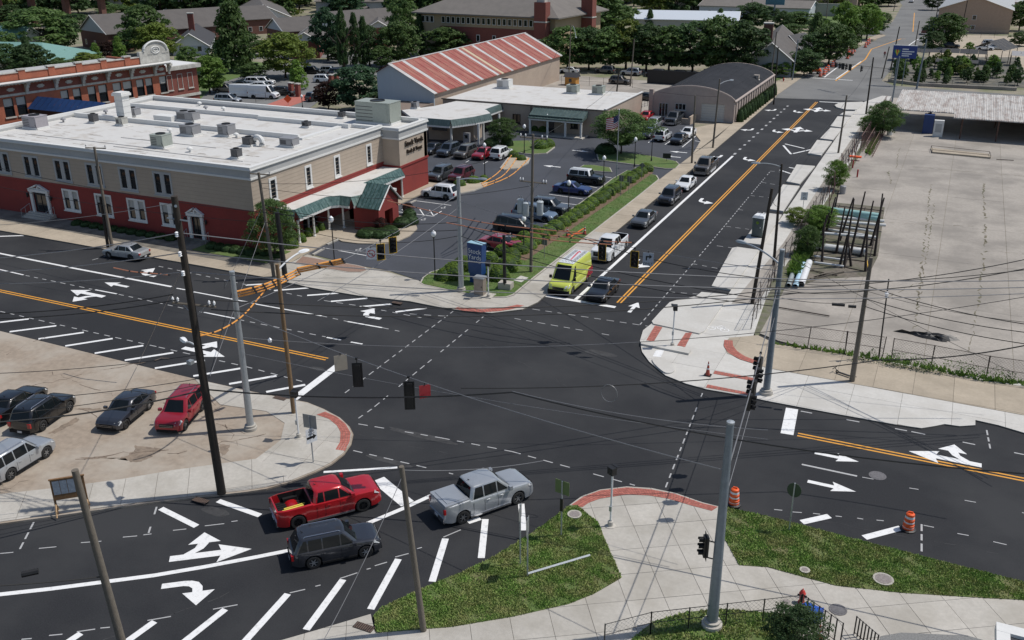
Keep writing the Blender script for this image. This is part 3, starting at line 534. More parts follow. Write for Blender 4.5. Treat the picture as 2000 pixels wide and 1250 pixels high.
 # the bank
bank=empty('bank_building',(-61.8,72,0),'two storey bank with red base, tan upper wall and white flat roof','bank')
XW,XE,YS,YN=-103.2,-61.8,72.0,101.8
uw=[(-93.75+4.88*k-(4.88 if k<0 else 0),1)for k in range(5)]
up=[(-103.4+4.85*k,-101.2+4.85*k)for k in range(0)]+[(-98.4,-96.2),(-93.7,-91.5),(-88.9,-86.7),(-84.1,-81.9),(-79.3,-77.1),(-74.5,-72.3)]
lo=[(-88.4,-86.2),(-83.5,-81.3),(-78.8,-76.5),(-74.1,-71.9)]
holes_up=[(a,b_,4.7,6.85)for a,b_ in up];holes_lo=[(a,b_,1.4,3.55)for a,b_ in lo]+[(-93.25,-91.05,.5,2.85),(-70.15,-68.85,.35,2.75)]
wall_open(bank,'lower_wall',REDW,'y',YS,XW,XE,0,4.12,.3,holes_lo,-1,'red painted front wall')
wall_open(bank,'upper_wall',TANW,'y',YS,XW,XE,4.12,7.3,.3,holes_up,-1,'tan front wall')
for a,b_ in up:window(bank,'y',YS,a,b_,4.7,6.85,-1,PARAPET,.06,1,rails=1,surround=.16)
for a,b_ in lo:window(bank,'y',YS,a,b_,1.4,3.55,-1,TRIM,.06,1,rails=1,surround=.14,blind=.42)
sidew=[(74.75,75.75),(80.75,81.7),(86.1,87.05),(92.6,93.55)]
wall_open(bank,'lower_wall',REDW,'x',XE,YS+.3,YN,0,4.12,.3,[(79.6,82.4,.1,2.9)],1)
wall_open(bank,'upper_wall',TANW,'x',XE,YS+.3,YN,4.12,7.3,.3,[(a,b_,4.55,6.75)for a,b_ in sidew],1)
for a,b_ in sidew:window(bank,'x',XE,a,b_,4.55,6.75,1,TRIM,.13,0,rails=1,surround=.12)
B(bank,'wall',BRICKD,XW-.0,XW+.3,YS+.3,YN,0,7.3);B(bank,'wall',TANW,XW+.3,XE-.3,YN-.3,YN,0,7.3)
B(bank,'belt_course',mat('red_trim',(.24,.03,.026),.7,.08,3),XW,XE+.05,YS-.05,YS-.002,3.98,4.18)
B(bank,'belt_course',MATS['red_trim'],XE+.002,XE+.05,YS-.002,96.1,3.98,4.18)
for k,z in enumerate((4.55,4.95,5.35,5.75,6.15,6.55,6.95)):
 B(bank,'joint_fillet',mat('tan_joint',(.35,.29,.23),.9,.05,3),XE+.001,XE+.012,YS+.1,96.1,z,z+.03)
jb=MB();segs=[XW]+[v for a,b_ in up for v in(a-.2,b_+.2)]+[XE]
for z in(4.6,5.0,5.4,5.8,6.2,6.6,7.0):
 for a,b_ in zip(segs[::2],segs[1::2]):jb.box(a,b_,YS-.01,YS-.001,z,z+.025)
jb.build('course_line',MATS['tan_joint'],bank)
gr_=MB();rr_=random.Random(9)
for k in range(170):
 x,y=rr_.uniform(-101,-63),rr_.choice([rr_.uniform(73,87),rr_.uniform(73,99)]);L_=rr_.uniform(.3,2.2);w_=rr_.uniform(.04,.16);n=7
 q=[(x+L_*(i/n-.5),y+w_*rr_.uniform(.3,1))for i in range(n+1)]+[(x+L_*(.5-i/n),y-w_*rr_.uniform(.3,1))for i in range(n+1)];gr_.sheet(q,7.956)
o=gr_.build('roof_grime',mat('roof_grime_brown',(.3,.265,.225),.95,.3,3,col2=(.5,.48,.45),scale2=1.5,amt2=.8),bank);o['kind']='stuff'
for(o_,z0,z1,m_)in((.12,7.3,7.5,TRIM),(.05,7.5,8.25,PARAPET),(.2,8.25,8.35,TRIM),(.14,8.35,8.6,TRIM)):
 b=MB();b.box(XW-o_,XE+o_,YS-o_,YS+.35,z0,z1);b.box(XE-.35,XE+o_,YS+.35,96.1,z0,z1);b.box(XW-o_,XW+.35,YS+.35,YN+o_,z0,z1);b.box(XW+.35,-59.8,YN-.35,YN+o_,z0,z1);b.build('cornice',m_,bank)
B(bank,'roof',WHITE_ROOF,XW+.35,XE-.35,YS+.35,YN-.35,7.4,7.95)
BX=-59.47
b=MB();b.box(XE+.002,BX,96.1,102.75,0,3.55);b.build('lower_wall',REDW,bank)
b=MB();b.box(XE+.002,BX,96.1,102.75,3.8,6.95);b.box(-64.0,BX,102.0,102.7,3.8,6.9);b.build('upper_wall',TANW,bank)
B(bank,'belt_course',MATS['red_trim'],XE+.002,BX+.1,96.0,102.85,3.55,3.8)
for(o_,z0,z1,m_)in((.1,6.95,7.15,TRIM),(.04,7.15,8.0,PARAPET),(.2,8.0,8.12,TRIM),(.14,8.12,8.35,TRIM)):
 b=MB();b.box(-66,BX+o_,96.1-o_,96.5,z0,z1+.01);b.box(BX-.4,BX+o_,96.5,102.8+o_,z0,z1+.01);b.box(-66,BX-.4,102.4,102.8+o_,z0,z1+.01);b.build('cornice',m_,bank)
B(bank,'roof',WHITE_ROOF,-66,BX-.4,96.5,102.4,7.4,7.96)
for t,z,s_ in(('Stock Yards',6.0,.95),('Bank & Trust',5.1,.72)):
 me=text_mesh(t,s_,mat('bronze_lettering',(.05,.035,.025),.5,.1,4,metal=.4),.06,space=.95);o=link('lettering',me,bank);o.rotation_euler=(R(90),0,R(90));o.location=Vector((BX+.08,99.5,z-.1))-bank.location
for x0,x1,y0,y1,z1 in[(-103,-67.5,87.4,87.8,8.5),(-103,-80,96.0,96.4,8.45),(-80,-66,95.3,95.7,8.45),(-76.5,-76.1,87.8,95.3,8.3)][:3]:
 B(bank,'roof_divider',TRIM,x0+.4,x1,y0,y1,7.9,z1)
B(bank,'roof_divider',TRIM,-67.5,-66.9,87.4,96.0,7.9,8.2)
for x,y,a,b_ in[(-88,77,22,.05),(-80,80,14,.05),(-75,76,18,.05)]:B(bank,'roof_conduit',HVACG,x-a/2,x+a/2,y,y+b_,7.95,8.0)
ch=B(bank,'chimney',TRIM,-96.2,-94.9,88.4,89.6,7.9,10.9);cc=MB();cc.box(-96.4,-94.7,88.2,89.8,10.9,11.2);cc.box(-96.28,-94.82,88.3,89.72,11.2,11.35);cc.build('chimney_cap',TRIM,ch)
cc=MB();[cc.box(-96.22,-94.88,88.38,89.62,z,z+.03)for z in(8.8,9.6,10.3)];cc.build('joint_line',PARAPET,ch)
def ped_door(xc,hw,zs,zt,steps):
 dr=B(bank,'door',GLASS,xc-hw,xc+hw,72.1,72.14,zs,zt);b=MB()
 for s in(-1,1):b.box(xc+s*(hw+.18)-.18,xc+s*(hw+.18)+.18,71.8,71.998,zs,zt+.02)
 b.box(xc-hw-.45,xc+hw+.45,71.72,71.998,zt+.02,zt+.3);b.build('door_frame',TRIM,dr)
 b=MB();y0,y1,w_,h=71.7,71.998,hw+.55,.62;z=zt+.302
 for s in(-1,1):b.add([(xc+s*w_,y0,z),(xc+s*w_,y1,z),(xc+s*.16,y0,z+h),(xc+s*.16,y1,z+h),(xc+s*.16,y0,z+h-.2),(xc+s*.16,y1,z+h-.2),(xc+s*(w_-.3),y0,z),(xc+s*(w_-.3),y1,z)],[(0,2,3,1),(0,6,4,2),(1,3,5,7),(2,4,5,3),(4,6,7,5)])
 b.box(xc-.1,xc+.1,71.75,71.99,z,z+.42);b.box(xc-hw-.2,xc+hw+.2,71.85,71.99,z,z+.16);b.build('pediment',TRIM,dr)
 b=MB();b.box(xc-.02,xc+.02,72.05,72.1,zs,zt);b.build('door_stile',BLACK,dr)
 for s in(-1,1):l=MB();cx=xc+s*(hw+.75);l.lathe([(.03,zt-.75),(.12,zt-.6),(.13,zt-.3),(.02,zt-.15)],8,(cx,71.8,0));l.box(cx-.03,cx+.03,71.8,71.99,zt-.5,zt-.45);l.build('wall_lantern',BLACK,bank)
 for k in range(steps):B(bank,'step',CONC_WALK if steps>2 else CONC_DIRT,xc-hw-.9-.0*k,xc+hw+.9,71.98-.36*(k+1),71.98-.36*k,0,zs-k*zs/steps)
 for s in(-1,1):b=MB();x=xc+s*(hw+.8);yo=71.98-.36*steps;b.tube([(x,71.9,zs),(x,71.9,zs+.9),(x,yo+.1,.95),(x,yo+.1,.05)],.03,6);b.tube([(x,(71.9+yo)/2,.3),(x,(71.9+yo)/2,zs/2+.93)],.025,6);b.build('handrail',STEEL,bank)
ped_door(-92.15,1.1,.5,2.85,4);ped_door(-69.5,.65,.35,2.75,2)
def hvac(px,z,wx,wy,h,m_,label,fans=1,kind=0,world=None):
 p=world or at2(px,z);r=empty('hvac_unit',(p[0],p[1],z),label,'hvac unit','rooftop hvac units');L=dict(local=True)
 b=MB();b.box(-wx/2-.1,wx/2+.1,-wy/2-.1,wy/2+.1,-.02,.22);b.build('base_curb',TRIM if kind!=2 else HVACD,r,**L)
 b=MB();b.box(-wx/2,wx/2,-wy/2,wy/2,.22,h);b.box(-wx/2-.04,wx/2+.04,-wy/2-.04,wy/2+.04,h,h+.05);b.build('cabinet',m_,r,**L)
 for k in range(fans):
  fx=(k-(fans-1)/2)*wx/fans;rr=min(wx/fans,wy)*.36;b=MB();b.lathe([(rr,h+.04),(rr,h+.14),(rr-.05,h+.14),(rr-.06,h+.07),(.001,h+.065)],16,(fx,0,0));f=b.build('fan_guard',BLACK,r,**L)
 n=5 if kind!=2 else 3;b=MB()
 for k in range(n):b.box(-wx/2+.12,wx/2-.12 if kind==2 else 0,-wy/2-.02,-wy/2-.001,.35+k*(h-.5)/n,.35+k*(h-.5)/n+.08)
 b.build('louvre',HVACD,r,**L)
 b=MB();b.box(wx*.1,wx*.42,-wy/2-.03,-wy/2-.001,.35,h-.15);b.build('access_panel',m_,r,**L)
 b=MB();b.tube([(wx/2+.1,-wy/2,.05),(wx/2+.1,-wy/2-.15,.5),(wx/2-.1,-wy/2-.1,.6)],.03,5);b.build('conduit',BLACK,r,**L)
 return r
for a in[((71,250),2.6,2.0,1.7,mat('hvac_mauve',(.33,.31,.33),.5,.1,5),'mauve grey rooftop unit at the far left of the bank roof',1),((184,240),.95,.95,1.2,HVACD,'small black condenser in front of the long white divider, left of the chimney',1),((239,245),1.2,1.1,1.1,mat('hvac_cream',(.42,.41,.37),.5,.08,4),'cream round cornered condenser left of the chimney',1),((261,227),1.9,1.2,1.2,HVACG,'grey rooftop unit hard against the left side of the chimney',1),((369,236),3.0,1.5,1.3,HVACG,'long grey twin rooftop unit right of the chimney',2),((317,287),2.0,1.7,1.6,HVACGR,'pale green grey rooftop unit nearest the street edge',1),((373,264),2.2,1.6,1.4,HVACG,'mid grey rooftop unit behind the pale green one',1),((444,265),1.7,1.6,1.5,HVACG,'square blue grey rooftop unit at the middle of the roof',1),((487,285),1.2,1.1,1.1,HVACD,'black unit with a curved white duct beside it',1),((566,286),2.0,1.4,1.1,HVACG,'low wide unit with dark grille near the porch side of the roof',0),((463,309),.95,.95,1.1,HVACD,'black condenser drum close to the front corner of the roof',1),((599,249),1.0,.8,.8,HVACD,'tiny dark unit in front of the right divider',1),((668,231),.8,.8,.9,HVACD,'small black box vent beside the biggest rooftop unit',1)]:
 hvac(a[0],7.95,a[1]*.88,a[2]*.88,a[3]*.88,a[4],a[5],a[6])
hvac(None,7.96,5.0,2.6,2.6,HVACGR,'biggest rooftop unit, pale green, at the lettered corner of the bank',1,world=(-64.8,100.2))
q=at2((505,284),8.0);b=MB();b.tube([(q[0]+.9*math.cos(t)*.6,q[1],8.1+.55*math.sin(t)+.3)for t in[k*math.pi/8 for k in range(-2,9)]],.3,8);tag(b.build('duct_elbow',TRIM,None,smooth=True,loc=(q[0],q[1],7.95)),'curved white duct elbow beside the black roof unit','duct')
b=MB();b.box(-91.5,-88.6,89.8,91.2,7.95,8.6);tag(b.build('roof_hatch',TRIM,None,loc=(-90,90.5,7.95)),'low white box hatch right of the roof chimney','roof hatch')
for k,(px,lb)in enumerate([((207,222),'domed grey roof vent behind the black condenser'),((124,238),'small mushroom vent by the left parapet'),((402,214),'round vent cap on the back roof, left one'),((437,216),'round vent cap on the back roof, right one'),((332,259),'pale dished vent by the roof middle'),((371,296),'pale dished vent near the front edge'),((462,268),'pale vent right of the blue grey unit'),((390,206),'thin white vent pipe near the back parapet')]):
 p=at2(px,8);b=MB();b.lathe([(.12,0),(.12,.3),(.32,.32),(.3,.45),(.12,.58),(.001,.6)],10,(*p,7.95));tag(b.build('roof_vent',TRIM if k>2 else HVACG,None,smooth=True,loc=(*p,7.95)),lb,'roof vent','roof vents')
 # entry porch
por=empty('entrance_porch',(-60,84,0),'bank entrance porch with green metal mansard and red gabled end','porch')
Z1=3.55
rp=[(-61.78,75.0),(-59.6,75.6),(-59.6,81.2),(-58.6,82.2),(-57.2,82.2),(-56.6,83.4),(-54.8,83.4),(-54.8,87.6),(-59.3,88.0),(-59.3,95.9),(-61.78,95.9)]
b=MB();b.prism(rp,Z1-.25,Z1+.05);b.build('roof',WHITE_ROOF,por)
def skirt(pts,zt,zb,out,parent,GREENM=GREENM):
 "standing seam mansard skirt; seams as separate ribs"
 for a,c in zip(pts,pts[1:]):
  a,c=Vector(a),Vector(c);t=(c-a).normalized();n=Vector((t.y,-t.x));L=(c-a).length
  b=MB();A,C=a+n*out-t*0,c+n*out;b.add([(*a,zt),(*c,zt),(*C,zb),(*A,zb),(*(a-n*.08),zt),(*(c-n*.08),zt),(*(C-n*.1),zb),(*(A-n*.1),zb)],[(0,3,2,1),(4,5,6,7),(0,1,5,4),(3,7,6,2),(0,4,7,3),(1,2,6,5)])
  sk=b.build('mansard_panel',GREENM,parent);k=max(2,round(L/.45))
  for i in range(k+1):
   p=a+t*(L*i/k);q=p+n*out;r=MB();r.add([(*(p-t*.02),zt+.03),(*(p+t*.02),zt+.03),(*(q+t*.02+n*.04),zb),(*(q-t*.02+n*.04),zb),(*(p-t*.02),zt-.04),(*(p+t*.02),zt-.04),(*(q+t*.02),zb-.03),(*(q-t*.02),zb-.03)],[(0,3,2,1),(0,4,7,3),(1,2,6,5)]);r.build('seam',GREENM,sk)
  f=MB();f.add([(*(A),zb),(*(C),zb),(*(C),zb-.25),(*(A),zb-.25),(*(A-n*.15),zb),(*(C-n*.15),zb),(*(C-n*.15),zb-.25),(*(A-n*.15),zb-.25)],[(0,3,2,1),(4,5,6,7),(0,1,5,4),(3,7,6,2),(0,4,7,3),(1,2,6,5)]);f.build('fascia',TRIM,parent)
skirt([(-61.7,75.0),(-59.6,75.6),(-59.6,81.2),(-58.6,82.2),(-57.2,82.2),(-56.6,83.4),(-54.9,83.4)],Z1+.1,2.75,.55,por);skirt([(-59.3,88.0),(-59.3,95.9)],Z1+.1,2.8,.55,por)
for x,y in[(-59.35,75.6),(-59.35,78.2),(-59.35,80.9),(-58.3,82.1),(-59.1,90),(-59.1,93),(-59.1,95.7),(-61.4,77),(-61.4,80)]:
 b=MB();b.lathe([(.17,.1),(.17,.25),(.12,.3),(.11,2.35),(.16,2.45),(.16,2.55)],10,(x,y,0));b.build('column',TRIM,por,smooth=True)
gx0,gx1,gy0,gy1=-56.4,-53.7,82.2,86.0
for x0,x1 in((-55.0,-53.9),):pass
b=MB()
GX=-53.75
b.box(GX-.45,GX,82.1,83.3,.1,3.0);b.box(GX-.45,GX,84.9,86.1,.1,3.0);b.box(GX-.45,GX,83.3,84.9,2.2,3.0)
b.add([(GX,82.1,3.0),(GX,86.1,3.0),(GX,84.1,4.75),(GX-.45,82.1,3.0),(GX-.45,86.1,3.0),(GX-.45,84.1,4.75)],[(0,1,2),(5,4,3),(0,2,5,3),(1,4,5,2)]);b.build('gable_wall',REDW,por)
b=MB();b.box(-56.9,-54.2,82.1,82.5,.1,2.75);b.build('pier',REDW,por);b=MB();b.box(-56.9,-54.2,85.7,86.1,.1,2.75);b.box(-58.0,-57.0,84.6,85.0,.1,2.75);b.build('pier',REDW,por)
for s,y in((-1,81.75),(1,86.45)):
 b=MB();b.add([(GX+.25,y,2.78),(GX+.25,84.1,4.9),(-56.3,84.1,4.9),(-56.3,y,2.78),(GX+.25,y,2.7),(GX+.25,84.1,4.8),(-56.3,84.1,4.8),(-56.3,y,2.7)],[(0,1,2,3),(7,6,5,4),(0,3,7,4),(0,4,5,1),(3,2,6,7)]if s>0 else[(3,2,1,0),(4,5,6,7),(4,7,3,0),(1,5,4,0),(7,6,2,3)]);sl=b.build('gable_slope',GREENM,por)
 for k in range(7):
  x=GX+.2-k*.45;r=MB();r.add([(x,y,2.8),(x,84.1,4.92),(x+.05,84.1,4.92),(x+.05,y,2.8),(x,y,2.84),(x,84.1,4.97),(x+.05,84.1,4.97),(x+.05,y,2.84)],[(4,5,6,7),(7,6,5,4),(0,4,5,1),(2,6,7,3)]);r.build('seam',GREENM,sl)
 b=MB();a_,c_=Vector((GX+.3,y,2.72)),Vector((GX+.3,84.1,4.88));b.tube([a_,c_],.09,4);b.build('rake_trim',TRIM,por)
 # red brick hall behind, left
A_=Vector(at2((0,165),11.2));Bq=Vector(at2((335,121),11.2));t_h=(Bq-A_).normalized();n_h=Vector((t_h.y,-t_h.x))
def onP(x,y,O,n):
 v=FW+RT*((x-1000)/F)-UP*((y-625)/F);k=((O-CAM.xy).dot(n))/v.xy.dot(n);return CAM+v*k
def onXp(x,y,X):v=FW+RT*((x-1000)/F)-UP*((y-625)/F);return CAM+v*(X/v.x)
O_h=A_-n_h*1.35;hall=empty('brick_hall',(O_h.x,O_h.y,0),'old orange brick hall with ornate grey cornice and arched crest','brick building',None,math.atan2(-t_h.x,t_h.y))
def hl(x,y):p=onP(x,y,O_h,n_h);return(p.xy-O_h).dot(t_h),p.z
LOCAL[0]=True
hx=0.;y0h,y1h=-16.,(Bq-A_).dot(t_h)-.6;wins=[]
for xl,xr,yt,yb in[(-40,-22,206,242),(5,25,196,230),(30,50,192,225),(117,133,178,210),(141,157,174,205),(170,186,171,205),(191,208,167,195),(219,236,163,193),(239,257,160,190),(265,280,156,182),(283,297,154,181),(310,324,150,178)]:wins.append((hl(xl,yt)[0],hl(xr,yt)[0]))
zt=hl(265,156)[1];zb=zt-2.5
wl=[(a,b_,zb,zt)for a,b_ in wins]
wall_open(hall,'wall',BRICK,'x',hx,y0h,y1h,0,11.2,.35,wl,1)
for a,b_ in wins:window(hall,'x',hx-.08,a,b_,zb,zt,1,BLACK,.06,0,rails=1,blind=.45,sill=False);B(hall,'sill',STONE,hx+.002,hx+.14,a-.1,b_+.1,zb-.18,zb)
B(hall,'wall',BRICK,hx-14,hx-.35,y1h-.35,y1h,0,11.2);B(hall,'roof',mat('grey_roof',(.4,.4,.39),.8,.1,2),hx-14,hx-.35,y0h,y1h-.35,10.6,10.9)
B(hall,'frieze',STONE,hx+.002,hx+.1,y0h,y1h+.1,zt+.2,zt+.5);B(hall,'frieze',STONE,hx+.002,hx+.12,y0h,y1h+.1,10.75,10.95)
B(hall,'cornice',STONE,hx-.3,hx+1.25,y0h,y1h+.5,10.95,11.12);B(hall,'cornice',TRIM,hx-.3,hx+1.35,y0h,y1h+.6,11.12,11.2)
B(hall,'parapet',BRICK,hx-.6,hx-.25,y0h,y1h,11.2,12.2);B(hall,'coping',STONE,hx-.7,hx-.15,y0h,y1h,12.2,12.34)
ks=[hl(x,y)[0]for x,y in[(50,174),(107,163),(160,154),(208,148),(254,141),(300,134),(327,130)]];ks=[ks[0]-8.6,ks[0]-4.3]+ks
for k,y in enumerate(ks):
 b=MB()
 for q,(dx,z0_,z1_)in enumerate(((.95,10.6,10.93),(.7,10.2,10.58),(.45,9.7,10.18),(.28,9.3,9.68))):b.box(hx+.12,hx+dx,y-.26+.03*q,y+.26-.03*q,z0_,z1_)
 b.build('bracket',STONE,hall);B(hall,'parapet_pier',BRICK,hx-.68,hx-.14,y-.5,y+.5,11.22,12.5);B(hall,'pier_cap',STONE,hx-.78,hx-.05,y-.62,y+.62,12.5,12.68)
 if k<len(ks)-1:
  sp=ks[k+1]-y;ym=y+sp/2;b=MB();b.box(hx+.032,hx+.1,ym-.55,ym+.55,10.05,10.25);b.box(hx+.032,hx+.12,ym-.35,ym+.35,9.92,10.38);b.build('frieze_ornament',STONE,hall)
  B(hall,'frieze_panel',BRICKM,hx+.001,hx+.03,y+.35,y+sp-.35,zt+.52,10.6)
b=MB();n=int((y1h-y0h)/.5)
for k in range(n):b.box(hx+.13,hx+.6,y0h+k*.5,y0h+k*.5+.22,10.76,10.94)
o=b.build('dentils',STONE,hall);o['kind']='stuff'
cy=hl(312,110)[0]-.6;b=MB();pts=[(cy-2.9,12.3),(cy-2.9,13.0)]+[(cy+2.0*math.cos(a),13.0+1.3*math.sin(a))for a in[math.pi-k*math.pi/12 for k in range(13)]]+[(cy+2.5,13.0),(cy+2.5,12.3)]
def vprism(b,pts,x0,x1):
 n=len(pts);vs=[(x0,y,z)for y,z in pts]+[(x1,y,z)for y,z in pts];b.add(vs,[tuple(range(n)),tuple(range(2*n-1,n-1,-1))]+[(i,n+i,n+(i+1)%n,(i+1)%n)for i in range(n)])
vprism(b,pts,hx-.7,hx-.1);b.box(hx-.7,hx-.1,cy-2.9,cy+2.5,11.2,12.32);cr=b.build('crest',STONE,hall)
b=MB();b.tube([(hx-.05,cy+2.1*math.cos(a),13.05+1.35*math.sin(a))for a in[math.pi-k*math.pi/12 for k in range(13)]],.16,6);b.tube([(hx-.05,cy+.75*math.cos(a),13.1+.5*math.sin(a))for a in[k*math.pi/6 for k in range(13)]],.09,6);b.tube([(hx-.05,cy+.4*math.cos(a),13.1+.25*math.sin(a))for a in[k*math.pi/6 for k in range(13)]],.07,6);b.build('crest_moulding',TRIM,cr)
B(hall,'pavilion',BRICKM,hx-13,hx-1.0,y1h+.05,y1h+7.0,0,9.6);B(hall,'cornice',STONE,hx-13,hx-.4,y1h+.06,y1h+7.5,9.6,10.2);B(hall,'roof',TRIM,hx-12.8,hx-.9,y1h+.3,y1h+7.0,10.2,10.25);B(hall,'base_band',STONE,hx-13,hx-.85,y1h+.06,y1h+7.2,5.2,5.6)
for k in range(3):window(hall,'x',hx-.99,y1h+1.0+k*2.0,y1h+2.0+k*2.0,6.5,8.9,1,STONE,.08,0,rails=1)
LOCAL[0]=False;hx=O_h.x+1.0
sk=empty('glazed_walkway',(-107,84,0),'blue roofed glazed walkway joining the brick hall to the bank','skywalk')
p0=Vector((0,95.2,0))
b=MB();ya,yb=p0.y-3.4,p0.y;
b.box(hx,-103.35,ya,yb,4.6,7.4);b.build('walkway_body',BLACK,sk)
BLUEM=mat('blue_metal_roof',(.02,.055,.16),.35,.15,3,metal=.3)
for k in range(12):
 x0=hx+(-103.35-hx)*k/12;x1=hx+(-103.35-hx)*(k+1)/12-.05;b=MB();b.add([(x0,ya-.3,7.4),(x1,ya-.3,7.4),(x1,(ya+yb)/2,8.8),(x0,(ya+yb)/2,8.8)],[(0,1,2,3)]);b.add([(x0,yb+.3,7.4),(x1,yb+.3,7.4),(x1,(ya+yb)/2,8.8),(x0,(ya+yb)/2,8.8)],[(3,2,1,0)]);b.build('roof_panel',BLUEM,sk)
B(sk,'window',GLASS,hx+.5,-103.5,ya-.04,ya-.002,5.0,6.9)
# bank annex
an=empty('bank_annex',(-49,140,0),'one storey tan bank annex with white roof and pillared portico','office building')
YA=139.6
wall_open(an,'wall',BEIGE,'y',YA,-77.5,-49.0,0,4.1,.3,[(-64.7,-63.3,1.1,2.6),(-58.9,-57.4,.1,2.6),(-54.6,-53.4,1.1,2.4)],-1)
wall_open(an,'wall',BEIGE,'x',-49.0,YA+.3,158.5,0,4.3,.3,[],1);B(an,'wall',BEIGE,-77.5,-77.2,YA+.3,158.5,0,4.1)
B(an,'wall',BEIGE,-77.2,-49.3,158.2,158.5,0,4.1)
B(an,'roof',WHITE_ROOF,-77.2,-49.3,YA+.3,158.2,3.7,4.15);B(an,'roof_edge',mat('dark_coping',(.08,.07,.06),.6,.1,3),-77.7,-48.8,YA-.15,YA+.1,4.1,4.25);B(an,'roof_edge',TRIM,-49.2,-48.85,YA+.1,158.6,4.3,4.42)
window(an,'y',YA,-64.7,-63.3,1.1,2.6,-1,BLACK,.08,1);window(an,'y',YA,-54.6,-53.4,1.1,2.4,-1,BLACK,.08,1);B(an,'door',GLASS,-58.9,-57.4,YA+.15,YA+.2,.1,2.6)
for x in(-67.2,-61.5):B(an,'downpipe',mat('brown_pipe',(.08,.06,.05),.6,.1,3),x,x+.12,YA-.14,YA-.02,0,4.1)
B(an,'portico_roof',SLATE,-60.8,-51.8,YA-2.3,YA-.16,3.0,3.15)
b=MB();b.add([(-60.9,YA-2.6,2.75),(-51.7,YA-2.6,2.75),(-51.7,YA-.16,3.95),(-60.9,YA-.16,3.95),(-60.9,YA-2.6,2.6),(-51.7,YA-2.6,2.6),(-51.7,YA-.16,3.0),(-60.9,YA-.16,3.0)],[(0,1,2,3),(0,4,5,1),(1,5,6,2),(0,3,7,4),(4,7,6,5)]);pr=b.build('portico_slope',SLATE,an)
for k in range(18):x=-60.8+k*.53;b=MB();b.add([(x,YA-2.6,2.77),(x+.05,YA-2.6,2.77),(x+.05,YA-.16,3.97),(x,YA-.16,3.97),(x,YA-2.6,2.83),(x+.05,YA-2.6,2.83),(x+.05,YA-.16,4.03),(x,YA-.16,4.03)],[(4,5,6,7),(0,4,7,3),(1,2,6,5),(0,1,5,4)]);b.build('seam',SLATE,pr)
B(an,'portico_beam',TRIM,-60.8,-51.8,YA-2.5,YA-2.2,2.35,2.6)
for x in(-60.6,-57.6,-54.6,-52.0):B(an,'portico_column',TRIM,x-.14,x+.14,YA-2.45,YA-2.17,0,2.35)
B(an,'portico_step',CONC_WALK,-61,-51.6,YA-2.8,YA,0,.14)
b=MB();b.lathe([(.001,0),(.35,0),(.35,.12),(.001,.14)],16,(0,0,0),axis='y');o=b.build('wall_vent',HVACD,an,local=True);o.location=Vector((-70.6,YA-.16,2.5))-an.location
hvac((986,172),4.15,2.3,1.8,1.5,TRIM,'white rooftop unit alone at the back of the annex roof',1);hvac((1119,182),4.15,1.9,1.5,1.4,HVACGR,'left one of the two units at the front right of the annex roof',1);hvac((1169,184),4.15,1.9,1.5,1.4,HVACGR,'right one of the two units at the front right of the annex roof',1)
dt=empty('drive_through_wing',(-72,130,0),'low drive-through wing with kinked white roof and green mansard edge','canopy')
Zd=4.0
rp=[at2(q,Zd)for q in[(785,215),(802,228),(880,234),(925,228),(958,221),(948,213),(978,203),(935,198),(905,194),(848,207)]]
b=MB();b.prism(rp,Zd-.3,Zd);b.build('roof',WHITE_ROOF,dt)
ed=[at2(q,Zd)for q in[(802,229),(880,235),(925,229),(958,222)]];skirt(ed,Zd+.05,3.15,.4,dt,SLATE);skirt([at2((948,214),Zd),at2((980,203),Zd)],Zd+.05,3.15,.4,dt,SLATE)
gr=[at2(q,0)for q in[(838,284),(882,290),(928,282)]]
b=MB();w0,w1,w2=Vector(at2((838,272))),Vector(at2((880,277))),Vector(at2((945,266)))
b.prism([tuple(w0),tuple(w1+Vector((3,2))),tuple(w2),tuple(w2+Vector((-4,8))),tuple(w0+Vector((-2,10)))],0,Zd-.35);b.build('wall',BEIGE,dt)
for px in[(882,284),(935,283),(944,273),(975,262)]:p=at2(px);B(dt,'column',TRIM,p[0]-.13,p[0]+.13,p[1]-.13,p[1]+.13,0,3.2)
p=at2((862,279));B(dt,'window',GLASS,p[0]-1.4,p[0]+1.2,p[1]-.25,p[1]-.15,1.9,2.9)
p=at2((912,284));q=tag(B(None,'cash_machine',HVACG,p[0]-.5,p[0]+.5,p[1]-.2,p[1]+.3,0,1.9),'grey cash machine in the drive-through wall','cash machine');B(q,'screen',GLASS,p[0]-.25,p[0]+.25,p[1]-.23,p[1]-.205,1.1,1.6)
hvac((811,212),Zd,1,.9,1.0,HVACG,'lone grey unit on the drive-through roof',1)
# striped warehouse
wh=empty('striped_warehouse',(-75,150,0),'warehouse with rust red and white striped metal roof','warehouse')
ex,ez=at(850,180,5.3).x,5.3;ey0,ey1=at(848,181,5.3).y,at(1097,108,5.3).y
rx=ex-8.2;rz=9.4
STRIPE=mat('rusty_red_metal',(.27,.06,.045),.6,.2,1.5,.1,col2=(.34,.16,.11),scale2=.6,amt2=.7,streak=(.5,3,1))
WSTR=mat('white_metal_roof',(.5,.5,.49),.5,.12,2,col2=(.38,.3,.26),scale2=.5,amt2=.5);CSTR=mat('cream_metal_roof',(.5,.4,.27),.5,.06,2)
b=MB();vsx=[(rx-2.6,0),(rx-2.6,8.0),(rx,rz),(ex,ez),(ex,0)]
for y,m_,nm in((ey0,mat('blue_grey_metal',(.42,.49,.54),.6,.06,3,streak=(6,6,.3)),'gable_wall'),(ey1,BEIGE,'gable_wall')):
 b=MB();n=5;b.add([(x,y,z)for x,z in vsx]+[(x,y+(.25 if y==ey0 else-.25),z)for x,z in vsx],[(0,4,3,2,1),(5,6,7,8,9)]+[(i,(i+1)%5,5+(i+1)%5,5+i)for i in range(5)]);b.build(nm,m_,wh)
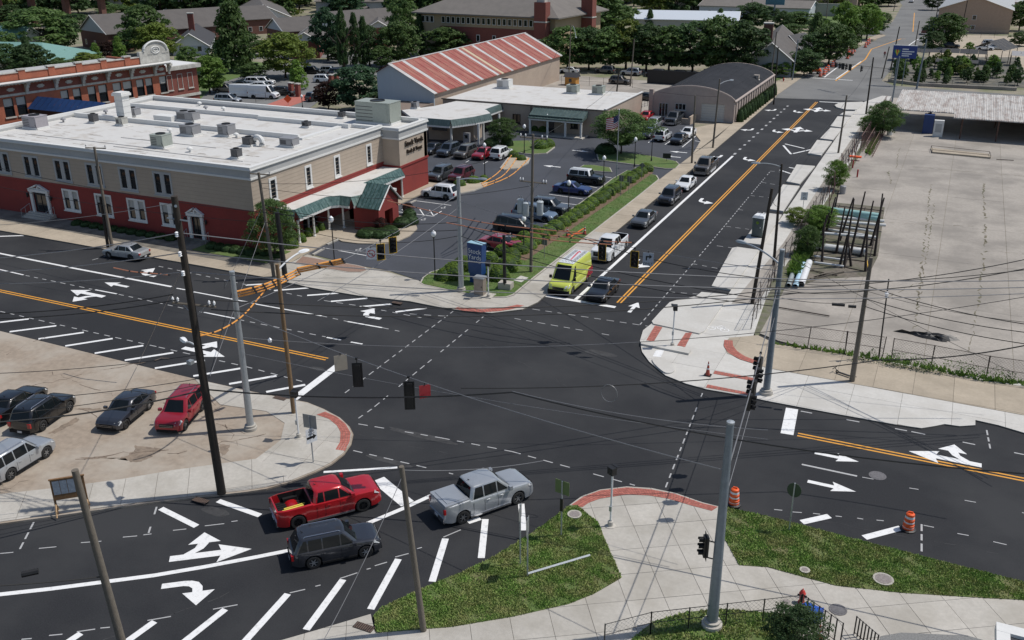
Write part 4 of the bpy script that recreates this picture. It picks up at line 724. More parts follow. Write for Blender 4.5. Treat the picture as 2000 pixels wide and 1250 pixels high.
B(wh,'side_wall',BEIGE,ex-.25,ex,ey0+.25,ey1-.25,0,ez);B(wh,'side_wall',BEIGE,rx-2.6,rx-2.35,ey0+.25,ey1-.25,0,8.0)
B(wh,'brown_annex_wall',mat('brown_block',(.2,.155,.125),.9,.1,2),ex-8,ex+.0,ey0-8,ey0-.02,0,3.6,'low brown wall before the gable')
N=52;L=(ey1-ey0+1.0)/N
for k in range(N):
 y=ey0-.5+k*L;m_=CSTR if k in(24,)else WSTR if k%6 in(4,)or k in(0,N-1)else STRIPE
 b=MB();g_=.04;zt_=.03 if k%2 else .0
 b.add([(ex+.4,y+g_,ez-.1+zt_),(ex+.4,y+L,ez-.1+zt_),(rx,y+L,rz+.1+zt_),(rx,y+g_,rz+.1+zt_),(ex+.4,y+g_,ez-.2),(ex+.4,y+L,ez-.2),(rx,y+L,rz),(rx,y+g_,rz)],[(0,1,2,3),(0,4,5,1),(0,3,7,4),(1,5,6,2),(4,7,6,5)]);b.build('roof_sheet',m_,wh)
b=MB();b.add([(rx-3,ey0-.5,7.9),(rx-3,ey1+.5,7.9),(rx,ey1+.5,rz+.08),(rx,ey0-.5,rz+.08)],[(0,3,2,1)]);b.build('roof_back',STRIPE,wh)
b=MB();b.tube([(rx,ey0-.5,rz+.16),(rx,ey1+.5,rz+.16)],.12,6);b.tube([(ex+.42,ey0-.5,ez-.12),(rx,ey0-.5,rz+.12)],.07,5);b.tube([(ex+.42,ey1+.5,ez-.12),(rx,ey1+.5,rz+.12)],.07,5);b.build('ridge_trim',WSTR,wh)
# barrel-roofed shop
br=empty('barrel_roof_building',(-40.4,160,0),'pinkish shop with dark barrel vaulted shingle roof','shop building')
x0,x1,yf,yr=-47.6,-33.3,159.4,194.5;xm=(x0+x1)/2;hz=3.5;ah=1.95
prof=[(x0+(x1-x0)*k/20,hz+ah*(1-(2*k/20-1)**2)**.75)for k in range(21)]
wall_open(br,'front_wall',PINKW,'y',yf,x0,x1,0,hz,.3,[(-38.9,-34.9,.1,3.0),(-46.2,-44.6,.3,2.6),(-43.4,-41.5,1.6,2.7)],-1)
b=MB();n=len(prof);b.add([(x,yf,z+.25)for x,z in prof]+[(x,yf+.3,z+.25)for x,z in prof],[tuple(range(n)),tuple(range(2*n-1,n-1,-1))]+[(i,n+i,n+i+1,i+1)for i in range(n-1)]);b.add([(x0,yf,hz),(x1,yf,hz),(x1,yf,hz+.26),(x0,yf,hz+.26)],[(0,1,2,3)]);b.build('arched_parapet',PINKW,br)
b=MB();b.tube([(x,yf+.1,z+.27)for x,z in prof],.12,6);b.build('coping',mat('coping_pink',(.42,.35,.31),.8,.06,3),br)
for k in range(20):
 for j in range(1):
  (xa,za),(xb,zb_)=prof[k],prof[k+1];b=MB();d_=.0 if k%2 else .012;b.add([(xa,yf+.3,za+d_),(xb,yf+.3,zb_+d_),(xb,yr,zb_+d_),(xa,yr,za+d_)],[(0,1,2,3)]);b.build('roof_strip',mat('dark_roofing',(.026,.028,.033),.95,.2,3,.2,spec=.2,col2=(.04,.042,.048),scale2=.4,amt2=.5),br)
B(br,'side_wall',PINKW,x1-.3,x1,yf+.3,yr,0,hz);B(br,'side_wall',PINKW,x0,x0+.3,yf+.3,yr,0,hz);b=MB();b.add([(x,yr,z)for x,z in prof]+[(x1,yr,0),(x0,yr,0)]+[(x,yr+.3,z)for x,z in prof]+[(x1,yr+.3,0),(x0,yr+.3,0)],[tuple(range(23)),tuple(range(45,22,-1))]+[(i,23+i,23+(i+1)%23,(i+1)%23)for i in range(23)]);b.build('rear_wall',PINKW,br)
for k in range(17):y=yf+.8+k*2.05;B(br,'pilaster',PINKW,x1+.002,x1+.18,y,y+.3,0,hz)
B(br,'eave_coping',MATS['coping_pink'],x1-.2,x1+.25,yf,yr,hz+.002,hz+.14)
gd=B(br,'garage_door',mat('white_door',(.52,.51,.48),.6,.05,3),-38.9,-34.9,yf+.15,yf+.22,.1,3.0)
for k in range(7):B(gd,'door_rail',PARAPET,-38.85,-34.95,yf+.1,yf+.148,.5+k*.4,.54+k*.4)
for a,b_,z0_,z1_ in((-46.2,-44.6,.3,2.6),(-43.4,-41.5,1.6,2.7)):window(br,'y',yf,a,b_,z0_,z1_,-1,PARAPET,.08,2)
B(br,'roof_chimney',PINKW,x0-.4,x0+.3,yf-.2,yf+.5,0,4.8);p=at2((1473,160),4.2);hvac(None,3.9,.9,.8,1.0,mat('hvac_beige',(.4,.35,.3),.6,.1,3),'small beige box unit on the barrel roof',0,world=(x1-1.2,yr-12))
b=MB();b.box(-39.8,-39.5,yf-4.2,yf-.1,0,1.3);b.box(-41,-39.8,yf-4.2,yf-3.9,0,1.0);tag(b.build('low_wall',BEIGE,None,loc=(-39.6,yf-2,0)),'low beige wall beside the garage door','wall')
b=MB();b.box(-60,-34,197,197.25,0,2.8);b.box(-48,-34,196.6,197,2.5,3.6);tag(b.build('dark_fence',BLACK,None,loc=(-45,197,0)),'tall black screen fence behind the barrel roof','fence')
# rusty shed, right
sh=empty('open_shed',(-6,160,0),'long open shed with rust streaked corrugated roof','shed')
RUST=mat('rusty_white_roof',(.5,.48,.45),.7,.14,1.2,.1,col2=(.26,.2,.17),scale2=.9,amt2=.8,thr=(.44,.66),streak=(1.6,.35,1))
RUSTB=mat('rust_brown',(.1,.055,.04),.85,.3,5)
xs0=at(1745,212,3.4).x;yf0=at(1746,213,3.4).y;yb0=at(1748,174,3.9).y;yf1=at(1850,229,3.3).y
print('SHED',xs0,yf0,yb0)
Ns=46;W_=1.0
for k in range(Ns):
 x=xs0+k*W_;y_=yf0 if k<9 else yf1;z_=3.4 if k<9 else 3.3;b=MB();dz=.03 if k%2 else 0
 b.add([(x,y_,z_+dz),(x+W_-.05,y_,z_+dz),(x+W_-.05,yb0,3.9+dz),(x,yb0,3.9+dz),(x,y_,z_-.12),(x+W_-.05,y_,z_-.12),(x+W_-.05,yb0,3.78),(x,yb0,3.78)],[(0,1,2,3),(0,4,5,1),(4,7,6,5),(1,5,6,2),(0,3,7,4)]);o=b.build('roof_sheet',RUST,sh)
 c_=MB()
 for j in range(3):c_.add([(x+.2+j*.3,y_,z_+dz+.05),(x+.28+j*.3,y_,z_+dz+.05),(x+.28+j*.3,yb0,3.95+dz),(x+.2+j*.3,yb0,3.95+dz),(x+.16+j*.3,y_,z_+dz),(x+.32+j*.3,y_,z_+dz),(x+.32+j*.3,yb0,3.9+dz),(x+.16+j*.3,yb0,3.9+dz)],[(0,1,2,3),(0,3,7,4),(1,5,6,2),(0,4,5,1)])
 c_.build('corrugation',RUST,o)
for k in range(10):
 x=xs0+.3+k*5;
 for y_ in((yf0+.3)if k<2 else yf1+.3,(yf0+yb0)/2,yb0-.4):B(sh,'post',RUSTB,x-.1,x+.1,y_-.1,y_+.1,0,3.15 if y_<yf0+1 else 3.4)
for k in range(4):
 x=xs0+22+k*5;y_=yf1+.4
 for z_ in(.5,1.2,1.9):B(sh,'rack_rail',RUSTB,x,x+4.8,y_,y_+.1,z_,z_+.12)
B(sh,'back_wall',RUSTB,xs0+12,xs0+44,yb0-.6,yb0-.4,.2,3.4)  # wall added dark; its colour stands in for shade inside the shed
p=at2((1812,262));tag(B(None,'blue_panel',mat('blue_board',(.02,.05,.17),.6,.1,3),p[0]-.9,p[0]+.6,p[1]-.1,p[1]+1.4,0,3.0),'tall blue panel under the shed roof','panel')
p=at2((1830,268));q=tag(B(None,'white_cabinet',TRIM,p[0]-.7,p[0]+.7,p[1]-.2,p[1]+.6,0,2.6),'white kiosk with framed panel at the shed mouth','cabinet');B(q,'framed_panel',PARAPET,p[0]-.45,p[0]+.45,p[1]-.23,p[1]-.205,.8,2.1)
p=at2((1737,265));b=MB();b.lathe([(.4,0),(.42,.1),(.42,.85),(.36,.9),(.001,.9)],14,(*p,0));tag(b.build('white_drum',TRIM,None,smooth=True,loc=(*p,0)),'white drum at the left corner of the shed','drum')
# background houses
def gable_house(label,c,L_,W_,hw,hr,rz,wall,roof,cat='house',wins=(4,2),name='house',gwall=None,chimney=None,over=.5,hip=0):
 r=empty(name,(c[0],c[1],0),label,cat,None,rz);k_=dict(local=True);gw=gwall or wall;l,w_=L_/2,W_/2
 if hip:hl=l-w_*hip
 else:hl=l
 b=MB();b.box(-l,l,-w_,w_,0,hw);b.build('wall',wall,r,**k_)
 o_=over;k2=(hr-hw)/w_
 rb=MB();rv=[(-l-o_,-w_-o_,hw-o_*k2),(l+o_,-w_-o_,hw-o_*k2),(hl+(o_ if not hip else 0),0,hr),(-hl-(o_ if not hip else 0),0,hr),(-l-o_,w_+o_,hw-o_*k2),(l+o_,w_+o_,hw-o_*k2)]
 rv2=[(x,y,z+.18)for x,y,z in rv]
 fs=[(0,1,2,3),(3,2,5,4),(6,9,8,7),(9,10,11,8),(0,6,7,1),(4,5,11,10)]
 if hip:fs+=[(1,5,2),(0,3,4),(7,8,11),(6,10,9),(1,7,11,5),(0,4,10,6)]
 else:fs+=[(1,7,8,2),(2,8,11,5),(0,3,9,6),(3,4,10,9)]
 fs=[tuple(reversed(f))for f in fs];fs[2:4]=[(6,7,8,9),(9,8,11,10)]
 rb.add(rv+rv2,fs);rb.build('roof',roof,r,**k_)
 if not hip:
  for s in(-1,1):g_=MB();g_.add([(s*(l+.02),-w_,hw),(s*(l+.02),w_,hw),(s*(l+.02),0,hr),(s*(l-.2),-w_,hw),(s*(l-.2),w_,hw),(s*(l-.2),0,hr)],[(0,1,2),(3,5,4),(0,2,5,3),(1,4,5,2)]if s>0 else[(2,1,0),(4,5,3),(3,5,2,0),(2,5,4,1)]);g_.build('gable',gw,r,**k_);t_=MB();t_.tube([(s*(l+o_+.02),-w_-o_,hw-o_*k2+.08),(s*(l+o_+.02),0,hr+.08),(s*(l+o_+.02),w_+o_,hw-o_*k2+.08)],.13,4);t_.build('rake_board',TRIM,r,**k_)
 fl=max(1,int(hw//2.9))
 for s in(-1,1):
  for f_ in range(fl):
   z=.9+f_*2.9
   for i in range(wins[0]):
    x=-l+L_*(i+.5)/wins[0];b=MB();b.box(x-.6,x+.6,s*w_-.03,s*w_+.05,z,z+1.4);wd=b.build('window',TRIM,r,**k_);b=MB();b.box(x-.5,x+.5,s*(w_+.055)-.004,s*(w_+.055)+.004,z+.1,z+1.3);o=b.build('pane',GLASS,wd,**k_)
   for i in range(wins[1]):
    y=-w_+W_*(i+.5)/wins[1];b=MB();b.box(s*l-.03,s*l+.05,y-.6,y+.6,z,z+1.4)if s>0 else b.box(-l-.05,-l+.03,y-.6,y+.6,z,z+1.4);wd=b.build('window',TRIM,r,**k_);b=MB();xx=s*(l+.055);b.box(xx-.004,xx+.004,y-.5,y+.5,z+.1,z+1.3);b.build('pane',GLASS,wd,**k_)
 if chimney:
  x,y,s_,h_,cm=chimney;b=MB();b.box(x-s_/2,x+s_/2,y-s_/2,y+s_/2,0,h_);ch=b.build('chimney',cm,r,**k_);b=MB();b.box(x-s_/2-.1,x+s_/2+.1,y-s_/2-.1,y+s_/2+.1,h_,h_+.25);b.build('chimney_cap',STONE,ch,**k_)
 return r
def P2(x,y,z=0):p=at(x,y,z);return(p.x,p.y)
gr_roof=mat('pale_green_metal',(.2,.36,.31),.45,.08,2,metal=.2)
def zat(g,row):
 lo_,hi_=-5.,40.
 for _ in range(40):
  z=(lo_+hi_)/2;v=Vector((g.x,g.y,z))-CAM
  if 625-F*v.dot(UP)/v.dot(FW)>row:lo_=z
  else:hi_=z
 return(lo_+hi_)/2
def gh(label,A,Bq,W_,ye,yr,wall,roof,cat='apartment house',**k):
 a,b_=at(*A),at(*Bq);
 if isinstance(W_,tuple):W_=(at(*W_[0])-at(*W_[1])).length
 d=b_-a;m_=(a+b_)/2;return gable_house(label,(m_.x,m_.y),d.length,W_,max(2.4,zat(a,ye)),max(4,zat(a,yr)),math.atan2(d.y,d.x),wall,roof,cat,**k)
BRN=mat('brown_shingle',(.115,.105,.098),.95,.12,4,.2,col2=(.09,.082,.078),scale2=.5,amt2=.5)
gh('low hall with pale green hipped metal roof behind the brick hall',(-60,128),(150,132),20,112,82,BEIGE,gr_roof,'pavilion',hip=.8,wins=(6,3));gh('small cream clerestory with pale green roof at the far left',(-60,106),(66,108),8,68,51,mat('cream_siding',(.55,.54,.48),.8,.05,3),gr_roof,'pavilion',wins=(5,2))
gh('dark brick house with pale blue gable at the left',(188,96),(440,74),17,62,30,BRICKD,BRN,gwall=SIDING,wins=(7,3));gh('gabled house with tall brick chimney and white gables',(374,108),(392,78),9,90,66,SIDING,SHINGLE_D,gwall=TRIM,wins=(4,2),chimney=(-7.5,0,1.5,9.5,BRICKM))
gh('long grey roofed apartment wing behind the tall conical tree',(330,72),(520,60),18,42,20,BRICKD,BRN,gwall=SIDING,wins=(9,3));gh('apartment wing ending in a wide white gable',(518,56),(506,32),17,34,10,SIDING,BRN,gwall=TRIM,wins=(7,3));gh('apartment wing seen over the yellow green tree',(540,84),(660,76),14,58,36,BRICKD,BRN,gwall=SIDING,wins=(6,2))
gh('brick entry pavilion with white porch gable',(598,114),(616,94),7,80,64,BRICKM,BRN,'pavilion',gwall=TRIM,wins=(3,2));gh('grey roofed apartment wing between the columnar trees',(640,88),(770,76),14,52,24,BRICKD,BRN,gwall=TRIM,wins=(6,3));gh('small white gabled house behind the pair of round trees',(741,92),(742,74),6,54,41,BRICKM,BRN,'house',gwall=TRIM,wins=(3,2));gh('small far white gable among the woods',(678,30),(700,20),12,18,5,SIDING,BRN,'house',gwall=TRIM,wins=(3,2))
c=P2(825,112);hb=empty('office_building',(c[0]+19.5,c[1]+12,0),'three storey tan and brick building with broad brown hipped roof','apartment building',None,R(-4));k_=dict(local=True)
TANB=mat('ochre_siding',(.38,.29,.185),.85,.06,3,streak=(.3,.3,5))
b=MB();b.box(-19,19,-13,13,0,11);b.build('wall',TANB,hb,**k_);b=MB();b.box(-13,18.9,-13.15,-13.01,0,8.0);b.build('brick_facing',BRICKM,hb,**k_)
b=MB();e=1.6;v=[(-19-e,-13-e,10.8),(19+e,-13-e,10.8),(19+e,13+e,10.8),(-19-e,13+e,10.8),(-8,0,17),(8,0,17),(-19-e,-13-e,11.1),(19+e,-13-e,11.1),(19+e,13+e,11.1),(-19-e,13+e,11.1)]
b.add(v,[(3,2,1,0),(0,1,7,6),(1,2,8,7),(2,3,9,8),(3,0,6,9),(6,7,5,4),(7,8,5),(8,9,4,5),(9,6,4)]);b.build('roof',SHINGLE,hb,**k_)
for fl in range(3):
 z=[1.0,4.7,8.7][fl]
 xs=[-18+i*1.3 for i in range(3)]+[-12+i*1.45 for i in range(19)]if fl==2 else[-18+i*1.3 for i in range(3)]+[-11+i*4.5 for i in range(6)]
 for x in xs:
  b=MB();b.box(x-.5,x+.5,-13.25,-13.16 if x>-13 else-13.0,z,z+1.6);wd=b.build('window',TRIM,hb,**k_);b=MB();b.box(x-.38,x+.38,-13.27,-13.255,z+.12,z+1.48);b.build('pane',GLASS,wd,**k_)
for x,y in((16.2,-14.4),(20.4,2.5)):
 b=MB();b.box(x-1.5,x+1.5,y-1.2,y+1.2,0,14.5);ch=b.build('chimney',BRICKM,hb,**k_);b=MB();b.box(x-1.0,x+1.0,y-.8,y+.8,14.5,15.7);b.build('chimney_pot',STONE,ch,**k_);b=MB();b.box(x-1.6,x+1.6,y-1.3,y+1.3,10,10.3);b.box(x-1.6,x+1.6,y-1.3,y+1.3,6,6.3);b.build('stone_band',STONE,ch,**k_)
gh('long white metal building with a shallow roof behind the shade trees',(1245,56),(1440,60),20,32,20,mat('pale_grey_metal',(.36,.37,.34),.7,.05,3,streak=(5,5,.4)),mat('white_metal',(.55,.59,.63),.45,.05,3),'industrial building',wins=(2,1),name='industrial_building')
gh('grey sided cottage with steep dark roof and tall brick chimney beside the road',(1502,150),(1522,106),9,116,84,mat('grey_siding',(.3,.32,.33),.8,.06,3),BRN,'house',gwall=MATS['grey_siding'],wins=(3,2),chimney=(-13.5,1.5,2.0,10.5,BRICKD));gh('second grey roofed house half hidden by the roadside trees',(1538,118),(1565,112),8,98,70,MATS['grey_siding'],mat('mid_shingle',(.07,.07,.072),.9,.1,4),'house',wins=(3,2))
gh('salmon brick warehouse with a blue board on its gable at top right',(1898,64),(1912,30),((1834,64),(1966,64)),18,-6,mat('salmon_block',(.4,.29,.22),.9,.08,2),mat('pale_metal_roof',(.36,.37,.37),.6,.06,3),'warehouse',wins=(2,1),name='brick_warehouse',over=.4)
c=P2(1560,30);b=MB();b.box(c[0]-60,c[0]+18,c[1]-.4,c[1]+.4,0,4.5);tag(b.build('long_wall',mat('pale_long_wall',(.36,.35,.31),.9,.1,2),None,loc=(c[0],c[1],0)),'long pale retaining wall at the top beyond the trees','wall')
for i,(px,z_,w_,lb)in enumerate([((30,32),7,60,'brown elevated steel viaduct at the top left'),]):
 c=P2(60,48);v=empty('viaduct',(c[0],c[1],0),lb,'viaduct');b=MB();b.box(c[0]-50,c[0]+38,c[1]-2,c[1]+2,10,12.2);b.build('deck',BRICKD,v)
 for k in range(6):B(v,'pier',BRICKD,c[0]-48+k*16.5,c[0]-46.5+k*16.5,c[1]-1,c[1]+1,0,10)
for px,L_,W_,h_,rz_,lb in[((1000,10),40,18,9,5,'pale far warehouse at the top behind the hipped building'),((1480,30),40,20,6,0,'low grey far building behind the white metal one'),((700,22),30,16,7,20,'far grey roofed house among the woods, top left of centre'),((1560,8),50,22,8,0,'far pale industrial block at the top right of centre'),((1960,22),40,22,7,-5,'pale far warehouse at the top right corner'),((320,18),40,18,8,10,'dark roofed far building over the left woods'),((870,8),40,18,8,0,'far dark roofed block behind the hipped roof')]:
 c=P2(*px);gable_house(lb,c,L_,W_,h_*.6,h_*.6+2,R(rz_),BEIGE if 'pale' in lb else SIDING,SHINGLE if 'pale' not in lb else WSTR,'far building',wins=(5,2))
b=MB();p=at2((1946,1214),4);q=at2((1962,1240),4);
cr=empty('corner_building',(p[0],p[1],0),'corner of a white edged flat roof at the bottom right','building')
bx0,by1=p[0],p[1]
B(cr,'wall',TRIM,bx0+.3,bx0+12,by1-8,by1-.3,0,3.6);B(cr,'roof_edge',TRIM,bx0,bx0+12,by1-.55,by1,3.6,4.0);B(cr,'roof_edge',TRIM,bx0,bx0+.5,by1-8,by1-.56,3.6,4.0);B(cr,'roof',SHINGLE_D,bx0+.5,bx0+12,by1-8,by1-.56,3.6,3.85)
# vehicles
TYRE=mat('tyre_rubber',(.018,.018,.018),.8,.2,6,world=False);RIM=mat('alloy_rim',(.42,.43,.44),.35,.05,5,metal=.6,world=False);RIMB=mat('black_rim',(.04,.04,.045),.35,.1,5,metal=.5,world=False)
CGLASS=mat('car_glass',(.008,.011,.013),.04,.1,2,spec=.3,world=False);PLAST=mat('black_trim',(.016,.016,.017),.8,.1,5,world=False,spec=.15);HEADL=mat('headlight_lens',(.55,.57,.58),.1,.1,8,world=False,coat=.5);TAILL=mat('taillight_lens',(.35,.01,.012),.15,.1,8,world=False,coat=.5);CHROME=mat('chrome',(.6,.6,.61),.15,.05,5,metal=.9,world=False);PLATE=mat('licence_plate',(.5,.52,.55),.5,.05,5,world=False)
def paint(nm,c,metal=.15):return mat('paint_'+nm,c,.32,.04,1.5,coat=.9,metal=metal,world=False)
PT=dict(red=paint('red',(.42,.008,.014)),crimson=paint('crimson',(.28,.008,.018)),maroon=paint('maroon',(.09,.008,.014)),silver=paint('silver',(.40,.42,.44),.4),charcoal=paint('charcoal',(.03,.033,.042),.3),gray=paint('gray',(.085,.092,.1),.35),black=paint('black',(.008,.008,.009)),white=paint('white',(.72,.73,.73),0),blue=paint('blue',(.008,.025,.13),.2),lblue=paint('pale_blue',(.17,.23,.3),.4),bluegray=paint('blue_gray',(.06,.075,.1),.35),lime=paint('lime',(.56,.62,.1),0),brown=paint('taupe',(.12,.11,.1),.35))
SPEC={'sedan':dict(L=4.65,W=1.82,wb=2.7,r=.33,belt=.92,prof=[(-2.32,.82),(-2.2,.98),(-1.55,1.03),(-1.3,1.0),(.75,.96),(1.1,.94),(1.8,.87),(2.12,.8),(2.26,.72),(2.32,.58)],cab=[(1.0,-1.75),(.2,-1.0)],roof=1.44,posts=[.18,-.72],rail=False),'suv':dict(L=4.6,W=1.86,wb=2.68,r=.37,belt=1.02,prof=[(-2.3,.8),(-2.24,1.05),(-1.9,1.08),(.8,1.05),(1.1,1.04),(1.75,1.0),(2.1,.94),(2.24,.84),(2.3,.64)],cab=[(1.12,-2.2),(.45,-1.8)],roof=1.71,posts=[.2,-.72,-1.45],rail=True),'minivan':dict(L=5.0,W=1.96,wb=3.0,r=.34,belt=1.02,prof=[(-2.5,.8),(-2.44,1.05),(-2.1,1.06),(1.1,1.0),(1.4,.96),(2.1,.88),(2.36,.8),(2.46,.7),(2.5,.56)],cab=[(1.5,-2.42),(.55,-2.05)],roof=1.75,posts=[.35,-.7,-1.6],rail=True),'fj':dict(L=4.7,W=1.9,wb=2.7,r=.42,belt=1.2,prof=[(-2.35,.8),(-2.3,1.2),(-1.9,1.22),(.8,1.2),(1.0,1.18),(2.05,1.13),(2.25,1.0),(2.35,.7)],cab=[(.85,-2.25),(.6,-2.05)],roof=1.85,posts=[.05,-.8],rail=True),'pickup_ext':dict(L=5.85,W=2.02,wb=3.65,r=.41,belt=1.22,prof=[(-2.92,.8),(-2.88,1.28),(-.95,1.28),(-.94,1.24),(1.35,1.2),(1.6,1.22),(2.5,1.2),(2.78,1.15),(2.88,1.03),(2.92,.72)],cab=[(1.5,-.93),(.75,-.75)],roof=1.86,posts=[.55,-.28],rail=False,bed=(-2.8,-1.0)),'pickup_cov':dict(L=5.75,W=2.02,wb=3.55,r=.4,belt=1.22,prof=[(-2.87,.8),(-2.83,1.3),(-1.3,1.33),(-1.25,1.24),(1.3,1.2),(1.55,1.22),(2.4,1.18),(2.68,1.11),(2.82,.96),(2.87,.65)],cab=[(1.45,-1.3),(.65,-1.05)],roof=1.95,posts=[.45,-.4],rail=False,cover=(-2.8,-1.32)),'pickup_crew':dict(L=6.2,W=2.05,wb=4.0,r=.43,belt=1.26,prof=[(-3.1,.8),(-3.06,1.35),(-.8,1.35),(-.79,1.28),(1.7,1.27),(1.95,1.27),(2.75,1.25),(3.0,1.19),(3.07,1.08),(3.1,.78)],cab=[(1.8,-.78),(1.0,-.62)],roof=2.0,posts=[.8,.1],rail=False,bed=(-2.98,-.88)),'van':dict(L=6.0,W=2.1,wb=3.75,r=.37,belt=1.3,prof=[(-3.0,.8),(-2.97,1.3),(-2.6,1.32),(1.9,1.3),(2.15,1.26),(2.7,1.1),(2.92,.9),(3.0,.6)],cab=[(2.2,-2.96),(1.35,-2.88)],roof=2.55,posts=[1.0],rail=False,cargo=True),}
PROTO={}
def make_vehicle(kind,col,rim=None,roofm=None):
 s=SPEC[kind];L,W,r,belt,wb=s['L'],s['W'],s['r'],s['belt'],s['wb'];hw=W/2;name={'sedan':'sedan_car','suv':'suv_car','minivan':'minivan','fj':'boxy_suv_car','van':'cargo_van'}.get(kind,'pickup_truck')
 root=bpy.data.objects.new(name,None);COL.objects.link(root);K=dict(local=True);P=s['prof'];xs_=[p[0]for p in P]
 top=lambda x:float(np.interp(x,xs_,[p[1]for p in P]));R_=r+.07;wx=(-wb/2+(.1 if 'pickup' not in kind else .0),wb/2+(.1 if 'pickup' not in kind else .0))
 st=set(np.round(np.linspace(-L/2,L/2,15),3))|set(xs_)|{-L/2+.06,-L/2+.18,L/2-.06,L/2-.2,L/2-.4}
 for c in wx:st|={round(c+R_*math.cos(a),3)for a in[math.pi*k/8 for k in range(9)]}|{c-R_-.01,c+R_+.01}
 bed=s.get('bed')
 if bed:st|={bed[0]-.005,bed[0]+.005,bed[1]-.005,bed[1]+.005}
 st=sorted(x for x in st if-L/2<=x<=L/2);st=[x for i,x in enumerate(st)if i==0 or x-st[i-1]>.004]
 vs=[];n=None
 for x in st:
  e=min(x+L/2,L/2-x);ww=hw*(1-.17*max(0,1-e/.6)**2);zb=.24 if e>.3 else .24+.1*(1-e/.3);za=zb
  for c in wx:
   if abs(x-c)<R_:za=max(za,r+math.sqrt(max(0,R_*R_-(x-c)**2)))
  zt=top(x);zm=max(za+.03,.62);zs=max(zm+.02,min(zt-.1,belt-.1));zt=max(zt,zs+.03)
  inb=bed and bed[0]<x<bed[1];zf=.75 if inb else zt;wi=ww*.86
  half=[(0,za),(ww*.82,za),(ww*.97,za+.02),(ww,zm),(ww*.985,zs),(ww*(.95 if not bed else .97),zt-.035),(wi if inb else ww*.86,zt),(wi-.01 if inb else ww*.7,zf),(0,zf+(0 if inb else .015))]
  ring=[(x,y,z)for y,z in half]+[(x,-y,z)for y,z in half[-2:0:-1]];n=len(ring);vs+=ring
 fs=[(i*n+j,(i+1)*n+j,(i+1)*n+(j+1)%n,i*n+(j+1)%n)for i in range(len(st)-1)for j in range(n)]
 b=MB();b.add(vs,[f[::-1]for f in fs]+[tuple(range(n))[::-1],tuple((len(st)-1)*n+j for j in range(n))][::1])
 (fb,rb_),(ft,rt)=s['cab'];zb,zr=belt-.05,s['roof'];cw=hw*.93;rw=hw*(.74 if kind!='van' else .82);rows=[(0,0),(.5,.5),(.88,.88),(.97,.95),(1.0,1.0)]
 def cab(t,inset=0.):
  return fb+(ft-fb)*t-inset,rb_+(rt-rb_)*t+inset,cw+(rw-cw)*t-inset,zb+(zr-zb)*t
 vs2=[];m_=12
 for k,(t,tz)in enumerate(rows):
  ins=[0,0,.0,.04,.13][k];xf,xr,y,_=cab(t,ins);z=zb+(zr-zb)*[0,.5,.88,.975,1.0][k];c_=.12
  vs2+=[(xf,-y+c_*1.6,z),(xf+.04,0,z),(xf,y-c_*1.6,z),(xf-c_*1.1,y,z),((xf+xr)/2,y+.01,z),(xr+c_,y,z),(xr,y-c_,z),(xr-.02,0,z),(xr,-y+c_,z),(xr+c_,-y,z),((xf+xr)/2,-y-.01,z),(xf-c_*1.1,-y,z)]
 f2=[(i*m_+j,i*m_+(j+1)%m_,(i+1)*m_+(j+1)%m_,(i+1)*m_+j)for i in range(len(rows)-1)for j in range(m_)];k0=len(rows)-1
 vs2.append(((ft+rt)/2,0,zr+.025));f2+=[(k0*m_+j,k0*m_+(j+1)%m_,k0*m_+m_)for j in range(m_)]
 if roofm:b2=MB();b2.add(vs2,f2)
 else:b.add(vs2,f2)
 body=b.build('body',PT[col],root,smooth=True,**K)
 if roofm:b2.build('hard_top',roofm,root,smooth=True,**K)
 body.material_slots[0].link='OBJECT';body.material_slots[0].material=PT[col]
 def cz(z):return(z-zb)/(zr-zb)
 def panel(nm,pts,m=CGLASS,par=root,smooth=False):
  b=MB();b.add(pts,[tuple(range(len(pts)))]);return b.build(nm,m,par,**K)
 lo_,hi_=.05,.93
 for nm,s_,ti in(('windshield',1,lo_+.02),('rear_window',-1,.16 if kind not in('sedan',)else .06)):
  if kind=='van' and s_<0:continue
  def q(t,yy):
   xf,xr,y,z=cab(t);yy_=yy*(y-(.2 if s_>0 else .14));bow=(.04 if s_>0 else-.02)*(1-abs(yy));x=(xf if s_>0 else xr)+bow+s_*.012;return(x,yy_,z+.008)
  g_=[q(ti,-1),q(ti,0),q(ti,1),q(hi_,1),q(hi_,0),q(hi_,-1)];b=MB();b.add(g_,[(0,1,4,5),(1,2,3,4)]if s_>0 else[(5,4,1,0),(4,3,2,1)]);b.build(nm,CGLASS,root,**K)
 z0t,z1t=.12,.88;posts=s['posts']
 def xat(t,f):xf,xr,y,z=cab(t);return xf-.24 if f else xr+.2
 edges=[None]+posts+[None]
 if s.get('cargo'):edges=[None,posts[0]]
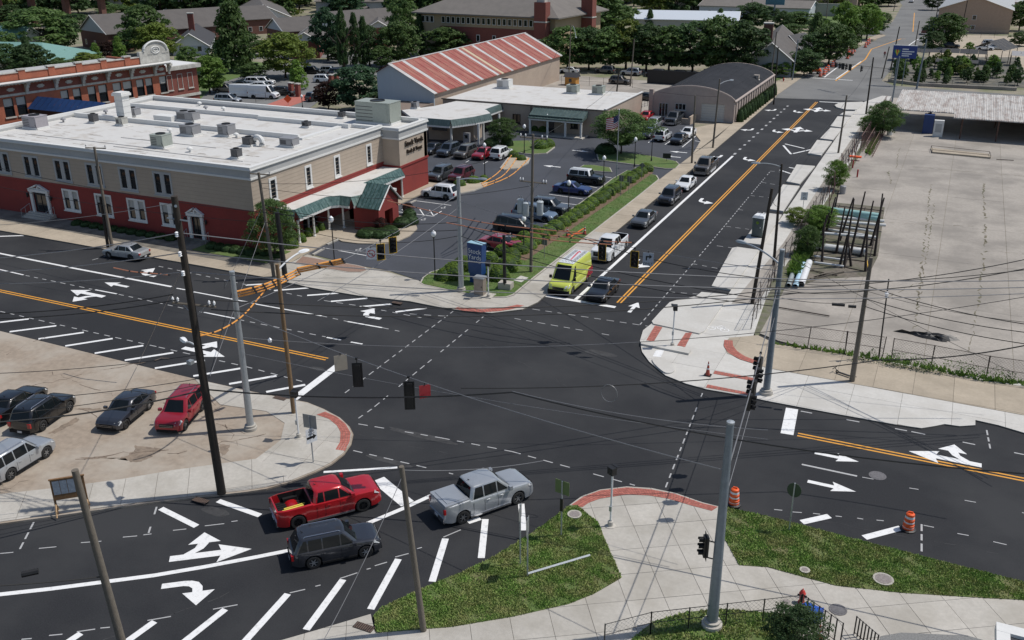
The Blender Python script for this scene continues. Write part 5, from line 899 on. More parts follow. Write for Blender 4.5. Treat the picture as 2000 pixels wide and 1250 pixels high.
 for sd_ in(1,-1):
  for i in range(len(edges)-1):
   pts=[]
   for t,e_,f in((z0t,edges[i],1),(z1t,edges[i],1),(z1t,edges[i+1],0),(z0t,edges[i+1],0)):
    xf,xr,y,z=cab(t)
    if e_ is None:x=(xf-.22)if f else(xr+.2)
    else:x=e_+(-.035 if f else .035)
    pts.append((x,sd_*(y+.014),z))
   if pts[0][0]-pts[3][0]<.1:continue
   if pts[1][0]<pts[2][0]+.05:pts=[pts[0],(pts[2][0]+.02,pts[1][1],pts[1][2]),pts[2],pts[3]]
   panel('side_window',pts if sd_<0 else pts[::-1])
   if i<2:
    b=MB();hxx=pts[3][0]+.18;b.box(hxx-.09,hxx+.09,*sorted((sd_*(hw+.002),sd_*(hw+.035))),belt-.2,belt-.16);o=b.build('door_handle',PT[col],root,**K);o.material_slots[0].link='OBJECT';o.material_slots[0].material=PT[col]
   if not s.get('cargo'):
    b=MB();b.box(pts[3][0]-.04,pts[3][0]-.028,*sorted((sd_*(hw-.01),sd_*(hw+.003))),.42 if abs(pts[3][0]-wx[0])>R_ else .95,belt-.12);b.build('door_seam',PLAST,root,**K)
  b=MB();mx=fb-.25;b.box(mx-.1,mx+.08,*sorted((sd_*(hw-.02),sd_*(hw+.2))),belt,belt+.16*(1.6 if 'pick' in kind or kind=='van' else 1));o=b.build('side_mirror',PT[col]if kind!='van' else PLAST,root,**K)
  if kind!='van':o.material_slots[0].link='OBJECT';o.material_slots[0].material=PT[col]
  b=MB();zt=top(L/2-.28);b.add([(L/2-.02,sd_*hw*.58,zt-.26),(L/2-.16,sd_*hw*.93,zt-.24),(L/2-.45,sd_*(hw*.985),zt-.12),(L/2-.4,sd_*hw*.93,zt+.0),(L/2-.12,sd_*hw*.6,zt-.07)],[(0,1,2,3,4)if sd_>0 else(4,3,2,1,0)]);
  bm_=b;me_c=Vector((L/2-.2,0,0));b.v=[(x+.02,y*1.012,z+.01)for x,y,z in b.v];b.build('headlight',HEADL,root,**K)
  b=MB();z2=belt-.05 if kind not in('van',)else 1.3;z1_=z2-(.3 if kind!='sedan' else .18);b.box(-L/2-.012,-L/2+.1,*sorted((sd_*hw*(.66 if 'pick' not in kind else .76),sd_*hw*.9)),z1_,z2);b.build('taillight',TAILL,root,**K)
  b=MB();b.box(wx[0]+R_+.02,wx[1]-R_-.02,*sorted((sd_*(hw-.04),sd_*(hw+.008))),.22,.33);b.build('sill_trim',PLAST if kind not in('pickup_ext','pickup_cov','pickup_crew')else CHROME,root,**K)
 ztf=top(L/2-.2);b=MB();pk='pick' in kind;gw_=.62 if pk else .5;b.box(L/2-.1,L/2+.022,-hw*gw_,hw*gw_,ztf-(.55 if pk else .36),ztf-(.12 if pk else .14));g_=b.build('grille',PLAST,root,**K);b=MB()
 for k in range(2+(1 if 'pick' in kind else 0)):b.box(L/2+.023,L/2+.035,-hw*.48,hw*.48,ztf-.22-.1*k,ztf-.207-.1*k)
 b.build('grille_bar',CHROME,g_,**K)
 b=MB();b.box(L/2-.12,L/2+.03,-hw*.74,hw*.74,.26,.42 if 'pick' not in kind else .58);b.build('front_bumper',PLAST if 'pick' not in kind else CHROME,root,**K)
 b=MB();b.box(-L/2-.04,-L/2+.12,-hw*.8,hw*.8,.3,.5 if 'pick' not in kind else .6);b.build('rear_bumper',PLAST if 'pick' not in kind else CHROME,root,**K)
 b=MB();b.box(-L/2-.055,-L/2-.042,-.16,.16,.42 if 'pick' in kind else .32,.56 if 'pick' in kind else .46);b.build('license_plate',PLATE,root,**K)
 b=MB();b.box(-L/2+.35,L/2-.3,-hw*.72,hw*.72,.2,.58 if not bed else .58);b.build('underbody',PLAST,root,**K)
 if bed:
  b=MB();w_=hw*.86-.012;x0_,x1_=bed[0]+.02,bed[1]-.02;t_=1.27 if kind=='pickup_ext' else 1.34
  b.add([(x0_,-w_,.762),(x1_,-w_,.762),(x1_,w_,.762),(x0_,w_,.762),(x0_,-w_,t_),(x1_,-w_,t_),(x1_,w_,t_),(x0_,w_,t_)],[(0,1,2,3),(0,4,5,1),(2,6,7,3),(0,3,7,4),(1,5,6,2)]);b.build('bed_liner',PLAST,root,**K)
  b=MB();[b.box(x0_,x1_,-w_+.1+k*.2,-w_+.16+k*.2,.764,.79)for k in range(int(2*w_/.2))];b.build('liner_rib',PLAST,root,**K)
  for c_ in(-1,1):b=MB();b.box(wx[0]-.4,wx[0]+.4,*sorted((c_*(w_-.2),c_*(w_-.003))),.765,1.0);b.build('wheel_arch',PLAST,root,**K)
 if s.get('cover'):
  b=MB();c0,c1=s['cover'];b.prism([(c0,-hw*.88),(c1,-hw*.88),(c1,hw*.88),(c0,hw*.88)],1.3,1.39);o=b.build('bed_cover',PT[col],root,**K);b=MB();b.prism([(c0+.2,-hw*.7),(c1-.2,-hw*.7),(c1-.2,hw*.7),(c0+.2,hw*.7)],1.391,1.42);b.build('cover_crown',PT[col],o,**K)
 if s['rail']:
  for sd_ in(1,-1):b=MB();b.tube([(rt+.2,sd_*(rw-.13),zr),(rt+.28,sd_*(rw-.13),zr+.06),(ft-.28,sd_*(rw-.13),zr+.06),(ft-.2,sd_*(rw-.13),zr)],.02,5);b.build('roof_rail',CHROME if kind!='fj' else PLAST,root,**K)
 for c in wx:
  for sd_ in(1,-1):
   b=MB();wd=.12;yy=sd_*(hw-wd-.005);pr=[(r*.6,-wd),(r*.9,-wd),(r,-wd*.7),(r,wd*.7),(r*.9,wd),(r*.6,wd)];b.lathe(pr,20,(0,0,0),axis='y');o=b.build('wheel',TYRE,root,smooth=True,**K);o.location=(c,yy,r)
   b=MB();e_=sd_*wd*.55;b.lathe([(r*.62,-wd*.9),(r*.62,wd*.9)],20,axis='y');b.lathe([(r*.62,e_),(r*.001,e_)]if sd_>0 else[(r*.001,e_),(r*.62,e_)],20,axis='y');b.build('wheel_well',PLAST,o,**K)
   b=MB();e_=sd_*wd*.75
   for k in range(6):
    a=k*math.pi/3;ca,sa=math.cos(a),math.sin(a);b.add([(r*(.1*ca-.1*sa),e_,r*(.1*sa+.1*ca)),(r*(.1*ca+.1*sa),e_,r*(.1*sa-.1*ca)),(r*(.6*ca+.06*sa),e_,r*(.6*sa-.06*ca)),(r*(.6*ca-.06*sa),e_,r*(.6*sa+.06*ca))],[(0,1,2,3),(3,2,1,0)])
   b.lathe([(r*.65,e_-sd_*.01),(r*.56,e_)],20,axis='y');b.lathe([(r*.56,e_),(r*.65,e_-sd_*.01)],20,axis='y');b.lathe([(r*.16,e_+sd_*.005),(.001,e_+sd_*.005)],10,axis='y');b.lathe([(.001,e_+sd_*.005),(r*.16,e_+sd_*.005)],10,axis='y');b.build('rim',rim or RIM,o,**K)
 if kind!='van':b=MB();b.tube([(rt+.25,0,zr),(rt+.12,0,zr+.09)],.02,4);b.build('antenna',PLAST,root,**K)
 return root
KIDS={}
def copy_tree(o,parent=None):
 c=o.copy();COL.objects.link(c);c.parent=parent
 for ch in KIDSOF.get(o.name,[]):copy_tree(ch,c)
 return c
KIDSOF={}
def index_kids(o):
 KIDSOF[o.name]=list(o.children)
 for c in o.children:index_kids(c)
def vehicle(kind,col,pos,head,label,group=None,cat=None,rim=None,roofm=None,z=0.):
 key=(kind,rim.name if rim else 0,roofm.name if roofm else 0)
 if key not in PROTO:v=make_vehicle(kind,col,rim,roofm);bpy.context.view_layer.update();index_kids(v);PROTO[key]=v
 else:
  v=copy_tree(PROTO[key])
  for c in v.children:
   if c.name.split('.')[0]in('body','door_handle','side_mirror')and c.material_slots[0].link=='OBJECT':c.material_slots[0].material=PT[col]
 v.location=(pos[0],pos[1],z);v.rotation_euler=(0,0,R(head));v['label']=label;v['category']=cat or{'sedan':'car','suv':'suv','fj':'suv','minivan':'minivan','van':'van'}.get(kind,'pickup truck')
 if group:v['group']=group
 return v
def by_wheels(kind,rear,front,side):
 "centre and heading from the near side tyre contacts"
 a,b_=Vector(at2(rear)),Vector(at2(front));f=(b_-a).normalized();l=Vector((-f.y,f.x));return(a+b_)/2-l*side*(SPEC[kind]['W']/2-.12)-f*.08,math.degrees(math.atan2(f.y,f.x))
def by_front(kind,front,head,side):
 a=Vector(at2(front));f=Vector((math.cos(R(head)),math.sin(R(head))));l=Vector((-f.y,f.x));s=SPEC[kind];return a-f*(s['wb']/2+.1)-l*side*(s['W']/2-.12)
G1='vehicles waiting at the crossing';G2='cars parked on the brown lot';G3='cars queued down the long road';G4='cars parked in the bank lot';G5='cars parked under the shade trees';G6='vehicles parked behind the bank'
p,h=by_wheels('pickup_ext',(582,1031),(716,996),-1);redp=vehicle('pickup_ext','red',p,h,'red extended cab pickup truck with an empty open bed and black wheels',G1,rim=RIMB)
b=MB();b.box(-2.5,-1.3,-.18,-.08,.84,.92);b.box(-2.35,-1.2,.02,.1,.84,.9);o=b.build('level_bar',mat('yellow_tool',(.75,.62,.1),.5,.05,4,world=False),None,local=True);o.location=(*p,0);o.rotation_euler=(0,0,R(h+4));tag(o,'yellow bars lying in the bed of the red pickup','tool')
p,h=by_wheels('suv',(610,1110),(717,1087),-1);vehicle('suv','charcoal',p,h,'dark blue grey suv beside the red pickup, nearest the viewer',G1)
p,h=by_wheels('pickup_cov',(905,1021),(1014,982),-1);vehicle('pickup_cov','silver',p,h,'silver crew cab pickup with a hard silver bed cover',G1)
Z=.1
p,h=by_wheels('suv',(398,801),(360,845),1);vehicle('suv','crimson',p,h,'red suv with silver roof rails on the brown lot',G2,z=Z)
p,h=by_wheels('sedan',(294,800),(245,841),1);vehicle('sedan','charcoal',p,h,'dark grey sedan parked between the red suv and the black cars',G2,z=Z)
p,h=by_wheels('suv',(80,847),(141,803),-1);vehicle('suv','black',p,h,'black crossover with red tail lights showing on the brown lot',G2,z=Z)
p2=(p[0]-3.2,p[1]-.9);vehicle('sedan','black',(p[0]-2.9,p[1]+.2),h,'black sedan cut by the left edge of the photo',G2,z=Z)
p,h=by_wheels('suv',(20,941),(94,895),-1);vehicle('suv','silver',p,h,'silver suv with five spoke wheels at the left edge of the brown lot',G2,z=Z)
p,h=by_wheels('sedan',(258,510),(214,504),1);vehicle('sedan','silver',p,h,'silver sedan parked at the kerb in front of the bank')
LX=-29.2
for kind,col,fw_,lb,x in[('van','lime',(1122,576),'lime and white service van with letters across its roof, first in its lane',-29.3),('sedan','black',(1190,591),'black car waiting at the stop line beside the lime van',-25.8),('pickup_crew','white',(1206,512),'white crew cab pickup with open bed behind the lime van',LX),('sedan','gray',(1267,446),'grey sedan following the white pickup',LX),('suv','charcoal',(1316,401),'dark suv between the grey and the white sedans',LX),('sedan','white',(1350,374),'white sedan with a sunroof in front of the dark pickup',LX),('pickup_crew','brown',(1380,342),'dark taupe pickup last in the queue',LX)]:
 q=by_front(kind,fw_,-90,1);vehicle(kind,col,(x if kind!='pickup_crew' else x+.1,q.y),-90,lb,G3)
for kind,col,fw_,lb in[('sedan','crimson',(1000,494),'dark red sedan nosed to the bushes, nearest the blue sign'),('minivan','black',(1030,460),'black minivan behind the transformer pole'),('minivan','lblue',(1064,435),'pale blue minivan nosed to the bushes'),('suv','gray',(1091,421),'dark grey suv partly hidden by the pale blue minivan'),('sedan','blue',(1135,383),'bright blue sedan nosed to the bushes'),]:
 q=by_front(kind,fw_,0,-1);vehicle(kind,col,q,0,lb,G4)
q=by_front('fj',(1161,363),0,-1);vehicle('fj','black',q,0,'boxy black suv with a white roof',G4,roofm=PT['white'])
for kind,col,fw_,lb in[('suv','bluegray',(877,307),'blue grey suv parked facing us, left of the taupe one'),('suv','brown',(910,311),'taupe suv parked facing us beside the red sedan'),('sedan','crimson',(945,313),'bright red sedan parked in the back row of the bank lot'),('suv','gray',(861,355),'steel grey suv parked facing us near the bank wall'),('suv','maroon',(902,357),'dark maroon suv beside the steel grey suv')]:
 q=by_front(kind,fw_,-90,1);vehicle(kind,col,q,-90,lb,G4)
q=by_front('sedan',(845,303),-90,1);vehicle('sedan','charcoal',q,-90,'dark car half hidden behind the lettered corner of the bank',G4)
a_=Vector(at2((997,305)));vehicle('suv','white',(a_.x-.8,a_.y-1.4),90,'white crossover parked with its tail to us in the bank lot',G4)
p,h=by_wheels('suv',(875,392),(831,387),1);vehicle('suv','white',p,180,'white suv alone by the hatched bay near the bank porch',G4)
for kind,col,fw_,hd_,sd_,lb in[('sedan','red',(1284,227),-90,1,'bright red car in front of the barrel roofed shop'),('pickup_crew','gray',(1332,238),-90,1,'dark grey pickup by the shop garage door'),('suv','silver',(1281,254),-90,1,'silver suv behind the shade tree island'),('sedan','charcoal',(1270,272),-90,1,'dark car mostly hidden by the round shade tree'),('sedan','black',(1331,283),-90,1,'black sedan parked between two white cars'),('sedan','white',(1348,271),-90,1,'white coupe at the end of the upper parking row')]:
 q=by_front(kind,fw_,hd_,sd_);q.y=min(q.y,159.2-SPEC[kind]['L']/2);vehicle(kind,col,q,hd_,lb,G4)
a_=Vector(at2((1299,277)));vehicle('suv','white',(a_.x-.8,a_.y+1.4),90,'white suv with its tail to us in the upper row',G4)
for px,kind,col,hd_,lb in[((1112,143),'sedan','white',180,'white sedan under the trees, left end of the far row'),((1182,143),'suv','gray',180,'grey suv under the trees, second in the far row'),((1232,147),'suv','silver',180,'silver white suv in the middle of the far row under the trees'),((1280,150),'suv','charcoal',180,'dark suv in deep shade, fourth in the far row'),((1322,152),'suv','black',180,'black suv in deep shade at the right end of the far row'),((1211,164),'suv','brown',0,'taupe suv driving along the back lane'),((1266,196),'sedan','black',0,'black car behind the annex corner')]:vehicle(kind,col,at2(px),hd_,lb,G5)
for px,kind,col,hd_,lb in[((440,180),'suv','brown',20,'taupe suv at the left of the rear lot'),((475,172),'sedan','black',20,'black car beside the taupe one in the rear lot'),((500,166),'suv','white',20,'white suv peeping past the yellow green tree in the rear lot'),((446,201),'minivan','silver',15,'grey van closest to the brick hall'),((480,190),'van','white',15,'white cargo van by the brick hall, first of the white vans'),((516,166),'suv','white',20,'white suv, upper of the pair in the rear lot'),((514,176),'suv','white',20,'white suv, lower of the pair in the rear lot'),((516,192),'van','white',12,'white minibus beside the dark car behind the bank'),((556,186),'suv','black',10,'black suv by the brick gate piers'),((611,144),'suv','black',15,'black suv crossing below the columnar trees'),((645,144),'suv','silver',15,'silver car between the black suv and the blue one'),((662,148),'suv','bluegray',15,'dark blue suv below the columnar trees'),((634,161),'suv','white',15,'white suv passing the brick gate'),((618,196),'suv','charcoal',80,'dark suv waiting by the brick drive')]:vehicle(kind,col,at2(px),hd_,lb,G6)
for px,kind,col,hd_,lb in[((1856,94),'suv','black',0,'black suv alone in the garden centre lot'),((1934,90),'suv','white',5,'white suv, farthest of three behind the black shelter'),((1922,98),'sedan','white',5,'white car, nearest of three behind the black shelter'),((1806,67),'pickup_crew','maroon',90,'dark red truck coming down the far road'),((1945,97),'sedan','silver',5,'silver car beside the two white ones'),((1780,5),'sedan','white',90,'tiny white car far up the road')]:vehicle(kind,col,at2(px),hd_,lb)
vq=by_front('van',(1122,576),-90,1);vy=vq.y;van=[o for o in bpy.data.objects if o.get('label','').startswith('lime')][0]
b=MB();b.box(-2.75,1.2,-.72,.72,2.585,2.592);b.build('roof_skin',PT['white'],van,local=True)
DKL=mat('dark_lettering',(.05,.05,.055),.6,.1,5,world=False);PKL=mat('pink_lettering',(.55,.06,.09),.6,.1,5,world=False);b=MB()
for y0 in(-.62,.28):
 for k in range(15):
  x=-2.6+k*.2;b.box(x,x+.07,y0,y0+.34,2.593,2.597)
  if k%3:b.box(x+.07,x+.16,y0+.14*(k%3),y0+.14*(k%3)+.05,2.593,2.597)
for k in range(8):b.box(.6+(k%2)*.2,.7+(k%2)*.2,-.6+k*.15,-.53+k*.15,2.593,2.597)
b.build('roof_lettering',DKL,van,local=True)
b=MB();b.add([(-2.3,-.2,2.598),(.2,.02,2.598),(.25,.14,2.598),(-2.2,-.02,2.598)],[(0,1,2,3)]);b.add([(-2.5,-.1,2.6),(-2.1,.2,2.6),(-2.0,.14,2.6),(-2.4,-.18,2.6)],[(3,2,1,0)]);b.build('red_script',PKL,van,local=True)
b=MB();b.box(2.55,3.03,-.98,.98,.25,.62);b.build('black_nose',PLAST,van,local=True)
for sd_ in(1,-1):
 b=MB();b.add([(-2.9,sd_*1.072,.5),(-1.2,sd_*1.072,.5),(-1.9,sd_*1.06,1.25),(-2.9,sd_*1.06,1.25)],[(0,1,2,3),(3,2,1,0)]);b.build('pink_panel',MATS['pink_lettering'],van,local=True)
 # poles, wires, signals
VER={}
def pole(key,name,label,cat,base,top,r0,r1,m,zb=.0,group=None,capm=None,foot=None):
 g=at(*base,zb);best=None
 for i in range(60):
  H=2+i*.35;t=at(*top,H);d=math.hypot(t.x-g.x,t.y-g.y)
  if best is None or d<best[0]:best=(d,t)
 for i in range(-20,21):
  H=best[1].z+i*.02;t=at(*top,H);d=math.hypot(t.x-g.x,t.y-g.y)
  if d<best[0]:best=(d,t)
 T=best[1];root=empty(name,(g.x,g.y,g.z),label,cat,group);n=8;pts=[g+(T-g)*(k/n)for k in range(n+1)];b=MB();b.tube(pts,[r0+(r1-r0)*k/n for k in range(n+1)],12);b.build('pole',m,root,smooth=True)
 if foot:b=MB();b.lathe([(foot,-.05),(foot,.18),(foot*.75,.24),(r0+.12,.26),(r0+.12,.34),(r0,.36)],16,(g.x,g.y,g.z));b.build('footing',CONC_WALK,root,smooth=True)
 if capm:b=MB();b.lathe([(r1+.02,-.05),(r1+.02,.04),(.001,.08)],12,T);b.build('cap',capm,root)
 VER[key]=(root,g,T);return root
def on(key,f=1.):_,g,T=VER[key];return g+(T-g)*f
def crossarm(key,f,half,ang,m=WOOD_POLE,ins=(-.95,-.5,.5,.95),braces=True,z_off=0):
 root=VER[key][0];c=on(key,f);d=Vector((math.cos(R(ang)),math.sin(R(ang)),0));o=Vector((-d.y,d.x,0))*.2
 b=MB();b.tube([c+o-d*half,c+o+d*half],.065,4);arm=b.build('crossarm',m,root)
 for q in ins:
  p=c+o+d*half*q;b=MB();b.lathe([(.02,0),(.02,.08),(.07,.1),(.05,.14),(.075,.18),(.05,.22),(.03,.27),(.001,.29)],8,(p.x,p.y,p.z+.06));b.build('insulator',LAMP_W if braces else HVACG,arm,smooth=True)
 if braces:b=MB();[b.tube([c+o+d*half*s*.55,c+o*.8-Vector((0,0,.7))],.018,4)for s in(-1,1)];b.build('brace',STEEL,arm)
 return[c+o+d*half*q+Vector((0,0,.33))for q in ins]
def cobra(key,f,tip,m=WHITEP,zt=None,r=.045):
 "curved arm with a street-light head, tip given in the photograph"
 root=VER[key][0];a=on(key,f);H=(zt if zt is not None else a.z+.5);t=at(*tip,H);mid=(a+t)/2+Vector((0,0,(t-a).length*.12));b=MB();pts=[a*(1-u)**2+mid*2*u*(1-u)+t*u*u for u in[k/8 for k in range(9)]];b.tube(pts,r,6);arm=b.build('lamp_arm',m,root,smooth=True)
 d=(t-a);d.z=0;d.normalize();n=Vector((-d.y,d.x,0));b=MB();vs=[]
 for u,w_,h in((0,.07,.07),(.2,.15,.11),(.5,.17,.12),(.75,.12,.08),(.85,.03,.03)):
  c=t+d*(u-.1);vs+=[c+n*w_-Vector((0,0,h*.3)),c-n*w_-Vector((0,0,h*.3)),c-n*w_*.7+Vector((0,0,h)),c+n*w_*.7+Vector((0,0,h))]
 b.add(vs,[(i*4+j,i*4+(j+1)%4,i*4+4+(j+1)%4,i*4+4+j)for i in range(4)for j in range(4)]+[(3,2,1,0),(16,17,18,19)]);b.build('lamp_head',STEEL if m is not WHITEP else LAMP_W,arm,smooth=True);return t
UP_,SP='utility pole','steel pole'
pole('A','utility_pole','thick black leaning wooden pole between the red suv and the corner',UP_,(433,963),(340,383),.26,.17,WOOD_DARK,.12)
pole('B','steel_pole','pale galvanised signal pole on the left corner',SP,(490,838),(453,531),.24,.15,STEEL,.12,foot=.42,capm=STEEL)
pole('C','utility_pole','brown weathered pole crossing the lower left road, stepped top by the notice board',UP_,(245,1280),(146,918),.19,.14,WOOD_POLE)
pole('D','steel_pole','tallest looking grey steel signal pole on the near plaza lawn',SP,(1390,1222),(1427,825),.27,.155,STEEL_D,.15,foot=.48,capm=STEEL)
pole('E','steel_pole','grey steel signal pole with a lamp arm on the right corner',SP,(1496,768),(1528,488),.25,.16,STEEL_D,.12,foot=.46,capm=STEEL)
pole('F','utility_pole','black pole standing by the ninth concrete pad',UP_,(1469,593),(1508,368),.17,.12,WOOD_DARK,.1)
pole('G','utility_pole','slim black pole carrying a street lamp over the long road',UP_,(1511,518),(1527,320),.15,.1,WOOD_DARK,.1)
pole('H','utility_pole','grey brown pole on the tan sidewalk with the scooter at its foot',UP_,(1664,744),(1702,503),.19,.13,WOOD_POLE,.12)
pole('I','lamp_post','thin dark post with a small lamp behind the chain link fence','post',(1716,700),(1736,545),.06,.045,BLACK,.1)
pole('J','steel_pole','galvanised signal pole beside the blue bank sign',SP,(901,568),(895,347),.25,.15,STEEL,.12,foot=.42,capm=STEEL)
pole('K','utility_pole','grey pole carrying three transformer cans in the bushes',UP_,(1037,531),(1041,262),.16,.11,WOOD_POLE,.15)
pole('L','utility_pole','grey pole in front of the bank windows behind the silver sedan',UP_,(219,483),(184,287),.19,.12,WOOD_POLE,.1)
pole('L2','utility_pole','short cut off pole propped against the grey pole at the bank front',UP_,(211,483),(196,384),.16,.13,WOOD_DARK,.1)
pole('M','utility_pole','grey pole at the bank corner with a small crossarm',UP_,(535,541),(505,337),.17,.12,WOOD_POLE,.1)
pole('N','steel_pole','stout glossy black pole at the bank corner',SP,(557,541),(541,415),.26,.2,BLACK,.1)
pole('O','utility_pole','tan wooden pole on the left corner with a white lamp arm',UP_,(574,806),(541,516),.16,.125,WOOD_TAN,.12)
pole('P','utility_pole','thin weathered pole rising from the tip of the left near lawn',UP_,(827,1231),(784,911),.15,.115,WOOD_POLE,.12)
crossarm('A',.66,1.3,10,WOOD_POLE,(-.95,-.72,.72,.95));cobra('A',.52,(363,668),WHITEP,on('A',.52).z-.3)
for f_ in(.89,.83,.77):
 b=MB();c=on('A',f_)+Vector((.05,-.28,0));b.lathe([(.05,-.14),(.1,-.1),(.06,-.04),(.1,0),(.06,.06),(.1,.1),(.03,.16)],8,c);b.build('insulator',LAMP_W,VER['A'][0],smooth=True)
b=MB();b.tube([on('A',.93)+Vector((-.7,0,0)),on('A',.93)+Vector((.7,0,0))],.05,4);b.tube([on('A',.97),on('A',.97)+Vector((.25,-.25,.1))],.08,6);b.build('pole_hardware',STEEL_D,VER['A'][0]);b=MB();a_=on('A',.46);b.box(a_.x-.9,a_.x-.6,a_.y-.15,a_.y+.15,a_.z,a_.z+.2);b.build('junction_box',STEEL,VER['A'][0])
cobra('E',.9,(1455,475),STEEL,on('E',.9).z+.8,.06);cobra('G',.97,(1483,319),STEEL,on('G',.97).z+.3,.04);cobra('O',.96,(586,493),WHITEP,on('O',1).z+.3,.06);cobra('J',.98,(935,350),STEEL,on('J',1).z-.1,.06)
crossarm('K',.97,1.35,0,WOOD_POLE,(-.95,-.6,.6,.95));crossarm('K',.66,1.35,0,WOOD_POLE,(-.95,-.75,.75,.95));crossarm('L',.985,1.1,15,WOOD_POLE,(-.95,.95),False);crossarm('M',.98,1.0,10,WOOD_POLE,(-.95,.95),False)
for dx,f in((-1.0,.5),(-.45,.48),(.95,.5)):
 c=on('K',f)+Vector((dx,-.35,0));b=MB();b.lathe([(.28,-.75),(.3,-.7),(.3,.42),(.33,.44),(.33,.5),(.2,.6),(.001,.62)],14,c);t_=b.build('transformer',mat('transformer_grey',(.42,.46,.48),.45,.06,5),VER['K'][0],smooth=True)
 for s in(-.12,.12):b=MB();b.lathe([(.03,.58),(.06,.66),(.04,.74),(.06,.8),(.02,.9)],8,c+Vector((s,0,0)));b.build('bushing',HVACG,t_,smooth=True)
 b=MB();b.tube([c,on('K',f)],.04,4);b.build('bracket',STEEL,VER['K'][0])
q=on('I',.83);b=MB();b.lathe([(.001,0),(.12,.02),(.1,.12),(.16,.3),(.05,.42),(.001,.44)],10,q+Vector((0,-.1,-.3)));b.build('lamp_head',LAMP_W,VER['I'][0],smooth=True)
FP=[('X1',(1111,150),(1115,48),'grey pole behind the annex with a curved lamp arm',(1125,73)),('X2',(1231,168),(1239,76),'pole among the shade trees beside the taupe suv',None),('X3',(1200,226),(1209,135),'dark pole in front of the annex roof',None),('X4',(1392,290),(1406,154),'pole with a street lamp in front of the barrel roof',(1426,157)),('X5',(1351,320),(1358,186),'pole at the sidewalk edge by the upper lot entrance',None),('X6',(1502,176),(1517,62),'leftmost of the poles by the cottage chimney',None),('X7',(1511,204),(1520,92),'dark pole at the far rounded sidewalk corner',None),('X8',(1547,157),(1559,77),'pale steel pole at the far crossing by the red hydrant',None),('X9',(1722,153),(1737,91),'shorter pole left of the blue garden sign',None),('X10',(1739,138),(1757,52),'tall dark pole left of the blue garden sign',None),('X11',(1784,108),(1796,41),'far pole beside the dark red truck',None),('X12',(1691,224),(1706,112),'dark pole at the corner before the shrub tree',None),('X13',(1637,300),(1654,186),'grey pole rising from the pale bike path',None),('X14',(1790,174),(1810,77),'thick grey steel pole beside the garden centre',None),('X15',(1742,200),(1757,110),'steel pole at the left end of the shed',None),('X16',(1875,74),(1890,0),'dark pole in front of the salmon warehouse',None),('X17',(1612,50),(1618,-5),'far thin pole above the roadside trees, left',None),('X18',(1466,45),(1470,-8),'far thin pole above the white metal building',None),('X19',(1745,22),(1752,-8),'far pole at the left kerb near the top of the far road',None),('X20',(1828,35),(1836,-6),'far pole at the right kerb near the top of the far road',None)]
for k,bs,tp,lb,lamp in FP:
 st=k in('X8','X14','X15');pole(k,'steel_pole' if st else 'utility_pole',lb,SP if st else UP_,bs,tp,.2 if k=='X14' else .15,.11,STEEL_D if st else(WOOD_DARK if k in('X3','X7','X10','X12','X16')else WOOD_POLE))
 if lamp:cobra(k,.92,lamp,STEEL,on(k,.92).z+.4)
def lot_lamp(base,topy,label,globe=True):
 h=rise(base,topy);p=at(*base,.05);r=empty('lamp_post',(p.x,p.y,0),label,'lamp post','black lamp posts with white globes');K=dict(local=True)
 b=MB();b.lathe([(.19,0),(.19,.1),(.12,.16),(.1,.5),(.06,.6),(.05,h-.75),(.1,h-.7),(.11,h-.62)],10);b.build('post',BLACK,r,smooth=True,**K);b=MB();b.lathe([(.25,0),(.25,.04),(.19,.05)],12);b.build('base_plate',CONC_WALK,r,**K)
 if globe:b=MB();b.lathe([(.09,h-.62),(.19,h-.5),(.24,h-.34),(.2,h-.16),(.1,h-.06),(.04,h),(.001,h+.02)],12);b.build('globe',LAMP_W,r,smooth=True,**K)
for bs,ty,lb in[((850,545),449,'lamp post in the grass tip left of the signal pole'),((654,519),421,'lamp post in the brown gravel island'),((1023,496),420,'lamp post beside the dark red sedan'),((1110,426),351,'lamp post between the blue sedan and the grey suv'),((1178,373),303,'lamp post at the nose of the black boxy suv'),((1239,327),267,'lamp post at the upper end of the round bushes'),((947,347),278,'lamp post beside the red sedan in the back row'),((1069,263),222,'lamp post in front of the annex portico'),((1024,300),242,'lamp post on the island by the drive-through'),((770,216),181,'lamp post behind the biggest rooftop unit'),((591,211),184,'lamp post by the orange road sign behind the bank')]:lot_lamp(bs,ty,lb)
lot_lamp((1272,316),268,'black post without a globe on the tree island',False)
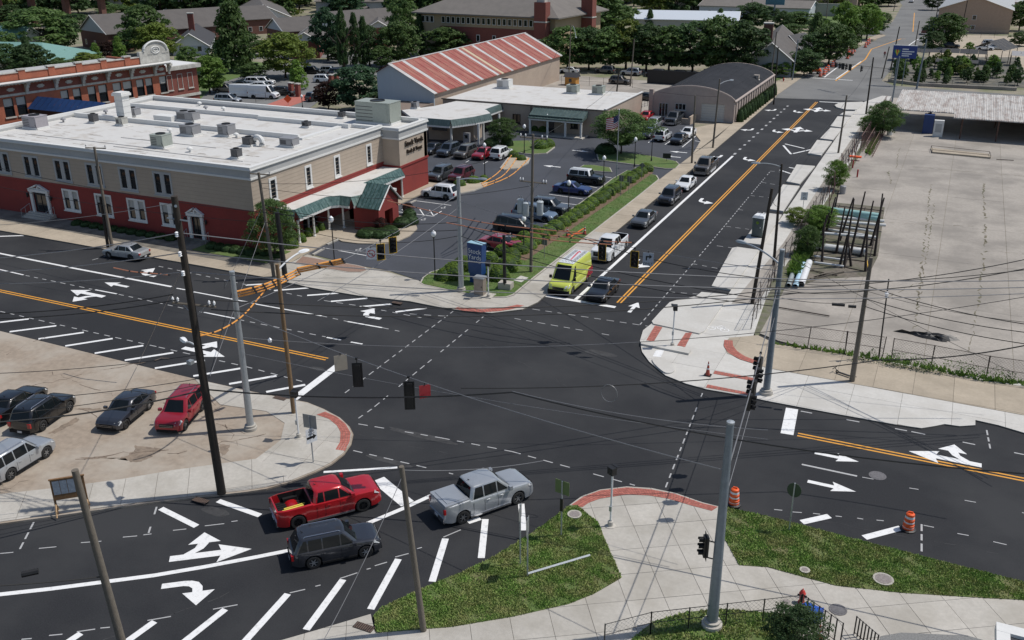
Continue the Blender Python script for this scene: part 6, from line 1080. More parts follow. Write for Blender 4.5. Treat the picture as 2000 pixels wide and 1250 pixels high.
def signal_head(root,p,yaw,frame=None,h=1.05,visor=True,plate=True,name='signal_head'):
 f=Vector((math.cos(R(yaw)),math.sin(R(yaw)),0));s=Vector((-f.y,f.x,0));Z=Vector((0,0,1))
 def bx(b,f0,f1,s0,s1,z0,z1,mi=0):
  vs=[p+f*a+s*c+Z*e for a in(f0,f1)for c in(s0,s1)for e in(z0,z1)];b.add(vs,[(0,1,3,2),(4,6,7,5),(0,4,5,1),(2,3,7,6),(0,2,6,4),(1,5,7,3)],mi)
 b=MB();bx(b,-.12,.1,-.17,.17,-h,0);hd=b.build(name,BLACK,root)
 if plate:b=MB();bx(b,-.02,.0,-.29,.29,-h-.1,.1);b.build('backplate',BLACK,hd)
 if frame:
  b=MB();
  for s0,s1,z0,z1 in((-.33,-.28,-h-.14,.14),(.28,.33,-h-.14,.14),(-.28,.28,.09,.14),(-.28,.28,-h-.14,-h-.09)):bx(b,-.01,.012,s0,s1,z0,z1)
  b.build('yellow_border',SIG_YEL,hd)
 for k in range(3):
  z=-.17-k*(h-.04)/3;c=p+f*.1+Z*z;b=MB();pts=[];n=10
  for i in range(n+1):
   a=math.pi*(-.15+1.3*i/n);pts.append((s*math.cos(a)+Z*math.sin(a))*.135)
  vs=[c+q for q in pts]+[c+q+f*.24 for q in pts];b.add(vs,[(i,i+1,n+2+i,n+1+i)for i in range(n)]+[(i+1,i,n+1+i,n+2+i)for i in range(n)]);b.build('visor',BLACK,hd)
  b=MB();vs=[c+f*.02+(s*math.cos(a)+Z*math.sin(a))*.12 for a in[2*math.pi*i/12 for i in range(12)]];b.add(vs,[tuple(range(12))]);b.build('lens',mat('dark_lens',(.03,.02,.02),.2,.1,5),hd)
 return hd
def hang(key_label,a,b_,frac,sag,yaw,frame,plate=True,label='',drop=.35,h=1.05):
 p=wire_pt(a,b_,sag,frac);r=empty('traffic_signal',(p.x,p.y,p.z),label,'traffic signal','signal heads hung on span wires');b=MB();b.tube([p+Vector((0,0,.04)),p-Vector((0,0,drop))],.025,6);b.box(p.x-.06,p.x+.06,p.y-.06,p.y+.06,p.z-.05,p.z+.08);b.build('hanger',BLACK,r);signal_head(r,p-Vector((0,0,drop)),yaw,frame,h,True,plate);return p
def wire_pt(a,b_,sag,t):return a+(b_-a)*t-Vector((0,0,4*sag*t*(1-t)))
def wire(a,b_,sag,r,m,label,n=14,group='overhead wires',name='overhead_wire'):
 b=MB();b.tube([wire_pt(a,b_,sag,k/n)for k in range(n+1)],r,5,caps=False);o=b.build(name,m,None,loc=tuple(a));return tag(o,label,'wire',group)
Z0=Vector((0,0,0))
S1=(on('B',.78),on('J',.86));S2=(on('B',.76),on('D',.78));S3=(on('J',.8),on('E',.86));S4=(on('D',.74),on('E',.76))
wire(*S1,.5,.022,CABLE_G,'span wire from the left corner pole to the blue sign pole, holding two framed signals');wire(*S2,.6,.022,CABLE_G,'span wire crossing the middle with two signals seen from behind');wire(*S3,.7,.022,CABLE_G,'span wire over the queue of cars, holding two framed signals');wire(*S4,.35,.03,CABLE_G,'twisted span wire between the two tall steel poles, right')
def fr(S,px):
 "fraction along a span that shows at column px"
 best=min(((abs((lambda v:1000+F*v.dot(RT)/v.dot(FW))(wire_pt(*S,.5,k/200)-CAM)-px),k/200)for k in range(201)));return best[1]
def fry(S,py):return min(((abs((lambda v:625-F*v.dot(UP)/v.dot(FW))(wire_pt(*S,.35,k/200)-CAM)-py),k/200)for k in range(201)))[1]
hang(0,*S1,fr(S1,743),.5,-40,True,label='yellow framed signal head beside the no left turn sign');hang(0,*S1,fr(S1,767),.5,-40,True,label='yellow framed signal head, right one of the pair over the bank driveway')
hang(0,*S2,fr(S2,695),.6,118,False,label='black signal head seen from behind, between the blank sign and the bigger head',h=1.3);hang(0,*S2,fr(S2,796),.6,118,False,label='large black signal head seen from behind beside the red hanging plate',h=1.5)
hang(0,*S3,fr(S3,1178),.7,-90,True,label='yellow framed signal head above the black car');hang(0,*S3,fr(S3,1241),.7,-90,True,label='yellow framed signal head beside the right turn only sign')
for py,lb in[(690,'uppermost'),(712,'second'),(735,'third'),(762,'lowest')]:hang(0,*S4,fry(S4,py),.35,0 if lb in('second','lowest')else 170,False,False,label=f'{lb} of the four black signal heads on the wire by the right corner pole',drop=.25,h=.9)
p=on('D',.4);r=empty('traffic_signal',(p.x-.5,p.y,p.z),'signal head bracketed to the left side of the tall near pole','traffic signal');signal_head(r,Vector((p.x-.6,p.y,p.z+.5)),205,False,plate=True);b=MB();b.tube([p+Vector((0,0,.3)),Vector((p.x-.6,p.y,p.z+.3))],.03,6);b.tube([p+Vector((0,0,-.6)),Vector((p.x-.6,p.y,p.z-.6))],.03,6);b.build('bracket',BLACK,r)
def sign_plate(root,c,yaw,w_,h,m,back=None,name='plate',th=.02,shape='rect'):
 f=Vector((math.cos(R(yaw)),math.sin(R(yaw)),0));s=Vector((-f.y,f.x,0));Z=Vector((0,0,1))
 if shape=='rect':pts=[(-w_/2,-h/2),(w_/2,-h/2),(w_/2,h/2),(-w_/2,h/2)]
 else:pts=[(w_/2*math.cos(a),h/2*math.sin(a))for a in[2*math.pi*k/(4 if shape=='dia' else 18)for k in range(4 if shape=='dia' else 18)]]
 n=len(pts);b=MB();b.add([c+s*x+Z*z+f*th/2 for x,z in pts]+[c+s*x+Z*z-f*th/2 for x,z in pts],[tuple(range(n)),tuple(range(2*n-1,n-1,-1))]+[(i,n+i,n+(i+1)%n,(i+1)%n)for i in range(n)]);return b.build(name,m,root)
def sign_mark(root,c,yaw,polys,m,off=.014,name='sign_mark'):
 f=Vector((math.cos(R(yaw)),math.sin(R(yaw)),0));s=Vector((-f.y,f.x,0));Z=Vector((0,0,1));b=MB()
 for pl in polys:b.add([c+s*x+Z*z+f*off for x,z in pl],[tuple(range(len(pl)))])
 return b.build(name,m,root)
def sign_text(root,c,yaw,txt,size,m,dz=0.,off=.014):
 f=Vector((math.cos(R(yaw)),math.sin(R(yaw)),0));me=text_mesh(txt,size,m,.002);o=link('lettering',me,root);o.rotation_euler=(R(90),0,R(yaw+90));o.location=c+f*off+Vector((0,0,dz))-root.location;return o
SGREY=mat('sign_back',(.3,.31,.31),.5,.1,4,metal=.4,world=False);BLK=mat('sign_black',(.01,.01,.01),.6,.1,4);SRED=mat('sign_red',(.55,.02,.03),.5,.1,4);SWHITE=mat('sign_white',(.72,.73,.74),.5,.04,4)
def ring(r0,r1,n=20):return[[(r0*math.cos(a),r0*math.sin(a)),(r1*math.cos(a),r1*math.sin(a)),(r1*math.cos(b_),r1*math.sin(b_)),(r0*math.cos(b_),r0*math.sin(b_))]for a,b_ in[(2*math.pi*k/n,2*math.pi*(k+1)/n)for k in range(n)]]
def hung_sign(S,frac,sag,yaw,w_,h,m,label,cat='road sign',drop=.15):
 p=wire_pt(*S,sag,frac);r=empty('hanging_sign',tuple(p),label,cat);c=p-Vector((0,0,drop+h/2));sign_plate(r,c,yaw,w_,h,m);b=MB();b.tube([p,p-Vector((0,0,drop))],.03,5);b.build('hanger',BLACK,r);return r,c
r,c=hung_sign(S1,fr(S1,725),.5,-60,.75,.9,SWHITE,'white no left turn sign with a red ring')
sign_mark(r,c,-60,ring(.25,.31),SRED);sign_mark(r,c,-60,[[(-.21,.17),(-.17,.21),(.21,-.17),(.17,-.21)]],SRED,.018);sign_mark(r,c,-60,[[(.03,-.18),(.1,-.18),(.1,.08),(-.06,.08),(-.06,.16),(-.2,.04),(-.06,-.07),(-.06,.01),(.03,.01)]],BLK,.016)
r,c=hung_sign(S3,fr(S3,1268),.7,-80,.78,1.0,mat('sign_bluewhite',(.42,.46,.52),.5,.04,4),'right turn only sign beside the framed signal head')
sign_mark(r,c,-80,[[(-.18,-.1),(-.08,-.1),(-.08,.14),(.08,.14),(.08,.02),(.28,.2),(.08,.38),(.08,.25),(-.18,.25)]],BLK,.014);sign_text(r,c,-80,'ONLY',.26,BLK,-.42)
hung_sign(S2,fr(S2,662),.6,140,.75,.95,mat('sign_taupe',(.36,.32,.26),.6,.06,3),'blank taupe sign back hanging at the stop line')
hung_sign(S2,fr(S2,829),.6,135,.62,.75,mat('red_plate',(.4,.03,.04),.5,.06,3),'small red plate hanging beside the big signal head')
def post_obj(name,label,cat,base,topy,r=.04,m=STEEL,zb=.12,lean=0):
 g=at(*base,zb);h=rise(base,topy);root=empty(name,(g.x,g.y,g.z),label,cat);b=MB();b.tube([g,g+Vector((lean,0,h))],r,6);b.build('post',m,root);return root,g,h
def ped_signal(base,topy,label,yaw):
 r,g,h=post_obj('pedestrian_signal',label,'pedestrian signal',base,topy,.055,WHITEP);b=MB();b.lathe([(.3,-.1),(.3,.03),(.16,.05),(.15,.3),(.08,.34)],14,g);b.build('footing',CONC_WALK,r,smooth=True)
 f=Vector((math.cos(R(yaw)),math.sin(R(yaw)),0));c=g+Vector((0,0,h-.05));b=MB();s=Vector((-f.y,f.x,0));Z=Vector((0,0,1))
 vs=[c+f*a+s*e+Z*z for a in(-.2,.12)for e in(-.2,.2)for z in(-.2,.22)];b.add(vs,[(0,1,3,2),(4,6,7,5),(0,4,5,1),(2,3,7,6),(0,2,6,4),(1,5,7,3)]);hd=b.build('signal_box',BLACK,r)
 b=MB();vs=[c+f*a+s*e+Z*z for a in(.121,.28)for e in(-.22,.22)for z in(.2,.24)];b.add(vs,[(0,1,3,2),(4,6,7,5),(0,4,5,1),(2,3,7,6),(0,2,6,4),(1,5,7,3)]);b.build('hood',BLACK,hd)
 b=MB();b.box(g.x-.07,g.x+.07,g.y-.14,g.y-.05,g.z+1.0,g.z+1.3);b.build('push_button',STEEL,r);return r
ped_signal((1192,1027),918,'pedestrian signal on the near plaza behind the red brick band',60);ped_signal((1313,677),600,'push button signal post on the thin kerb island',200);ped_signal((584,855),768,'pedestrian signal at the left corner beside the tan pole',100)
ped_signal((954,581),514,'white pedestrian post in front of the utility cabinet',100)
r,g,h=post_obj('sign_post','grey square sign back with a one way sign below, on the left corner','road sign',(612,903),813)
sign_plate(r,g+Vector((0,.03,h-.38)),95,.9,.9,SGREY);c=g+Vector((.1,-.06,h-1.25));sign_plate(r,c,-20,.75,.95,SWHITE,name='one_way_plate');sign_mark(r,c,-20,[[(-.34,-.2),(.1,-.2),(.1,-.3),(.34,-.12),(.1,.06),(.1,-.04),(-.34,-.04)]],BLK);sign_text(r,c,-20,'ONE',.2,BLK,.22);sign_text(r,c,-20,'WAY',.2,BLK,.03)
r,g,h=post_obj('sign_post','olive square sign seen from behind at the tip of the left near lawn','road sign',(1096,1046),940);sign_plate(r,g+Vector((0,.03,h-.4)),80,.85,.8,mat('olive_sign',(.14,.19,.07),.6,.08,3));b=MB();b.box(g.x-.08,g.x+.08,g.y-.06,g.y+.06,h-1.7,h-.95);b.build('solar_box',BLACK,r)
r,g,h=post_obj('sign_post','leaning post with an edge-on sign, left of the pair by the hatched kerb','road sign',(1016,1102),985);sign_plate(r,g+Vector((0,0,h-.5)),12,.6,.75,SGREY)
r,g,h=post_obj('sign_post','post with an edge-on sign, right of the pair by the hatched kerb','road sign',(1030,1126),1012);sign_plate(r,g+Vector((0,0,h-.5)),12,.6,.9,SGREY)
b=MB();a_,c_=at(1031,1120,.2),at(1152,1084,.2);b.tube([a_,c_],.07,4);tag(b.build('fallen_post',STEEL,None,loc=tuple(a_)),'grey metal post lying on the left near lawn','post')
r,g,h=post_obj('sign_post','dark green round sign back at the left end of the right lawn','road sign',(1541,1036),944);sign_plate(r,g+Vector((0,.03,h-.45)),85,.75,.85,mat('dark_green_sign',(.03,.06,.03),.6,.08,3),shape='dia8')
r,g,h=post_obj('speed_sign','white speed limit 35 sign on the bike path','road sign',(1567,417),376,.03);c=g+Vector((0,-.04,h-.42));sign_plate(r,c,-72,.75,.92,SWHITE);sign_text(r,c,-72,'SPEED',.17,BLK,.26);sign_text(r,c,-72,'LIMIT',.17,BLK,.08);sign_text(r,c,-72,'35',.4,BLK,-.36)
for bs,ty,lb in[((1063,505),465,'square sign back in the long bed beside the lamp post'),((1212,383),343,'first of two square sign backs by the upper bushes'),((1228,379),345,'second of two square sign backs by the upper bushes'),((1253,350),318,'diamond sign back over the upper end of the long bed')]:
 r,g,h=post_obj('sign_post',lb,'road sign',bs,ty,.03,SGREY);sign_plate(r,g+Vector((0,.03,h-.35)),80,.6 if 'square' in lb else .9,.75,mat('sign_dull',(.13,.14,.12),.7,.1,3),shape='rect' if 'square' in lb else 'dia')
r,g,h=post_obj('small_sign','small dark sign with white letters on the tree island','sign',(1302,315),303,.03,BLACK);sign_plate(r,g+Vector((0,-.03,h-.1)),-75,1.1,.7,BLACK)
b=MB();b.box(-.02,.02,-.02,.02,0,1)
r,g,h=post_obj('flagpole','tall flagpole with the stars and stripes on the tree island','flagpole',(1204,349),216,.06,STEEL,.15);b=MB();b.lathe([(.001,0),(.1,.08),(.001,.18)],10,g+Vector((0,0,h)));b.build('finial',STEEL,r)
SB=mat('flag_blue',(.02,.03,.12),.8,.05,4);FR=mat('flag_red',(.45,.03,.05),.8,.05,4);FWH=mat('flag_white',(.7,.7,.7),.8,.05,4)
def fp(u,v):
 return g+Vector((-.05-u*1.55,-.3*u+.14*math.sin(u*7),h-.5-v*1.5-u*.75-.12*math.sin(u*5)))
for k in range(13):
 b=MB();n=8;u0=0. if k>=7 else .4;vs=[fp(u0+(1-u0)*i/n,k/13)for i in range(n+1)]+[fp(u0+(1-u0)*i/n,(k+1)/13)for i in range(n+1)];b.add(vs,[(i,i+1,n+2+i,n+1+i)for i in range(n)]);b.build('flag_stripe',FR if k%2==0 else FWH,r)
b=MB();n=4;vs=[fp(.4*i/n,0)for i in range(n+1)]+[fp(.4*i/n,7/13)for i in range(n+1)];b.add(vs,[(i,i+1,n+2+i,n+1+i)for i in range(n)]);cn=b.build('flag_canton',SB,r)
b=MB();
for i in range(5):
 for j in range(4):q=fp(.05+.07*i,.07+.12*j)+Vector((0,-.012,0));b.add([q+Vector((-.02,0,0)),q+Vector((0,0,-.03)),q+Vector((.02,0,0)),q+Vector((0,0,.03))],[(0,1,2,3)])
b.build('flag_stars',FWH,cn)
BLU=mat('sign_blue',(.012,.055,.19),.35,.06,3);HS=3.95;c1,c2,c3=at(912,474,HS),at(937,484,HS),at(948,481,HS);u=(c2-c1);u.z=0;n_=Vector((u.y,-u.x,0)).normalized();dp=.75;r=empty('bank_sign',(c1.x,c1.y,0),'blue bank pylon sign in the corner bushes','sign');W_s=1.6;YW=-97;n_=Vector((math.cos(R(YW)),math.sin(R(YW)),0));u=Vector((-n_.y,n_.x,0));m0=Vector((c1.x,c1.y,0))+u*W_s/2-n_*dp/2
def tz(w0,w1,z0,z1,d_=dp):return[m0+u*(sx*(w0 if z==z0 else w1))+n_*(fx*d_/2)+Vector((0,0,z))for z in(z0,z1)for sx,fx in((-1,1),(1,1),(1,-1),(-1,-1))]
BXF=[(3,2,1,0),(4,5,6,7),(0,1,5,4),(1,2,6,5),(2,3,7,6),(3,0,4,7)]
b=MB();b.add(tz(W_s*.38,W_s*.4,.1,1.1,dp*.8),BXF);b.build('sign_base',BLU,r);b=MB();b.add(tz(W_s*.43,W_s*.5,1.1,HS),BXF);b.build('sign_panel',BLU,r);b=MB();b.add(tz(W_s*.5,W_s*.5,HS+.001,HS+.05),BXF);b.build('sign_top',mat('sky_blue_cap',(.3,.48,.58),.4,.05,3),r)
for t,z,sz in(('Stock',3.05,.62),('Yards',2.5,.62),('Bank & Trust',2.2,.24),('ATM',.6,.24)):sign_text(r,m0+Vector((0,0,z)),YW,t,sz,SWHITE,0,dp/2+.01)
# wires
pz=lambda x,y,z:at(x,y,z)
def W(label,r_,m,sag,a,b_):wire(a,b_,sag,r_,m,label)
A,Bp,H_,E_,J_,K_='A','B','H','E','J','K'
W('upper pale wire from the left edge to the black leaning pole',.03,CABLE_G,.3,pz(-150,512,12),on(A,.89));W('second pale wire from the left edge to the black leaning pole',.03,CABLE_G,.3,pz(-150,535,11.5),on(A,.83));W('third pale wire from the left edge to the black leaning pole',.025,CABLE_G,.3,pz(-150,552,11),on(A,.77))
W('upper pale wire from the black leaning pole to the right side',.03,CABLE_G,1.0,on(A,.89),pz(2150,545,10.5));W('second pale wire from the black leaning pole to the right side',.03,CABLE_G,1.0,on(A,.83),pz(2150,556,10));W('third pale wire from the black leaning pole to the right side',.025,CABLE_G,1.0,on(A,.77),pz(2150,566,9.5))
W('thick black cable from the left edge past the dark sedans',.045,BLACKM,.5,pz(-150,830,8),on(A,.38));W('thick black cable sweeping from the leaning pole to the middle splice',.045,BLACKM,.4,on(A,.38),pz(1000,766,7.6));W('thick black cable sweeping from the middle splice to the right edge',.04,BLACKM,.8,pz(1000,766,7.6),pz(2150,935,8))
W('twin of the thick cable in the middle of the crossing',.02,CABLE_G,.35,pz(1000,764,7.6),pz(1500,840,7.6));W('thin black wire under the thick cable at the left edge',.02,BLACKM,.3,pz(-150,790,8.5),on(A,.42));W('thin black wire above the thick cable at the left edge',.02,BLACKM,.3,pz(-150,822,8),on(A,.4));W('thin black wire over the hatched bays at the left',.018,BLACKM,.3,pz(-150,732,9),on(A,.5))
W('pair of black lines, upper, over the left double yellow line',.03,BLACKM,.4,pz(-150,612,11),on(A,.67)+Vector((-1.2,0,.3)));W('pair of black lines, lower, over the left double yellow line',.03,BLACKM,.4,pz(-150,622,11),on(A,.66)+Vector((-1.0,0,.2)))
W('dark line from the leaning pole crossarm past the galvanised pole',.03,BLACKM,.9,on(A,.67)+Vector((1.2,.2,.3)),pz(1560,560,9));W('lower dark line from the leaning pole crossarm to the right corner',.03,BLACKM,.9,on(A,.655)+Vector((1.1,.2,0)),pz(1560,572,9));W('dark line from the right corner to the yard pole and beyond, upper',.03,BLACKM,.8,pz(1500,562,9),pz(2150,470,12));W('dark line from the right corner to the yard pole and beyond, lower',.03,BLACKM,.8,pz(1500,572,9),pz(2150,490,12));W('grey line above the yard with three clamps',.025,BLACKM,.6,pz(1500,548,9.5),pz(2150,505,12))
W('dark wire along the top of the bank windows to the yard side',.025,BLACKM,1.0,pz(-150,288,9.5),pz(620,425,9));W('dark wire under the first one along the bank windows',.02,BLACKM,1.0,pz(-150,330,9),pz(620,440,8.5));W('thin wire crossing the red base of the bank',.015,CABLE_G,.4,pz(-150,442,10),on(A,.98));W('dark wires dropping from the bank corner to the blue sign',.03,BLACKM,.8,on('M',.7),on(J_,.62));W('second dark wire dropping from the bank corner to the blue sign',.03,BLACKM,.8,on('M',.66),on(J_,.55));W('dark wire from the black corner pole to the blue sign',.025,BLACKM,1.2,on('N',.85),on(J_,.5))
W('dark wire from the blue sign pole to the right corner pole',.03,BLACKM,.8,on(J_,.6),on(E_,.66));W('lower dark wire from the blue sign pole to the right corner pole',.03,BLACKM,.9,on(J_,.5),on(E_,.62));W('dark wire from the transformer pole down to the right corner',.03,BLACKM,1.0,on(K_,.42),on(E_,.8))
W('pale wire across the middle, left half',.018,CABLE_G,.5,on(Bp,.6),pz(1250,668,6.8));W('pale wire across the middle, right half',.02,BLACKM,.5,pz(1250,668,6.8),pz(2150,553,10));W('black wire from the middle of the crossing to the right yard',.03,BLACKM,.5,pz(900,758,7),pz(1720,703,8));W('black wire rising over the chain link fence',.035,BLACKM,.5,pz(1720,703,8),pz(2150,638,11));W('long thin grey wire across the lower middle',.015,CABLE_G,.4,on(Bp,.5),pz(1500,858,7))
for i,(y0,y1,z)in enumerate([(558,650,9),(582,662,8.6),(596,688,8.2),(566,640,9)]):W(f'{["uppermost", "second", "third", "lowest thin"][i]} wire falling from the yard pole to the right edge',.028 if i!=3 else .015,BLACKM,.5,on(H_,[.78,.68,.62,.74][i]),pz(2150,y1,z))
for i,(y0,f_)in enumerate([(566,.74),(582,.66),(548,.8)]):W(f'{["upper", "lower", "top"][i]} wire between the corner pole and the yard pole',.02,BLACKM,.25,pz(1527,y0,9),on(H_,f_))
W('guy wire crossing in front of the yard, falling right',.015,BLACKM,.2,pz(1540,500,9.5),pz(1985,730,3));W('guy wire from the leaning pole to the lot kerb',.02,CABLE_G,.05,on(A,.8),pz(268,715,.2));W('guy wire from the bank corner pole to the left road edge',.02,CABLE_G,.05,on('M',.55),pz(410,735,.2));W('guy wire from the grey bank pole down to the sidewalk',.015,CABLE_G,.05,on('M',.7),pz(440,560,.2))
W('black wire from the transformer pole towards the annex',.02,BLACKM,.5,on(K_,.95),on('X3',.7));W('black wire from the annex pole towards the barrel roof',.02,BLACKM,.5,on('X3',.7),on('X4',.75));W('thin wire from the slim lamp pole to the bike path pole',.02,BLACKM,.6,on('G',.9),on('X13',.9));W('wire from the black pad pole to the slim lamp pole',.02,BLACKM,.4,on('F',.95),on('G',.6));W('wire from the bike path pole to the far corner pole',.02,BLACKM,.6,on('X13',.92),on('X12',.92));W('span wire over the far crossing with its signals',.03,BLACKM,.3,on('X8',.62),on('X15',.72));W('thin wire along the shade trees',.015,BLACKM,.6,on('X1',.75),on('X6',.75));W('second thin wire along the shade trees',.015,BLACKM,.6,on('X2',.8),on('X7',.9))
W('thin wire from the lawn tip pole into the crossing',.015,CABLE_G,.2,on('P',.98),pz(1060,900,8));W('thin wire from the lawn tip pole to the bottom edge',.015,CABLE_G,.3,on('P',.95),pz(610,1290,4));W('black wire from the left edge to the stepped top pole',.03,BLACKM,.1,pz(-150,1150,7),on('C',.45));W('wire from the right corner pole down to the near steel pole',.02,CABLE_G,.3,on('E',.55),on('D',.6));W('pale wire behind the bank sign pole to the driveway',.02,CABLE_G,.3,pz(620,588,6),on(J_,.75));W('wire from the bank corner to the transformer pole',.02,BLACKM,1.0,on('M',.9),on(K_,.9));W('second wire from the bank corner to the transformer pole',.02,BLACKM,1.1,on('M',.86),on(K_,.64))
p0,p1=pz(105,1118,7),pz(160,1106,7);b=MB();b.tube([pz(42,1122,7),pz(75,1115,7)],.13,8);tag(b.build('splice_box',BLACK,None,loc=tuple(p0)),'black splice case on the wire at the lower left','splice case')
for a_,c_,lb in(((1625,594),(1650,596),'left'),((1657,598),(1672,599),'right')):b=MB();b.tube([pz(*a_,7.2),pz(*c_,7.2)],.11,8);tag(b.build('splice_box',BLACK,None,loc=tuple(pz(*a_,7.2))),f'black splice case beside the yard pole, {lb} one','splice case')
b=MB();c=pz(1190,765,7.3);b.tube([c+Vector((.5*math.cos(a)*.9,0,.5*math.sin(a)-.1))for a in[2*math.pi*k/20 for k in range(21)]],.02,5);tag(b.build('cable_coil',CABLE_G,None,loc=tuple(c)),'round coil of spare cable hung mid span','cable coil')
b=MB();c=pz(527,665,7.3);b.lathe([(.001,-.15),(.1,-.1),(.13,.06),(.05,.15),(.001,.18)],10,c);tag(b.build('camera_dome',LAMP_W,None,smooth=True,loc=tuple(c)),'small white camera pod hung over the left road','camera')
def guard(label,pts,z,m,r_=.07,n=1,dz=.22,joints=True):
 pts=[at(x,y,z+(zz if len(q)>2 else 0))for q in pts for x,y,zz in[(q[0],q[1],q[2]if len(q)>2 else 0)]];root=empty('line_guard',tuple(pts[0]),label,'line guard','coloured sleeves on the power lines')
 for _ in range(2):
  if len(pts)>2:pts=[pts[0]]+[q for a,c in zip(pts,pts[1:])for q in(a*.75+c*.25,a*.25+c*.75)][1:-1]+[pts[-1]]
 P=[]
 for i in range(len(pts)-1):
  k=max(1,int((pts[i+1]-pts[i]).length/.9));P+=[pts[i]+(pts[i+1]-pts[i])*(j/k)for j in range(k)]
 P.append(pts[-1])
 for q in range(n):
  o=Vector((0,.12*q,-dz*q))
  for j in range(0,len(P)-1,2):
   e=min(j+2,len(P)-1);b=MB();b.tube([p+o for p in P[j:e+1]],r_,7);s_=b.build('sleeve',m,root,smooth=True)
   b=MB();t=(P[e]-P[e-1]).normalized();b.tube([P[e]+o-t*.07,P[e]+o+t*.07],r_*1.25,7);b.build('joint_band',BLACK,s_)
guard('thick bundle of amber sleeves sweeping over the bank driveway',[(455,571),(500,561),(535,549),(580,527)],8.6,ORANGE_Y,.065,3,.2);guard('straight end of the amber bundle pointing at the framed signals',[(580,524),(625,515),(668,506)],8.8,ORANGE_Y,.065,3,.17)
guard('amber sleeve curving from the leaning pole to the galvanised pole',[(385,657),(420,650),(455,632),(480,612),(500,588),(517,568)],8,ORANGE_Y,.05)
guard('short orange sleeve over the painted arrow by the silver sedan',[(222,523),(258,531),(296,534),(330,537)],8,ORANGE_S,.04);guard('upper salmon sleeve from the bank gable towards the white pickup',[(757,392),(860,417),(950,437),(1050,448),(1140,455)],8,ORANGE_S,.04);guard('lower salmon sleeve ending over the white pickup',[(872,435),(950,450),(1030,463),(1100,472),(1196,478)],8,ORANGE_S,.04);guard('short salmon sleeve over the orange barricade',[(1035,453),(1075,460),(1120,465),(1185,472),(1236,474)],8,ORANGE_S,.04)
for k,(a_,m_,c_)in enumerate([((940,359),(975,338),(999,303)),((942,362),(985,345),(1009,309)),((944,365),(1000,345),(1033,309))]):guard(f'{["upper", "middle", "lower"][k]} of three amber sleeves fanning over the concrete islands',[a_,m_,c_],7,ORANGE_Y,.05)
Sf=(on('X8',.62),on('X15',.72))
for px,lb in[(1632,'first'),(1640,'second'),(1647,'third'),(1653,'fourth'),(1661,'fifth'),(1683,'sixth')]:hang(0,*Sf,fr(Sf,px),.3,90 if lb in('third','fifth')else 0,False,label=f'{lb} from the left of the small signals over the far crossing',h=1.0,drop=.1)
# vegetation
def leafmat(nm,c,c2):
 m=mat(nm,c,.6,.35,1.1,col2=c2,scale2=.5,amt2=.8,spec=.25,world=False,rand=.22);n=m.node_tree;b=n.nodes['Principled BSDF']
 L=n.links;src=b.inputs['Base Color'].links[0].from_socket;t=n.nodes.new('ShaderNodeBsdfTranslucent');L.new(src,t.inputs[0]);mx=n.nodes.new('ShaderNodeMixShader');mx.inputs[0].default_value=.38;L.new(b.outputs[0],mx.inputs[1]);L.new(t.outputs[0],mx.inputs[2]);L.new(mx.outputs[0],n.nodes['Material Output'].inputs[0]);return m
LG={'mid':leafmat('leaf_mid',(.085,.15,.045),(.12,.185,.055)),'dark':leafmat('leaf_dark',(.055,.105,.038),(.08,.13,.045)),'light':leafmat('leaf_light',(.14,.25,.045),(.18,.28,.06)),'yellow':leafmat('leaf_yellow_green',(.13,.185,.035),(.16,.19,.04)),'red':leafmat('leaf_maroon',(.045,.02,.018),(.06,.035,.02)),'blue':leafmat('leaf_blue_green',(.045,.095,.048),(.06,.115,.055))}
BARK=mat('bark',(.06,.045,.035),.95,.3,6,.4,world=False)
def leaves(name,C,N,S,m):
 n=len(C);a=rng.normal(size=(n,3));N=N/(np.linalg.norm(N,axis=1,keepdims=True)+1e-9);U=np.cross(N,a);U/=np.linalg.norm(U,axis=1,keepdims=True)+1e-9;V=np.cross(N,U);S=S[:,None]
 P=np.stack([C-U*S*.5,C-V*S*.32+U*S*.05,C+U*S*.55,C+V*S*.32+U*S*.05],1).reshape(-1,3)
 me=bpy.data.meshes.new(name);me.vertices.add(4*n);me.vertices.foreach_set('co',P.ravel().astype(np.float32));me.loops.add(4*n);me.loops.foreach_set('vertex_index',np.arange(4*n,dtype=np.int32));me.polygons.add(n);me.polygons.foreach_set('loop_start',np.arange(0,4*n,4,dtype=np.int32));me.update(calc_edges=True);me.materials.append(m);return me
def crown(shape,n_cl,n_lf,ls,seed):
 r=np.random.default_rng(seed);cs,rs=[],[]
 while len(cs)<n_cl:
  z=r.uniform(0,1);a=r.uniform(0,6.283)
  lob=1+.16*math.sin(3*a+seed)+.1*math.sin(5*a+z*7+seed*2)
  R0={'round':math.sqrt(max(0,1-(2*z-.95)**2))*.95+.05,'cone':(1-z)**.75*.9+.07,'column':.55*math.sin(math.pi*min(1,z*.9+.1))**.5+.35*(1-z),'spread':(math.sqrt(max(0,1-(2*z-1)**2))if z>.35 else .8*z/.35+.1)}[shape]*lob
  q=r.uniform(.12,1)**.5;rr=R0*q
  cs.append((rr*math.cos(a),rr*math.sin(a),z));rs.append(r.uniform(.15,.27)*(1.0 if shape!='column' else .9))
 C,N,S=[],[],[]
 for c,rc in zip(cs,rs):
  k=n_lf;d=r.normal(size=(k,3));d/=np.linalg.norm(d,axis=1,keepdims=True);d[:,2]=np.where(d[:,2]<-.3,-d[:,2],d[:,2]);rad=rc*r.uniform(.55,1.08,k)[:,None]
  p=np.array(c)*[4,4,7.5]+d*rad*[4,4,3.2];p[:,2]=np.maximum(p[:,2],0);C.append(p);N.append(d*.8+r.normal(size=(k,3))*.45+[0,0,.25]);S.append(r.uniform(.6,1.4,k)*ls)
 C=np.vstack(C);C[:,2]+=1.5 if shape=='round' else 2.4 if shape=='spread' else .5;return C,np.vstack(N),np.hstack(S)
TM={}
